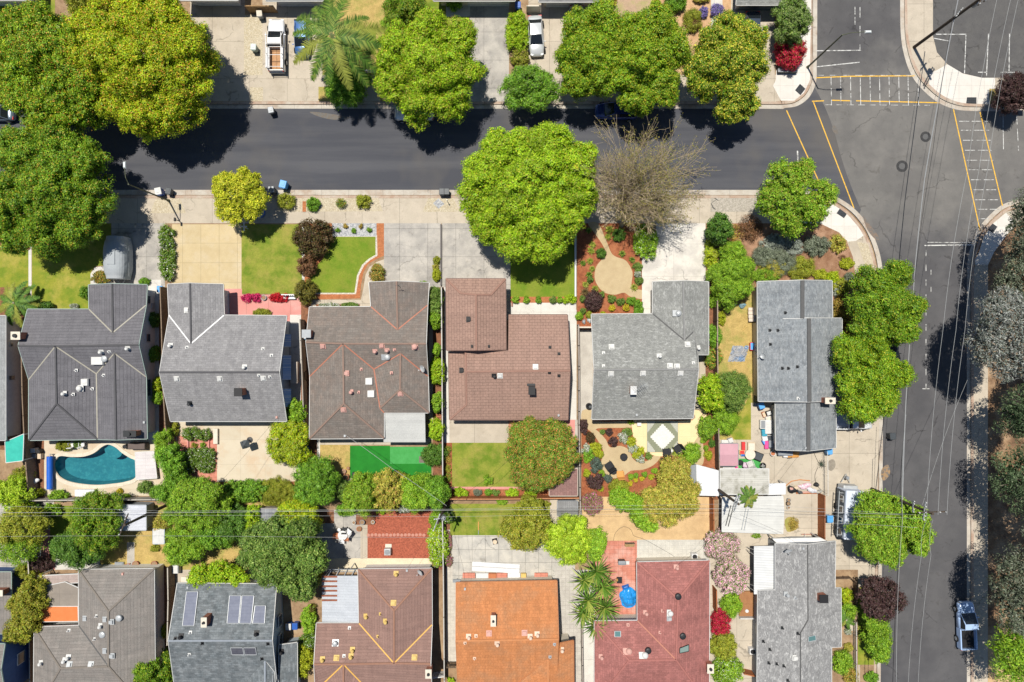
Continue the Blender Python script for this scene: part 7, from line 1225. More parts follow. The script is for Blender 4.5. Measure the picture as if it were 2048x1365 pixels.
def pickup(label, px, py, rz, col, rack=False, bed=BLACK, L=5.6, Wd=1.9, z=LOT, load=None):
    c = W(px, py, .9 + z); t = thing('pickup_truck', label, 'pickup truck', Vector((c.x, c.y, z)), rz); h = L / 2; w = Wd / 2; m = paint('pickup_paint_' + label.split()[0], col, .1); cb = -.25
    loft([(cb - .05, w, .3, 1.05, .01), (1.0, w, .3, 1.05, .01), (1.6, w, .3, 1.02, .03), (h - .7, w * .98, .3, 1.0, .06), (h - .2, w * .92, .34, .9, .05), (h, w * .78, .4, .78, .02)]).build('body', m, t, smooth=True)
    y0 = -h + .05; yl = cb - .1 - y0; bz = .62
    MB().box((0, y0 + yl / 2, bz), (Wd - .1, yl, .1)).build('bed_floor', load or bed, t)
    for s in (-1, 1): MB().box((s * (w - .07), y0 + yl / 2, .72), (.15, yl, .74)).build('bed_side', m, t, bevel=.03)
    MB().box((0, y0 - .02, .74), (Wd - .12, .09, .66)).build('tailgate', m, t, bevel=.02); MB().box((0, cb - .09, .85), (Wd - .2, .06, .8)).build('bed_bulkhead', m, t); MB().box((0, -h - .08, .5), (Wd * .92, .16, .18)).build('rear_bumper', GALV, t, bevel=.03)
    zb, zt, wt, wb = 1.05, 1.68, w * .78, w * .93; rb, rf, bw, fw = cb + .1, .50, cb - .02, 1.52
    R4 = [(-wt, rb, zt), (wt, rb, zt), (wt * .96, rf, zt), (-wt * .96, rf, zt)]; B4 = [(-wb, bw, zb), (wb, bw, zb), (wb * .95, fw, zb), (-wb * .95, fw, zb)]
    MB().box((0, (rb + rf) / 2, zt), (wt * 2, rf - rb, .06)).build('roof', m, t, bevel=.025); MB().add([B4[3], B4[2], R4[2], R4[3]], [(0, 1, 2, 3)]).build('windscreen', GLASS, t); MB().add([B4[1], B4[0], R4[0], R4[1]], [(0, 1, 2, 3)]).build('rear_window', GLASS, t)
    MB().add([B4[0], B4[3], R4[3], R4[0]], [(0, 1, 2, 3)]).build('side_window', GLASS, t); MB().add([B4[2], B4[1], R4[1], R4[2]], [(0, 1, 2, 3)]).build('side_window', GLASS, t); pl = MB()
    for a, b in zip(B4, R4): pl.tube([a, b], .05, 5)
    pl.build('window_pillar', m, t); wheels(t, (h - .95, -h + 1.1), w, .38)
    for s in (-1, 1): MB().box((s * w * .7, h - .08, .72), (.34, .14, .2)).build('headlight', GALV, t); MB().box((s * w * .85, -h - .02, .85), (.14, .08, .3)).build('tail_light', REDP, t); MB().box((s * (w + .13), 1.05, 1.12), (.22, .12, .2)).build('wing_mirror', m, t, bevel=.02)
    if rack:
        r = MB()
        for s in (-1, 1):
            r.tube([(s * (w - .1), -h - .05, 1.85), (s * (w - .1), 1.0, 1.85)], .045)
            for y in (-h + .1, -1.3, cb - .05): r.tube([(s * (w - .1), y, 1.0), (s * (w - .1), y, 1.85)], .035)
        for y in (-h + .1, -1.55, cb - .05, cb + .12): r.tube([(-(w - .1), y, 1.85), (w - .1, y, 1.85)], .035)
        r.build('ladder_rack', WHITE2, t)
        for s in (-1, 1): MB().box((s * (w - .17), y0 + yl / 2, 1.15), (.36, yl - .2, .32)).build('tool_box', WHITE2, t, bevel=.02)
    return t
pickup('white pickup with ladder rack and wooden bed floor on the driveway', 552, 90, 0, (.74, .75, .76), True, WHITE2, 6.0, 1.95, load=mat('plywood', (.52, .30, .16), (.44, .24, .12), scale=3, grid=(3, .9), gcol=.5))
car('blue hatchback half under the palm fronds', 604, 76, math.pi, (.05, .14, .36), 'suv', L=4.3); car('silver white sedan beside the clipped hedge', 1072, 71, math.pi + .06, (.60, .62, .62), L=4.7); car('pale car mostly hidden by the green street tree by the north driveway', 1153, 50, math.pi, (.62, .64, .64))
car('dark blue minivan parked on the street under the green trees', 1232, 222, math.pi / 2, (.02, .05, .22), 'van', z=0, L=4.9, Wd=1.9); car('pale blue car hidden beneath the round lime street tree', 828, 226, math.pi / 2, (.20, .25, .34), z=0); car('grey car cut by the left edge on the street', -12, 226, math.pi / 2, (.15, .2, .25), z=0)
car('dark car under the yellow green tree on the side street', 1782, 722, 0, (.03, .035, .04), 'suv', z=0, L=4.5); car('dark blue car nosed into the bungalow driveway under the tree', 1506, 62, math.pi, (.06, .08, .11)); pickup('white pickup parked on the side driveway under the tree', 1702, 843, -math.pi / 2, (.60, .64, .70), bed=mat('white_bed_cover', (.55, .6, .7), None, scale=2), L=5.0)
pickup('pale pickup tinted blue for shade with an empty black bed on the side street', 1935, 1252, .04, (.42, .58, .86), L=5.5, Wd=1.95, z=0)  # blue skylight of the shade it stands in is put into the paint
# ------------------------------------------------------------------ trailers
t = thing('covered_trailer', 'grey tarpaulin covered trailer on the left driveway', 'trailer', W(241, 519, LOT) + Vector((.3, 0, 0))); cov = mat('grey_tarp', (.36, .39, .41), (.32, .345, .37), scale=.8, fine=.06, c3=(.40, .42, .44)); mb = MB(); vs = []; ny, na = 15, 15
for i in range(ny):
    f = i / (ny - 1); y = -2.45 + 4.9 * f; e = (1 - abs(2 * f - 1) ** 3.2) ** .5 if 0 < f < 1 else .35; e = max(e, .55)
    for k in range(na): a = math.pi * k / (na - 1); x = -math.cos(a) * 1.35 * (.55 + .45 * e); z = .35 + 2.1 * (math.sin(a) ** .38) * (.72 + .28 * e); vs.append((x + random.uniform(-.015, .015), y, z if 0 < k < na - 1 else .3))
mb.add(vs, [(i * na + k, i * na + k + 1, (i + 1) * na + k + 1, (i + 1) * na + k) for i in range(ny - 1) for k in range(na - 1)] + [tuple(range(na)), tuple(range(ny * na - 1, (ny - 1) * na - 1, -1))]); mb.build('cover', cov, t, smooth=False)
MB().tube([(-.5, -2.4, .4), (0, -3.1, .4), (.5, -2.4, .4)], .05).build('tow_bar', GALV, t); MB().cyl((0, -3.1, .1), .07, .6, 8).build('jockey_wheel', WHITE, t)
for s in (-1, 1): MB().cyl((s * 1.1 - .1, .1, .3), .3, .2, 16, axis='X').build('wheel', TYRE, t)
sb = MB(); sb.box((1.36, 0, 1.2), (.02, 4.3, .02)).box((0, 0, 2.47), (.9, 1.7, .03)); sb.build('cover_seam', cov, t)
t = thing('white_trailer', 'white travel trailer with dark side beside the lime green tree', 'trailer', W(1707, 1031, 2.7) * Vector((1, 1, 0)) + Vector((0, 0, LOT)), -.05); trw = mat('trailer_white', (.60, .65, .74), (.54, .60, .70), scale=1, fine=.05); MB().box((0, 0, 1.62), (2.05, 5.6, 2.3)).build('body', trw, t, bevel=.12); MB().box((0, 2.95, 1.1), (1.95, .5, 1.2), taper=.85).build('front_cap', GALV, t, bevel=.1)
MB().box((-1.04, 0, 1.55), (.05, 5.3, 1.8)).build('side_wall', mat('trailer_side', (.10, .12, .13), (.2, .22, .24), scale=1.2, fine=.3), t)
for y in (-2.0, -.8, .5, 1.7): o = MB().box((-1.08, y, 1.9), (.05, .75, .7)).build('window', WHITE, t); MB().box((-1.1, y, 1.9), (.05, .6, .55)).build('pane', GLASS, o)
aw = MB()
for y in (-2.4, -1.6, -.8, .1, .9, 1.7, 2.4): aw.box((-1.3, y, 2.2), (.5, .06, .05))
aw.tube([(-1.55, -2.6, 2.2), (-1.55, 2.6, 2.2)], .05); aw.build('awning_frame', GALV, t); MB().box((.2, 1.2, 2.82), (.45, .45, .14)).build('roof_vent', WHITE, t)
for y in (-.5, .5):
    for s in (-1, 1): MB().cyl((s * 1.0 - .1, y, .33), .33, .2, 16, axis='X').build('wheel', TYRE, t)
MB().tube([(-.5, 3.3, .45), (0, 4.3, .45), (.5, 3.3, .45)], .05).build('tow_bar', GALV, t); MB().cyl((0, 3.9, .4), .2, .5, 12).build('gas_bottle', GREYM, t)
# ------------------------------------------------------------------ wheelie bins
def bin_(label, px, py, rz, body, lid, z=LOT, s=1.0, group='wheelie bins'):
    c = W(px, py, .9 + z); t = thing('wheelie_bin', label, 'bin', Vector((c.x, c.y, z)), rz, group); MB().box((0, 0, .52 * s), (.5 * s, .56 * s, .88 * s), taper=1.2).build('bin_body', body, t, bevel=.02); MB().box((0, .02, 1.0 * s), (.68 * s, .76 * s, .09), taper=.9).build('lid', lid, t, bevel=.02); MB().box((0, .06, 1.055 * s), (.3 * s, .34 * s, .03)).build('lid_panel', lid, t)
    MB().tube([(-.24 * s, -.38 * s, .95 * s), (.24 * s, -.38 * s, .95 * s)], .022).build('handle', body, t)
    for sd in (-1, 1): MB().cyl((sd * .27 * s - .03, -.27 * s, .12), .12, .06, 12, axis='X').build('wheel', BLACK, t)
bin_('white lidded blue bin in the gutter below the left lamp', 318, 384, .2, BLUEP, WHITE, 0, 1.15); bin_('dark grey bin beside the white lidded blue bin', 337, 383, -.2, BINGREY, BINGREY, 0, 1.0); bin_('light blue bin standing out on the asphalt', 567, 370, -.25, SKYP, SKYP, 0, 1.2); bin_('grey bin under the edge of the small lime tree', 543, 380, .1, BINGREY, GREYM, 0); bin_('left grey bin of the pair in the gutter by the big lime tree', 884, 384, 0, BINGREY, BINGREY, 0); bin_('right dark bin of the pair in the gutter by the big lime tree', 893, 384, 0, BLACK, BINGREY, 0)
bin_('grey bin alone at the north kerb of the street', 542, 221, .2, BINGREY, GREYM, 0); bin_('pale green lidded bin on the pebble strip beside the white pickup', 507, 95, -.05, plain('sage_plastic', (.30, .38, .33)), plain('pale_sage_plastic', (.55, .62, .58))); bin_('grey post bin by the tan fence at the top', 519, 28, .1, GREYM, CREAMW); bin_('dark blue bin against the north wall between garages', 1036, 11, 0, BLUEP, BLUEP); bin_('black bin lying near the kerb of the side street', 1785, 873, .1, BINGREY, BINGREY, 0)
bin_('blue bin at the side passage of the pool house', 320, 579, 0, SKYP, SKYP); bin_('light blue bin by the mesh gate post at the corner house', 1659, 903, 0, SKYP, SKYP); bin_('light blue bin beside the redwood plank gate', 1659, 1038, 0, SKYP, SKYP, LOT, 1.1); bin_('blue bin beside the slate house', 590, 1253, 0, BLUEP, BLUEP); bin_('white and blue bin nearest the slate house wall', 577, 1254, 0, BLUEP, WHITE); bin_('blue bin in the shade behind the corner house', 1523, 812, .3, BLUEP, SKYP); bin_('light blue bin in the brown house side passage', 613, 672, 0, SKYP, WHITE)
# ------------------------------------------------------------------ sheds, shelters, pool things
def shed(label, x0, y0, x1, y1, h, hr, rm, wm, axis='y', name='shed'):
    mx, my = (x0 + x1) / 2, (y0 + y1) / 2
    if axis == 'y': f = [[(x0, y0, h), (mx, y0, hr), (mx, y1, hr), (x0, y1, h)], [(mx, y0, hr), (x1, y0, h), (x1, y1, h), (mx, y1, hr)]]
    else: f = [[(x0, y0, h), (x1, y0, h), (x1, my, hr), (x0, my, hr)], [(x0, my, hr), (x1, my, hr), (x1, y1, h), (x0, y1, h)]]
    return house(label, [f], rm, wm, rm if False else None, None, wm, .12, 'shed', name=name)
shedbr = roofmat('shed_brown_tile', (.22, .125, .11), (.19, .11, .10), row=.3, width=.5, line=.7); shed('brown flat roofed garden shed beside the green rear lawn', 1099, 938, 1155, 992, 2.2, 2.35, shedbr, CREAMW); shed('white metal shed on the lower left with sun on its roof', 232, 1011, 292, 1061, 2.1, 2.4, mat('pale_shed_sheet', (.60, .62, .68), (.52, .54, .60), scale=.7, grid=(30, .35), gcol=.85), GRSTUC); shed('grey plastic shed at the corner of the lower lawn', 1115, 1003, 1155, 1032, 1.8, 2.1, mat('grey_shed_sheet', (.25, .25, .25), (.2, .2, .2), scale=1, grid=(.25, 30), gcol=.8), GREYM, 'x'); shed('grey plank shed between the dark bushy trees', 520, 1018, 558, 1056, 2.0, 2.2, mat('grey_planks', (.22, .23, .25), (.3, .31, .33), scale=1, grid=(.3, 30), gcol=.7), GREYWOOD)
shed('tiny white cabinet shed in the lower left dry yard', 306, 1059, 328, 1088, 1.5, 1.65, WHITE, PALEBL); shed('pink roofed playhouse in the cluttered yard', 1440, 888, 1476, 932, 1.7, 2.0, mat('dusty_pink_roof', (.52, .30, .34), (.48, .27, .31), scale=1, fine=.06), GREYM, 'x', 'playhouse')
canv = mat('white_canvas', (.66, .68, .74), (.60, .62, .68), scale=.8, fine=.05); o = flatroof('white canvas shelter beside the khaki feathery tree', 'canvas_shelter', 'shelter', [(1393, 930), (1437, 942), (1437, 992), (1394, 991)], 2.3, canv, t=.05, slope=[0, .1, .1, 0]); c = W(1412, 962, 2.5)
MB().add([W(1380, 931, 2.0), W(1393, 930, 2.3), W(1394, 991, 2.3), W(1380, 988, 1.9)], [(0, 1, 2, 3)]).build('side_sheet', GREYM, o, o.location)
wcor = mat('weathered_corrugated_sheet', (.52, .51, .46), (.45, .44, .40), scale=.7, c3=(.26, .25, .20), stain=.8, grid=(30, .24), gcol=.82, gsize=.035, fine=.1, stretch=(.3, 2, 1)); flatroof('weathered corrugated lean-to roof at the corner house', 'lean_to', 'lean-to', [(1440, 938), (1538, 938), (1538, 989), (1440, 990)], 2.4, wcor, slope=[0, 0, .15, .15]); flatroof('small white canopy beside the weathered lean-to', 'canopy', 'canopy', [(1538, 968), (1571, 967), (1571, 989), (1535, 990)], 2.2, canv, t=.04)
wcar = mat('white_carport_sheet', (.60, .60, .57), (.54, .54, .515), scale=.8, grid=(30, .3), gcol=.86, gsize=.03, fine=.07); flatroof('large white corrugated carport roof under the brown pole', 'carport', 'carport', [(1445, 996), (1566, 993), (1568, 1020), (1566, 1068), (1444, 1064)], 2.5, wcar, slope=[0, 0, .05, 0, 0]); flatroof('white awning over the small yard at the lower right house', 'awning', 'awning', [(1545, 1078), (1640, 1076), (1656, 1084), (1560, 1092)], 2.3, WHITE2, t=.05)
flatroof('teal fabric shade sail at the left edge', 'shade_sail', 'shade', [(10, 884), (48, 868), (46, 922), (12, 926)], 2.4, mat('teal_fabric', (.05, .45, .36), (.04, .38, .31), scale=1, fine=.06), t=.03, slope=[.1, .2, 0, 0]); flatroof('rose white slatted deck cover at the right end of the pool', 'deck_cover', 'cover', [(270, 905), (308, 903), (314, 957), (272, 960)], .7, mat('white_boards', (.66, .62, .62), (.60, .56, .57), scale=1, grid=(30, .4), gcol=.85), t=.06)
flatroof('grey patio cover with orange fabric band at the greige house', 'patio_cover', 'shade', [(75, 1176), (130, 1164), (157, 1176), (157, 1213), (75, 1213)], 2.5, mat('taupe_shade_cloth', (.27, .235, .20), (.24, .21, .18), scale=1, grid=(30, 1.4), gcol=.8, fine=.07), t=.04, slope=[0, .2, .1, 0, 0], nposts=5); flatroof('bright orange fabric shade strip at the greige house', 'shade_sail', 'shade', [(77, 1213), (156, 1211), (157, 1243), (84, 1244)], 2.45, mat('orange_fabric', (.66, .20, .07), (.60, .18, .06), scale=1, fine=.06), t=.03); flatroof('pale pergola beams above the lower left patio', 'pergola', 'pergola', [(75, 1152), (157, 1148), (157, 1166), (75, 1170)], 2.5, mat('rose_grey_boards', (.42, .34, .31), (.36, .29, .26), scale=1, grid=(1.2, 30), gcol=.8), t=.05)
t = thing('pool_reel', 'blue pool cover rolled on a reel at the left of the pool', 'pool cover', W(106, 944, LOT), 0); MB().cyl((0, -1.9, .55), .33, 3.8, 18, axis='Y').build('cover_roll', plain('pool_cover_blue', (.02, .12, .55), .4), t); MB().cyl((0, -2.2, .55), .06, 4.4, 8, axis='Y').build('axle', GALV, t)
for y in (-2.1, 2.1): MB().box((0, y, .3), (.5, .06, .5), taper=.4).build('end_stand', WHITE, t)
t = thing('deck_box', 'white lidded box on the lower pool deck', 'deck box', W(171, 986, LOT + .4) * Vector((1, 1, 0)) + Vector((0, 0, LOT)), 0); MB().box((0, 0, .28), (2.2, .75, .5)).build('box_body', WHITE2, t, bevel=.06); MB().box((0, 0, .56), (2.3, .82, .08)).build('lid', WHITE2, t, bevel=.03)
t = thing('barbecue', 'dark covered barbecue by the chimney of the pool house', 'barbecue', W(281, 891, LOT)); MB().box((0, 0, .5), (2.2, .8, .9), taper=.9).build('cover', plain('brown_cover', (.13, .10, .09), .8), t, bevel=.1); MB().cyl((-1.6, -.1, 0), .25, .5, 12).build('side_burner', BLACK, t)
t = thing('pool_pump', 'white and black pool pump units by the left fence', 'pump', W(77, 903, LOT)); MB().box((-.2, .2, .45), (.7, .5, .8)).build('heater', WHITE, t, bevel=.03); MB().cyl((.45, .1, 0), .25, .8, 14).build('filter_tank', BLACK, t); MB().box((-.25, -.45, .35), (.7, .5, .6)).build('pump_body', GREYM, t, bevel=.03); MB().box((.45, -.5, .3), (.4, .6, .5)).build('pump_box', TAN, t)
t = thing('kayak', 'white upturned kayak leaning by the left fence', 'kayak', W(60, 966, LOT + .5), .35); MB().blob((0, 0, 0), (1.2, .35, .25), 3, .02, 12, 8).build('hull', WHITE2, t)
# chairs, tables and garden furniture
def chair(label, px, py, rz, m, z=LOT, s=1.0, name='chair', group=None, legm=None):
    t = thing(name, label, 'chair', W(px, py, z), rz, group); MB().box((0, 0, .42 * s), (.55 * s, .55 * s, .07)).build('seat', m, t, bevel=.02); MB().box((0, -.29 * s, .75 * s), (.55 * s, .07, .6 * s), rx=.18).build('backrest', m, t, bevel=.02)
    for x in (-1, 1):
        MB().box((x * .29 * s, .02, .62 * s), (.06, .5 * s, .05)).build('armrest', m, t)
        for y in (-1, 1): MB().box((x * .25 * s, y * .24 * s, .2 * s), (.05, .05, .4 * s)).build('leg', legm or m, t)
    return t
def table(label, px, py, r, h, m, z=LOT, round_=True, name='table', rz=0, d=None):
    t = thing(name, label, 'table', W(px, py, z), rz)
    if round_: MB().cyl((0, 0, h - .04), r, .05, 24).build('table_top', m, t)
    else: MB().box((0, 0, h - .02), (r, d or r, .05)).build('table_top', m, t, bevel=.01)
    for a in range(4): q = a * math.pi / 2 + .785; k = (r if round_ else min(r, d or r) * .6) * .7; MB().box((math.cos(q) * k, math.sin(q) * k, h / 2 - .03), (.06, .06, h - .06)).build('leg', m, t)
    return t
WICK = plain('black_wicker', (.022, .023, .026), .8)
def pouf(label, px, py, r, h, m=WICK): t = thing('patio_ottoman', label, 'ottoman', W(px, py, LOT)); MB().lathe((0, 0, 0), [(r * .85, 0), (r, h * .3), (r, h * .8), (r * .9, h), (.05, h + .03)], 9).build('cushion', m, t); return t
chair('large black wicker chair on the sandy circle', 1217, 930, .6, WICK, s=1.55, name='wicker_chair'); pouf('black wicker ottoman beside the wicker chair', 1226, 941, .45, .45); pouf('black round ottoman alone on the sandy circle', 1247, 914, .45, .45); chair('light orange wooden chair on the sandy circle', 1239, 947, .1, ORANGE, s=1.4, name='wooden_chair')
chair('black wicker armchair on the rug edge, left one', 1331, 903, .1, WICK, s=1.5, name='wicker_chair'); chair('black wicker armchair by the olive shrub, right one', 1353, 896, 2.2, WICK, s=1.6, name='wicker_chair'); pouf('small white drum table between the black armchairs', 1342, 902, .25, .4, WHITE); t = thing('cool_box', 'small white box on the cream patio under the eave', 'box', W(1277, 848, LOT)); MB().box((0, 0, .22), (.45, .35, .42)).build('box_body', WHITE2, t, bevel=.03); MB().box((0, 0, .46), (.48, .38, .06)).build('lid', WHITE2, t)
t = thing('garden_lantern', 'small dark lantern post at the patio edge', 'lantern', W(1322, 917, LOT)); MB().cyl((0, 0, 0), .07, .5, 8).build('post', DARK, t); MB().lathe((0, 0, .5), [(.06, 0), (.17, .05), (.17, .22), (.05, .32)], 10).build('lantern_head', DARK, t)
t = thing('rug', 'olive and white diamond patterned outdoor rug on the cream patio', 'rug', W(1325, 874, LOT + .03)); sx, sy = 3.65, 3.65; ol = plain('rug_olive', (.235, .25, .17), .95); wt_ = plain('rug_white', (.68, .67, .63), .95); gy = plain('rug_grey', (.40, .42, .38), .95); MB().box((0, 0, 0), (sx, sy, .02)).build('rug_base', ol, t); d = MB(); pts = []
for q in range(4):
    for k in range(14):
        a = Vector((math.cos(q * math.pi / 2 + math.pi / 2) * 1.42, math.sin(q * math.pi / 2 + math.pi / 2) * 1.5)); b_ = Vector((math.cos(q * math.pi / 2 + math.pi) * 1.42, math.sin(q * math.pi / 2 + math.pi) * 1.5)); p = a.lerp(b_, k / 14); n_ = p.normalized(); pts.append(p + n_ * (.1 if k % 2 else -.03))
d.prism([(p.x, p.y) for p in pts], .012, .016); d.build('rug_diamond', wt_, t)
for sxn in (-1, 1):
    for syn in (-1, 1):
        st = MB()
        for k in range(7): L = 1.25 - k * .17; st.box((sxn * (1.72 - k * .125), syn * (1.78 - L / 2), .0135), (.06, L, .007))
        st.build('rug_stripes', wt_, t)
# tan patio umbrella, folded; blue tub
t = thing('patio_umbrella', 'dark folded patio umbrella standing on the tan patio', 'umbrella', W(500, 880, LOT)); MB().cyl((0, 0, 0), .04, 2.4, 8).build('pole', DARK, t); MB().lathe((0, 0, 0), [(.35, 0), (.35, .1), (.05, .14)], 14).build('base', DARK, t); o = MB(); n_ = 8; vs = [(0, 0, 2.45)] + [((.62 if k % 2 else .5) * math.cos(k * math.pi / 4 + .3), (.62 if k % 2 else .5) * math.sin(k * math.pi / 4 + .3), 2.05 if k % 2 else 1.95) for k in range(8)]
o.add(vs, [(0, 1 + k, 1 + (k + 1) % 8) for k in range(8)]); x = o.build('canopy', plain('charcoal_canvas', (.075, .085, .09), .8), t); x.modifiers.new('thick', 'SOLIDIFY').thickness = .02; x.rotation_euler = (.12, .1, 0)
t = thing('round_tub', 'royal blue round tub between the tan patio and dry lawn', 'tub', W(614, 897, LOT)); MB().lathe((0, 0, 0), [(.35, 0), (.48, .5), (.5, .52), (.42, .5), (.3, .46), (.02, .45)], 20).build('tub_body', plain('royal_blue', (.015, .05, .30), .4), t)
# the white table with four chairs on the lower concrete patio
table('white patio table on the lower concrete patio', 688, 1068, .55, .72, WHITE2); chair('white chair below the white patio table', 686, 1081, 3.1, WHITE2); chair('brown chair left of the white patio table', 676, 1069, -1.6, TERRA); chair('brown chair right of the white patio table', 695, 1074, 1.5, TERRA); chair('white round backed chair above the table', 699, 1062, .9, WHITE2, s=1.2); chair('black chair at the top of the white patio table', 691, 1058, 0, DARK); t = thing('round_stool', 'white round stool by the white patio table', 'stool', W(680, 1058, LOT)); MB().cyl((0, 0, .4), .2, .06, 16).build('seat', WHITE2, t); MB().cyl((0, 0, 0), .06, .42, 10).build('leg', WHITE2, t)
def pot(label, px, py, r, h, m=TERRA, fill=None, name='plant_pot', cat='pot', z=LOT):
    t = thing(name, label, cat, W(px, py, z)); MB().lathe((0, 0, 0), [(r * .7, 0), (r, h), (r * .84, h), (r * .8, h * .86), (.02, h * .85)], 18).build('pot_body', m, t); MB().cyl((0, 0, h * .86), r * .79, .02, 16).build('soil', fill or dirt, t); return t
pot('grey blue bucket planter beside the lava rock bed', 726, 1043, .3, .5, GREYM); pot('white pot left of the lava rock bed path', 709, 1044, .22, .4, WHITE); pot('white pot at the lava rock bed corner', 747, 1043, .22, .4, WHITE); pot('orange pot with dry plant on the concrete patio edge', 719, 1057, .3, .3, TERRA, litter)
t = thing('air_conditioner', 'grey air conditioner unit on its slab in the lava rock bed', 'air conditioner', W(777, 1101, LOT)); MB().box((0, .3, .03), (.75, .9, .08)).build('slab', CREAMW, t); MB().box((0, 0, .42), (.75, .75, .72)).build('casing', GALV, t, bevel=.04); MB().cyl((0, 0, .78), .3, .03, 20).build('fan_grille', GREYM, t)
for i in range(16):
    x = 737 + i * 7.4; c = W(x, 1070.5 - (i % 3) * .4, LOT); MB_ = MB().cyl((0, 0, 0), .19, .05, 14); o = MB_.build('stepping_stone', mat('rose_stone', (.52, .25, .19), (.46, .21, .16), scale=3)); o.location = (c.x, c.y, LOT + .012); tag(o, 'rose round stepping stone in the line across the lava rock bed', 'stepping stone', 'stepping stones across the lava rock bed')
for i, (x, y, h_, n_) in enumerate(((274, 1127, .35, 'left stone ring tub at the rear wall of the greige house'), (311, 1127, .35, 'right stone ring tub at the rear wall of the greige house'), (743, 553, .45, 'white stone pot beside the curved brick path'), (529, 596, .3, 'grey stone pot between the pink and red flower beds'))): pot(n_, x, y, .38 if i < 2 else .33, h_, CREAMW if i == 2 else BRICKM if i < 2 else GREYM, dirt)
t = thing('garden_bench', 'white slatted garden bench at the end of the red flower bed', 'bench', W(581, 591, LOT)); g = MB()
for k in range(6): g.box((-.6 + k * .24, 0, .55), (.1, .06, .9))
g.build('slats', WHITE2, t); MB().box((0, 0, 1.02), (1.5, .1, .07)).build('top_rail', WHITE2, t); MB().box((0, -.25, .4), (1.4, .45, .05)).build('seat', WHITE2, t)
t = thing('garden_windmill', 'white garden windmill figure on the lawn edge by the driveway', 'garden ornament', W(496, 458, LOT)); MB().cyl((0, 0, 0), .06, 1.3, 8).build('post', WHITE, t); MB().box((0, .05, 1.2), (.16, 1.0, .05)).build('blade', WHITE, t); MB().box((0, .05, 1.26), (.75, .14, .05)).build('blade', WHITE, t)
t = thing('covered_cart', 'blue tarpaulin covered cart under the small lime tree', 'cart', W(515, 425, LOT)); MB().blob((0, 0, .35), (1.1, .8, .6), 4, .06, 14, 8).build('tarp', plain('blue_tarp', (.05, .14, .45), .6), t); MB().box((0, 0, .2), (1.7, 1.1, .3)).build('cart_bed', GREYM, t)
t = thing('mailbox', 'black mailbox on a post by the concrete strip left of the pebbles', 'mailbox', W(360, 443, LOT)); MB().cyl((0, 0, 0), .05, 1.1, 8).build('post', BLACK, t); MB().box((0, 0, 1.2), (.22, .42, .22)).build('box', BLACK, t, bevel=.04)
t = thing('planter_box', 'wooden brown planter around the bougainvillea on the corner', 'planter', W(1572, 146, LOT)); MB().box((0, 0, .25), (2.2, .25, .5)).build('front_board', plain('dark_planter', (.07, .075, .07), .8), t); MB().box((0, .1, .53), (2.3, .45, .06)).build('top_rail', GREYM, t)
t = thing('garden_cart', 'small dark garden cart with brown contents at the green turf corner', 'cart', W(715, 949, LOT)); MB().box((0, 0, .35), (1.0, .65, .5)).build('cart_body', DARK, t, bevel=.04); MB().box((.05, 0, .62), (.7, .45, .05)).build('cart_top', mat('brown_items', (.4, .2, .1), (.15, .15, .18), scale=6), t); MB().tube([(-.6, -.2, .8), (-.6, .2, .8)], .03).build('handle', BLACK, t)
pot('terracotta pots group on the dry lawn', 693, 953, .38, .4, TERRA); pot('small orange pot at the dry lawn corner', 697, 936, .2, .3, TERRA); pot('pinkish pot beside the orange pot on the dry lawn', 689, 942, .25, .35, PINKV)
t = thing('folded_panel', 'long white folded panel lying on the slab patio', 'panel', W(992, 1130, LOT), -.06); MB().box((0, 0, .1), (5.6, .52, .16)).build('panel_sheet', WHITE2, t, bevel=.01); MB().box((0, -.56, .1), (5.6, .52, .16)).build('panel_sheet', WHITE2, t, bevel=.01)
t = thing('fire_pit', 'black square fire pit on the slab patio', 'fire pit', W(990, 1082, LOT), .25); MB().box((0, 0, .25), (.6, .6, .4), taper=.9).build('pit_body', BLACK, t); MB().lathe((0, 0, .46), [(.2, 0), (.26, .06), (.16, .05), (.02, .04)], 12).build('bowl', TAN, t)
t = thing('wooden_bar', 'yellow wooden bar lying on the lower lawn', 'bar', W(957, 1052, LOT)); MB().box((0, 0, .06), (.09, 1.0, .07)).build('bar_body', ORANGE, t); MB().box((0, -.75, .05), (.07, .5, .05)).build('bar_end', GREYM, t)
shelf = thing('wall_shelf', 'long grey shelf board along the orange house wall', 'shelf', W(1000, 1150, LOT))
CR_ = ((938, 1.4, redpav, 'leftmost brick filled'), (965, 1.4, WHITE, 'white one right of the leftmost'), (985, .9, TERRA, 'terracotta'), (1004, 1.2, redpav, 'middle brick filled'), (1028, 1.4, WHITE2, 'bright white cloth covered'), (1047, .6, YELM, 'small yellow'), (1082, 1.5, redpav, 'rightmost brick filled'))
MB().box((0, -.55, .5), (11, .35, .08)).build('shelf_board', GREYM, shelf); [MB().box((x, -.55, .23), (.1, .3, .46)).build('bracket', GREYM, shelf) for x in (-5, 0, 5)]
t = thing('garden_bench', 'brown slatted bench at the top of the red patio', 'bench', W(1258, 1088, LOT)); MB().box((0, 0, .42), (1.1, .45, .06)).build('seat', mat('bench_wood', (.36, .25, .12), (.28, .18, .08), scale=4), t); MB().box((0, .25, .65), (1.1, .06, .5)).build('backrest', BARK, t)
for x in (-.48, .48): MB().box((x, 0, .2), (.07, .42, .4)).build('leg', BARK, t)
t = thing('barbecue_grill', 'grey steel barbecue grill on the red patio', 'barbecue', W(1242, 1122, LOT)); MB().box((0, 0, .8), (.95, .5, .3)).build('hood', GREYM, t, bevel=.12); MB().box((0, 0, .35), (.8, .45, .6)).build('cart', DARK, t); MB().box((.65, 0, .72), (.4, .4, .05)).build('side_shelf', WHITE, t); MB().box((0, .45, .5), (.6, .05, .05)).build('handle', TERRA, t)
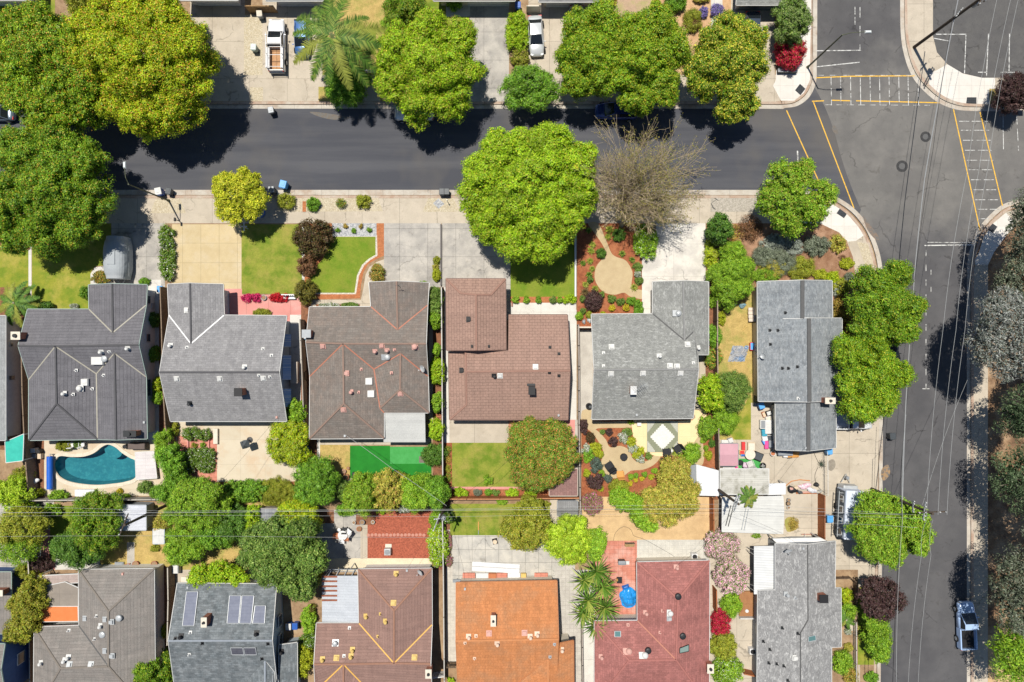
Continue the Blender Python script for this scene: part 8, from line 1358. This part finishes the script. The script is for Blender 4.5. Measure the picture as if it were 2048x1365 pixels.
t = thing('garden_stand', 'black square stand on the red patio', 'stand', W(1238, 1159, LOT)); MB().box((0, 0, .3), (.62, .72, .08)).build('stand_top', BLACK, t); MB().box((-.28, .05, .36), (.16, .25, .06)).build('ornament', ORANGE, t)
for sx in (-1, 1): MB().box((sx * .25, 0, .13), (.06, .6, .26)).build('leg', BLACK, t)
t = thing('blue_tarp', 'crumpled bright blue tarpaulin on the red patio', 'tarp', W(1257, 1195, LOT)); mb = MB(); vs = []; 
for i in range(13):
    for k in range(13):
        u, v = i / 6 - 1, k / 6 - 1; q = max(abs(u), abs(v)); L_q = math.hypot(u, v) or 1; vs.append((u * q / L_q * 1.05 * (1 + .1 * math.sin(4 * v)), v * q / L_q * 1.25, max(.02, .55 * (1 - q * q) + .10 * math.sin(7 * u + 3 * v) + .08 * math.sin(9 * v)))) 
mb.add(vs, [(i * 13 + k, (i + 1) * 13 + k, (i + 1) * 13 + k + 1, i * 13 + k + 1) for i in range(12) for k in range(12)]).build('tarp_sheet', plain('bright_blue_tarp', (.02, .28, .70), .35), t); MB().box((-.35, 1.25, .2), (.9, .5, .4), .3, .5).build('tarp_fold', plain('deep_blue_tarp', (.015, .14, .50), .4), t, bevel=.05)
t = thing('kitchen_counter', 'white counter unit along the north wall of the maroon house', 'counter', W(1243, 1236, LOT)); MB().box((-1, 0, .45), (3.0, .5, .85)).build('counter_body', WHITE2, t, bevel=.02); MB().box((-1, 0, .9), (3.1, .55, .05)).build('counter_top', CREAMW, t); MB().box((1.2, 0, .35), (1.1, .4, .6)).build('side_box', WHITE, t)
t = thing('air_conditioner', 'white air conditioner at the rear wall of the maroon house', 'air conditioner', W(1386, 1110, LOT)); MB().box((0, 0, .4), (.7, .7, .75)).build('casing', WHITE2, t, bevel=.04); MB().cyl((0, 0, .79), .28, .03, 18).build('fan_grille', BLACK, t)
t = thing('air_conditioner', 'white air conditioner beside the lower right house wall', 'air conditioner', W(1501, 1298, LOT)); MB().box((0, 0, .4), (.7, .7, .75)).build('casing', WHITE2, t, bevel=.04); MB().cyl((0, 0, .79), .28, .03, 18).build('fan_grille', BLACK, t)
t = thing('wooden_deck', 'brown wooden deck beside the lower right house', 'deck', W(1493, 1206, LOT)); MB().box((0, 0, .2), (1.9, 2.9, .3)).build('deck_boards', mat('deck_brown', (.40, .20, .09), (.36, .17, .08), scale=2, grid=(.14, 30), gcol=.7), t); MB().box((0, -1.6, .35), (1.9, .12, .7)).build('skirting', WHITE, t); MB().cyl((-.1, -.8, .35), .2, .12, 16).build('bowl', WHITE2, t)
t = thing('hand_trolley', 'rusty hand trolley on the concrete behind the lower right house', 'trolley', W(1616, 1071, LOT)); MB().tube([(-.9, .2, .3), (.6, .2, .3)], .04).tube([(-.9, -.2, .3), (.6, -.2, .3)], .04).build('frame', plain('rusty_red', (.35, .09, .06), .7), t); MB().cyl((.75, 0, .25), .25, .1, 16).build('wheel', TYRE, t); MB().box((-.5, 0, .3), (.06, .6, .05)).build('crossbar', WHITE, t)
pot('grey pot topmost beside the white carport', 1575, 999, .22, .45, GREYM); pot('black pot in the middle beside the white carport', 1574, 1006, .24, .45, BLACK); pot('white pot lowest beside the white carport', 1575, 1014, .2, .4, WHITE)
def ladder(label, px, py, L, w, rz, z, n, m): 
    t = thing('ladder', label, 'ladder', W(px, py, z), rz); f = MB()
    for s in (-1, 1): MB().box((s * w / 2, 0, .04), (.06, L, .08)).build('rail', m, t)
    for k in range(n): f.box((0, -L / 2 + L * (k + .5) / n, .04), (w, .045, .045))
    f.build('rungs', m, t); return t
ladder('aluminium ladder lying on the lower left red path', 78, 1096, 2.4, .55, -.1, .9, 7, GALV); ladder('aluminium ladder lying on the white carport roof, right one', 1490, 1039, 2.5, .30, -.2, 2.58, 1, GALV); ladder('aluminium ladder lying on the white carport roof, left one', 1459, 1032, 2.4, .30, -.25, 2.58, 1, DARK)
t = thing('mattress', 'cream folding lounger mattress against the corner house wall', 'mattress', W(1502, 632, LOT)); m_ = plain('cream_cushion', (.70, .60, .50), .9)
for k in range(4): MB().box((0, .75 - k * .42, .35 + .03 * k), (.95 - .04 * abs(k - 1), .4, .22), rx=.08).build('cushion', m_, t, bevel=.06)
MB().tube([(-.5, -1.2, .2), (-1.0, -1.75, .1)], .04).build('yellow_handle', YELM, t)
t = thing('tarp_heap', 'grey and blue tarpaulin heap on the dry grass', 'tarp', W(1477, 708, LOT)); mb = MB(); vs = []; rr = random.Random(3)
for i in range(15):
    for k in range(15): u, v = i / 7 - 1, k / 7 - 1; vs.append((u * 1.0 + .3 * v, v * .95, max(.01, .28 * (1 - max(abs(u), abs(v)) ** 2) + rr.uniform(-.09, .09))))
mb.add(vs, [(i * 15 + k, (i + 1) * 15 + k, (i + 1) * 15 + k + 1, i * 15 + k + 1) for i in range(14) for k in range(14)]).build('tarp_sheet', mat('crumpled_tarp', (.42, .42, .42), (.24, .26, .30), scale=3, c3=(.14, .28, .50), stain=.6), t)
t = thing('water_table', 'red rimmed blue play table by the corner house wall', 'play table', W(1502, 693, LOT)); MB().box((0, 0, .4), (.55, .95, .12)).build('rim', REDP, t, bevel=.04); MB().box((0, 0, .45), (.42, .8, .06)).build('tray', SKYP, t)
for x in (-.2, .2): MB().box((x, 0, .18), (.08, .7, .36)).build('leg', REDP, t)
t = thing('bucket', 'small light blue bucket next to the tarpaulin heap', 'bucket', W(1491, 695, LOT)); MB().lathe((0, 0, 0), [(.15, 0), (.2, .3), (.17, .3), (.13, .05), (.02, .04)], 14).build('bucket_body', SKYP, t); MB().tube([(-.2, 0, .3), (0, 0, .45), (.2, 0, .3)], .012).build('handle', WHITE, t)
t = thing('storage_box', 'pale teal and white box lying under the weeping shrub tree', 'box', W(1464, 611, LOT), .7); MB().box((0, 0, .15), (.8, .45, .28)).build('box_body', plain('pale_teal', (.40, .62, .68)), t, bevel=.02); MB().box((0, 0, .31), (.75, .4, .05)).build('lid', WHITE, t)
t = thing('mesh_bag', 'blue mesh bag beside the pale teal box', 'bag', W(1484, 612, LOT), .3); MB().blob((0, 0, .15), (.4, .3, .22), 5, .2).build('bag_body', mat('mesh_bag', (.12, .3, .45), (.25, .3, .25), scale=6), t); MB().tube([(-.2, 0, .35), (0, 0, .5), (.2, 0, .35)], .015).build('strap', BLACK, t)
# corner house clutter: toys and tubs
def crate(label, px, py, w_, d_, h_, m, rz=0, z=LOT, rim=None, name='toy_box', cat='box', group='clutter along the corner house wall'):
    t = thing(name, label, cat, W(px, py, z), rz, group); MB().box((0, 0, h_ / 2), (w_, d_, h_), taper=1.06).build('tub', m, t, bevel=.03); MB().box((0, 0, h_ + .02), (w_ * .86, d_ * .86, .04)).build('contents', rim or GREYM, t); return t
for i, (x, w_, m_, l_) in enumerate(CR_): crate('crate by the orange house wall, ' + l_, x, 1150, w_, .55, .3 + .08 * (i % 3), m_, 0, rim=m_, group='crates along the orange house wall')
crate('black tyre bucket at the top of the clutter pile', 1535, 826, .6, .5, .5, BLACK, .3, rim=WHITE); crate('white tub second from the top of the clutter pile', 1535, 837, .7, .55, .5, WHITE, .2, rim=CREAMW); crate('large white basket with brown rim on the clutter pile', 1525, 848, .9, 1.0, .6, WHITE, 0, rim=GREYM); crate('white cooler in the middle of the clutter pile', 1533, 853, .75, 1.5, .7, WHITE2, 0, rim=WHITE); crate('teal tub in the middle of the clutter pile', 1526, 866, .55, .85, .5, TEALP, .1, rim=TEALP); crate('white and blue toy seat low on the clutter pile', 1527, 876, .6, .6, .5, WHITE, .2, rim=WHITE2); crate('blue toy below the white seat', 1528, 883, .6, .5, .4, BLUEP, .5, rim=SKYP); crate('white tray right of the toy seat', 1536, 875, .65, .6, .45, WHITE, 0, rim=BINGREY); crate('bright pink toy at the foot of the clutter pile', 1531, 889, .45, .9, .45, PINKP, 0, rim=PINKP); crate('dark grey box at the foot of the clutter pile', 1538, 887, .5, .95, .5, BINGREY, 0, rim=GREYM); crate('rusty red stool at the upper left of the clutter pile', 1526, 829, .35, .6, .35, TERRA, .4, rim=TAN); crate('red trimmed white crate in the pile by the wall', 1536, 844, .55, .5, .55, WHITE2, -.1, rim=REDP)
crate('red plastic slide beside the pink roofed playhouse', 1485, 892, .38, .95, .4, REDP, 0, rim=REDP, group='toys by the playhouse'); crate('red yellow and blue toy car by the playhouse', 1482, 904, .6, .45, .4, plain('toy_yellow', (.7, .55, .25)), 0, rim=REDP, group='toys by the playhouse'); crate('blue tub below the toy car', 1485, 908, .5, .45, .35, SKYP, 0, rim=BLUEP, group='toys by the playhouse'); crate('tan sandpit tub with dark edge', 1501, 893, .8, .95, .35, TAN, 0, rim=CREAMW, group='toys by the playhouse'); table('beige round table on the concrete yard', 1497, 908, .6, .6, CREAMW); crate('black square grill box on the concrete yard', 1514, 912, 1.0, .9, .5, BLACK, -.4, rim=BINGREY, name='grill_box'); chair('grey white sun chair beside the green mat', 1497, 927, .4, plain('grey_white', (.5, .5, .47)), s=1.3); chair('lilac child chair by the playhouse', 1488, 929, -.2, plain('lilac', (.55, .42, .52)), s=1.0); pouf('dark round pouf beside the playhouse', 1480, 925, .32, .4); crate('white long bench bin below the playhouse', 1457, 934, 1.5, .45, .4, WHITE2, 0, rim=WHITE, group='toys by the playhouse'); crate('pink box below the playhouse corner', 1470, 933, .35, .5, .45, PINKV, 0, rim=PINKP, group='toys by the playhouse'); crate('white stools above the playhouse', 1450, 883, 1.0, .4, .4, WHITE2, 0, rim=WHITE, group='toys by the playhouse'); crate('grey white toy kitchen above the playhouse', 1458, 880, .5, .5, .7, plain('pale_grey', (.6, .62, .65)), .3, rim=WHITE, group='toys by the playhouse')
t = thing('green_mat', 'green mat under the chairs by the lean-to', 'mat', W(1499, 928, LOT + .02)); MB().box((0, 0, .01), (2.6, 1.2, .02)).build('mat_sheet', turfl, t); t = thing('tyre_wheel', 'black spoked wheel beside the lean-to', 'wheel', W(1525, 932, LOT)); MB().lathe((0, 0, .05), [(.3, 0), (.4, .06), (.3, .12), (.25, .06)], 18).build('tyre', TYRE, t); MB().box((0, 0, .1), (.55, .06, .05)).build('spoke', WHITE, t); MB().box((0, 0, .1), (.06, .55, .05)).build('spoke', WHITE, t)
pot('white and red round pot at the corner house rear corner', 1543, 906, .32, .5, WHITE, TERRA); t = thing('wood_board', 'orange plywood board leaning at the corner house rear', 'board', W(1585, 910, LOT + .1), .08); MB().box((0, 0, .25), (1.3, .65, .05), rx=.3).build('board_sheet', ORANGE, t); MB().box((-.4, -.3, .12), (.5, .1, .2)).build('support', BARK, t); crate('blue grey counter under the rear eave of the corner house', 1566, 905, 1.6, .5, .8, plain('slate_grey', (.25, .28, .33)), 0, rim=GREYM); crate('white wash basin by the plywood board', 1568, 911, .5, .35, .5, WHITE, 0, rim=WHITE2)
# heap of clutter by the mesh gate, each piece its own
rr = random.Random(8); cl = [('black tarpaulin corner of the gate side heap', 1583, 979, 1.2, .8, BLACK), ('pink and white cloth bundle in the gate side heap', 1608, 972, 1.5, .7, mat('pink_white_cloth', (.75, .68, .70), (.6, .3, .4), scale=5)), ('white cloth bundle at the right of the gate side heap', 1622, 980, 1.4, .6, mat('white_cloth_heap', (.75, .75, .75), (.45, .45, .5), scale=5)), ('yellow round basket in the gate side heap', 1590, 976, .6, .6, TAN), ('lilac basket at the left of the gate side heap', 1580, 977, .5, .6, PINKV), ('dark bag at the right of the gate side heap', 1631, 969, .6, .5, DARK), ('striped beige bag at the right end of the gate side heap', 1636, 983, .9, .4, mat('striped_bag', (.5, .45, .35), (.2, .25, .3), scale=6)), ('dark crate under the gate side heap', 1598, 984, .7, .4, BINGREY)]
for i, (l, x, y, a, b_, m_) in enumerate(cl):
    t = thing('cloth_bundle', l, 'bundle', W(x, y, LOT), rr.uniform(-.5, .2), 'clutter heap by the mesh gate'); MB().blob((0, 0, .2), (a / 2, b_ / 2, .28), i + 10, .18, 14, 8).build('bundle_body', m_, t); MB().blob((a * .15, b_ * .1, .38), (a * .28, b_ * .28, .16), i + 30, .25, 10, 6).build('bundle_top', m_, t)
t = thing('orange_hose', 'orange garden hose arc beside the clutter heap', 'hose', W(1590, 966, LOT)); MB().tube([W(1572, 972, .2), W(1583, 963, .2), W(1600, 960, .2), W(1620, 962, .2)], .05).build('hose_pipe', plain('orange_hose', (.55, .2, .05)), t, t.location)
t = thing('long_planks', 'long brown planks at the foot of the clutter heap', 'planks', W(1612, 986, LOT), 0); MB().box((0, 0, .1), (2.4, .2, .1)).build('plank', REDWOOD, t); MB().box((.5, .15, .18), (2.2, .15, .06), .05).build('plank', PINKV, t)
def hose(label, pts, m=WIREB, r=.025): c = W(*pts[len(pts) // 2], LOT); tag(MB().tube([W(x, y, LOT + .03) for x, y in bez(pts)], r, 5).build('garden_hose', m, None, c), label, 'hose')
hose('dark hose looping over the sandy yard', [(1227, 1082), (1230, 1068), (1240, 1057), (1250, 1054), (1262, 1060), (1268, 1072), (1290, 1080), (1335, 1105), (1352, 1116)], WIREB, .02); hose('dark hose curving inside the corner mesh gate, upper', [(1627, 904), (1634, 920), (1642, 932), (1652, 933)]); hose('dark hose curving inside the corner mesh gate, lower', [(1636, 935), (1630, 950), (1632, 968), (1642, 980), (1653, 988)])
t = thing('small_plant', 'small dark plant sprouting at the mesh gate', 'plant', W(1642, 928, LOT)); v = MB()
for k in range(12): a = k * .52; v.tube([(0, 0, 0), (math.cos(a) * .3, math.sin(a) * .3, .25), (math.cos(a) * .55, math.sin(a) * .55, .15)], [.03, .025, .008], 4)
v.build('leaves', mat('dark_leaf', (.06, .09, .06), None), t)
for i, (x, y, n_) in enumerate(((1556, 50, 'brown planter edging under the variegated tree'),)):
    t = thing('timber_edging', n_, 'edging', W(x, y, LOT)); MB().box((0, 0, .1), (.15, 5, .2)).build('timber', REDWOOD, t)
t = thing('wood_stack', 'stacked rust timbers in the narrow side yard', 'timber', W(877, 832, LOT))
for k in range(4): MB().box((0, -.35 + k * .24, .08), (.6, .12, .12)).build('timber', TERRA, t)
t = thing('covered_barbecue', 'black covered barbecue in the brown house passage', 'barbecue', W(611, 752, LOT)); MB().box((0, 0, .55), (.55, 1.3, 1.0), taper=.7).build('cover', DARK, t, bevel=.1); MB().cyl((-.2, .5, .05), .1, .08, 10, axis='X').build('wheel', BLACK, t)
t = thing('storage_bench', 'tan lidded storage box in the grey house passage', 'storage box', W(592, 745, LOT + .3)); MB().box((0, 0, .35), (.75, 2.4, .7)).build('box_body', CREAMW, t, bevel=.03); MB().box((0, 0, .74), (.8, 2.5, .07)).build('lid', plain('tan_lid', (.50, .42, .35), .7), t)
t = thing('plant_pot', 'black round pot in the mottled house side passage', 'pot', W(1177, 812, LOT)); MB().lathe((0, 0, 0), [(.25, 0), (.38, .4), (.34, .7), (.28, .7), (.02, .55)], 14).build('pot_body', BLACK, t); MB().cyl((.1, -.05, .5), .16, .3, 10).build('inner_pot', BINGREY, t)
t = thing('meter_box', 'white meter boxes against the white wall of the pool house', 'meter box', W(302, 570, LOT) + Vector((.3, -1.2, 0))); MB().box((0, 0, 1.0), (.3, .7, .8)).build('meter_box', WHITE, t); MB().box((0, -1.3, .5), (.5, .6, .6)).build('air_unit', GALV, t)
chair('left white garden chair by the pool house wall', 148, 889, 0, WHITE2); chair('right white garden chair by the pool house wall', 169, 888, 0, WHITE2)
ladder('grey metal plant stand in the red paved side strip', 345, 893, .9, .9, 0, .5, 3, GALV)
t = thing('trellis', 'rusty brown trellis frame above the slate roof', 'trellis', W(492, 1150, LOT)); b = MB()
for k in range(3): b.box((0, -.8 + k * .65, 2.2), (1.1, .06, .06))
b.box((-.5, 0, 2.2), (.06, 1.9, .06)).box((.5, 0, 2.2), (.06, 1.9, .06)); b.build('frame', BARK, t)
for x in (-.5, .5): MB().box((x, .8, 1.1), (.08, .08, 2.2)).build('post', BARK, t)
t = thing('metal_box', 'white metal box near the arbour tree', 'box', W(357, 1135, LOT)); MB().box((0, 0, .4), (.7, .95, .8)).build('box_body', WHITE, t, bevel=.03); MB().box((.33, 0, .45), (.1, .8, .7)).build('side_panel', GREYM, t)
t = thing('stone_slabs', 'pale stone slabs stacked on the arbour path', 'slabs', W(372, 1158, LOT)); MB().box((0, 0, .1), (1.0, .6, .2)).build('slab', CREAMW, t); MB().box((.5, -.3, .16), (.8, .5, .16), .3).build('slab', WSTUC, t)
t = thing('white_tank', 'small white tank by the lower left fence', 'tank', W(63, 1146, LOT)); MB().lathe((0, 0, 0), [(.2, 0), (.3, .1), (.3, .8), (.2, .95), (.02, 1)], 14).build('tank_body', WHITE2, t); MB().cyl((0, 0, .98), .06, .08, 8).build('cap', GREYM, t)
crate('grey low crate at the rear wall of the greige house', 240, 1128, 1.0, .5, .2, GREYM, group='crates at the greige rear wall'); crate('terracotta crate at the rear wall of the greige house', 256, 1131, .7, .4, .24, TERRA, .2, group='crates at the greige rear wall')
for i, (x, y, q) in enumerate(((1179, 640, .38), (1168, 644, .28))): t = MB().blob((0, 0, 0), (q * .7, q, q * .55), i + 3, .2).build('rock', (GALV, GREYM)[i]); t.location = W(x, y, LOT + .12); tag(t, ('larger pale rock at the mottled roof corner', 'smaller grey rock left of the larger pale rock')[i], 'rock')
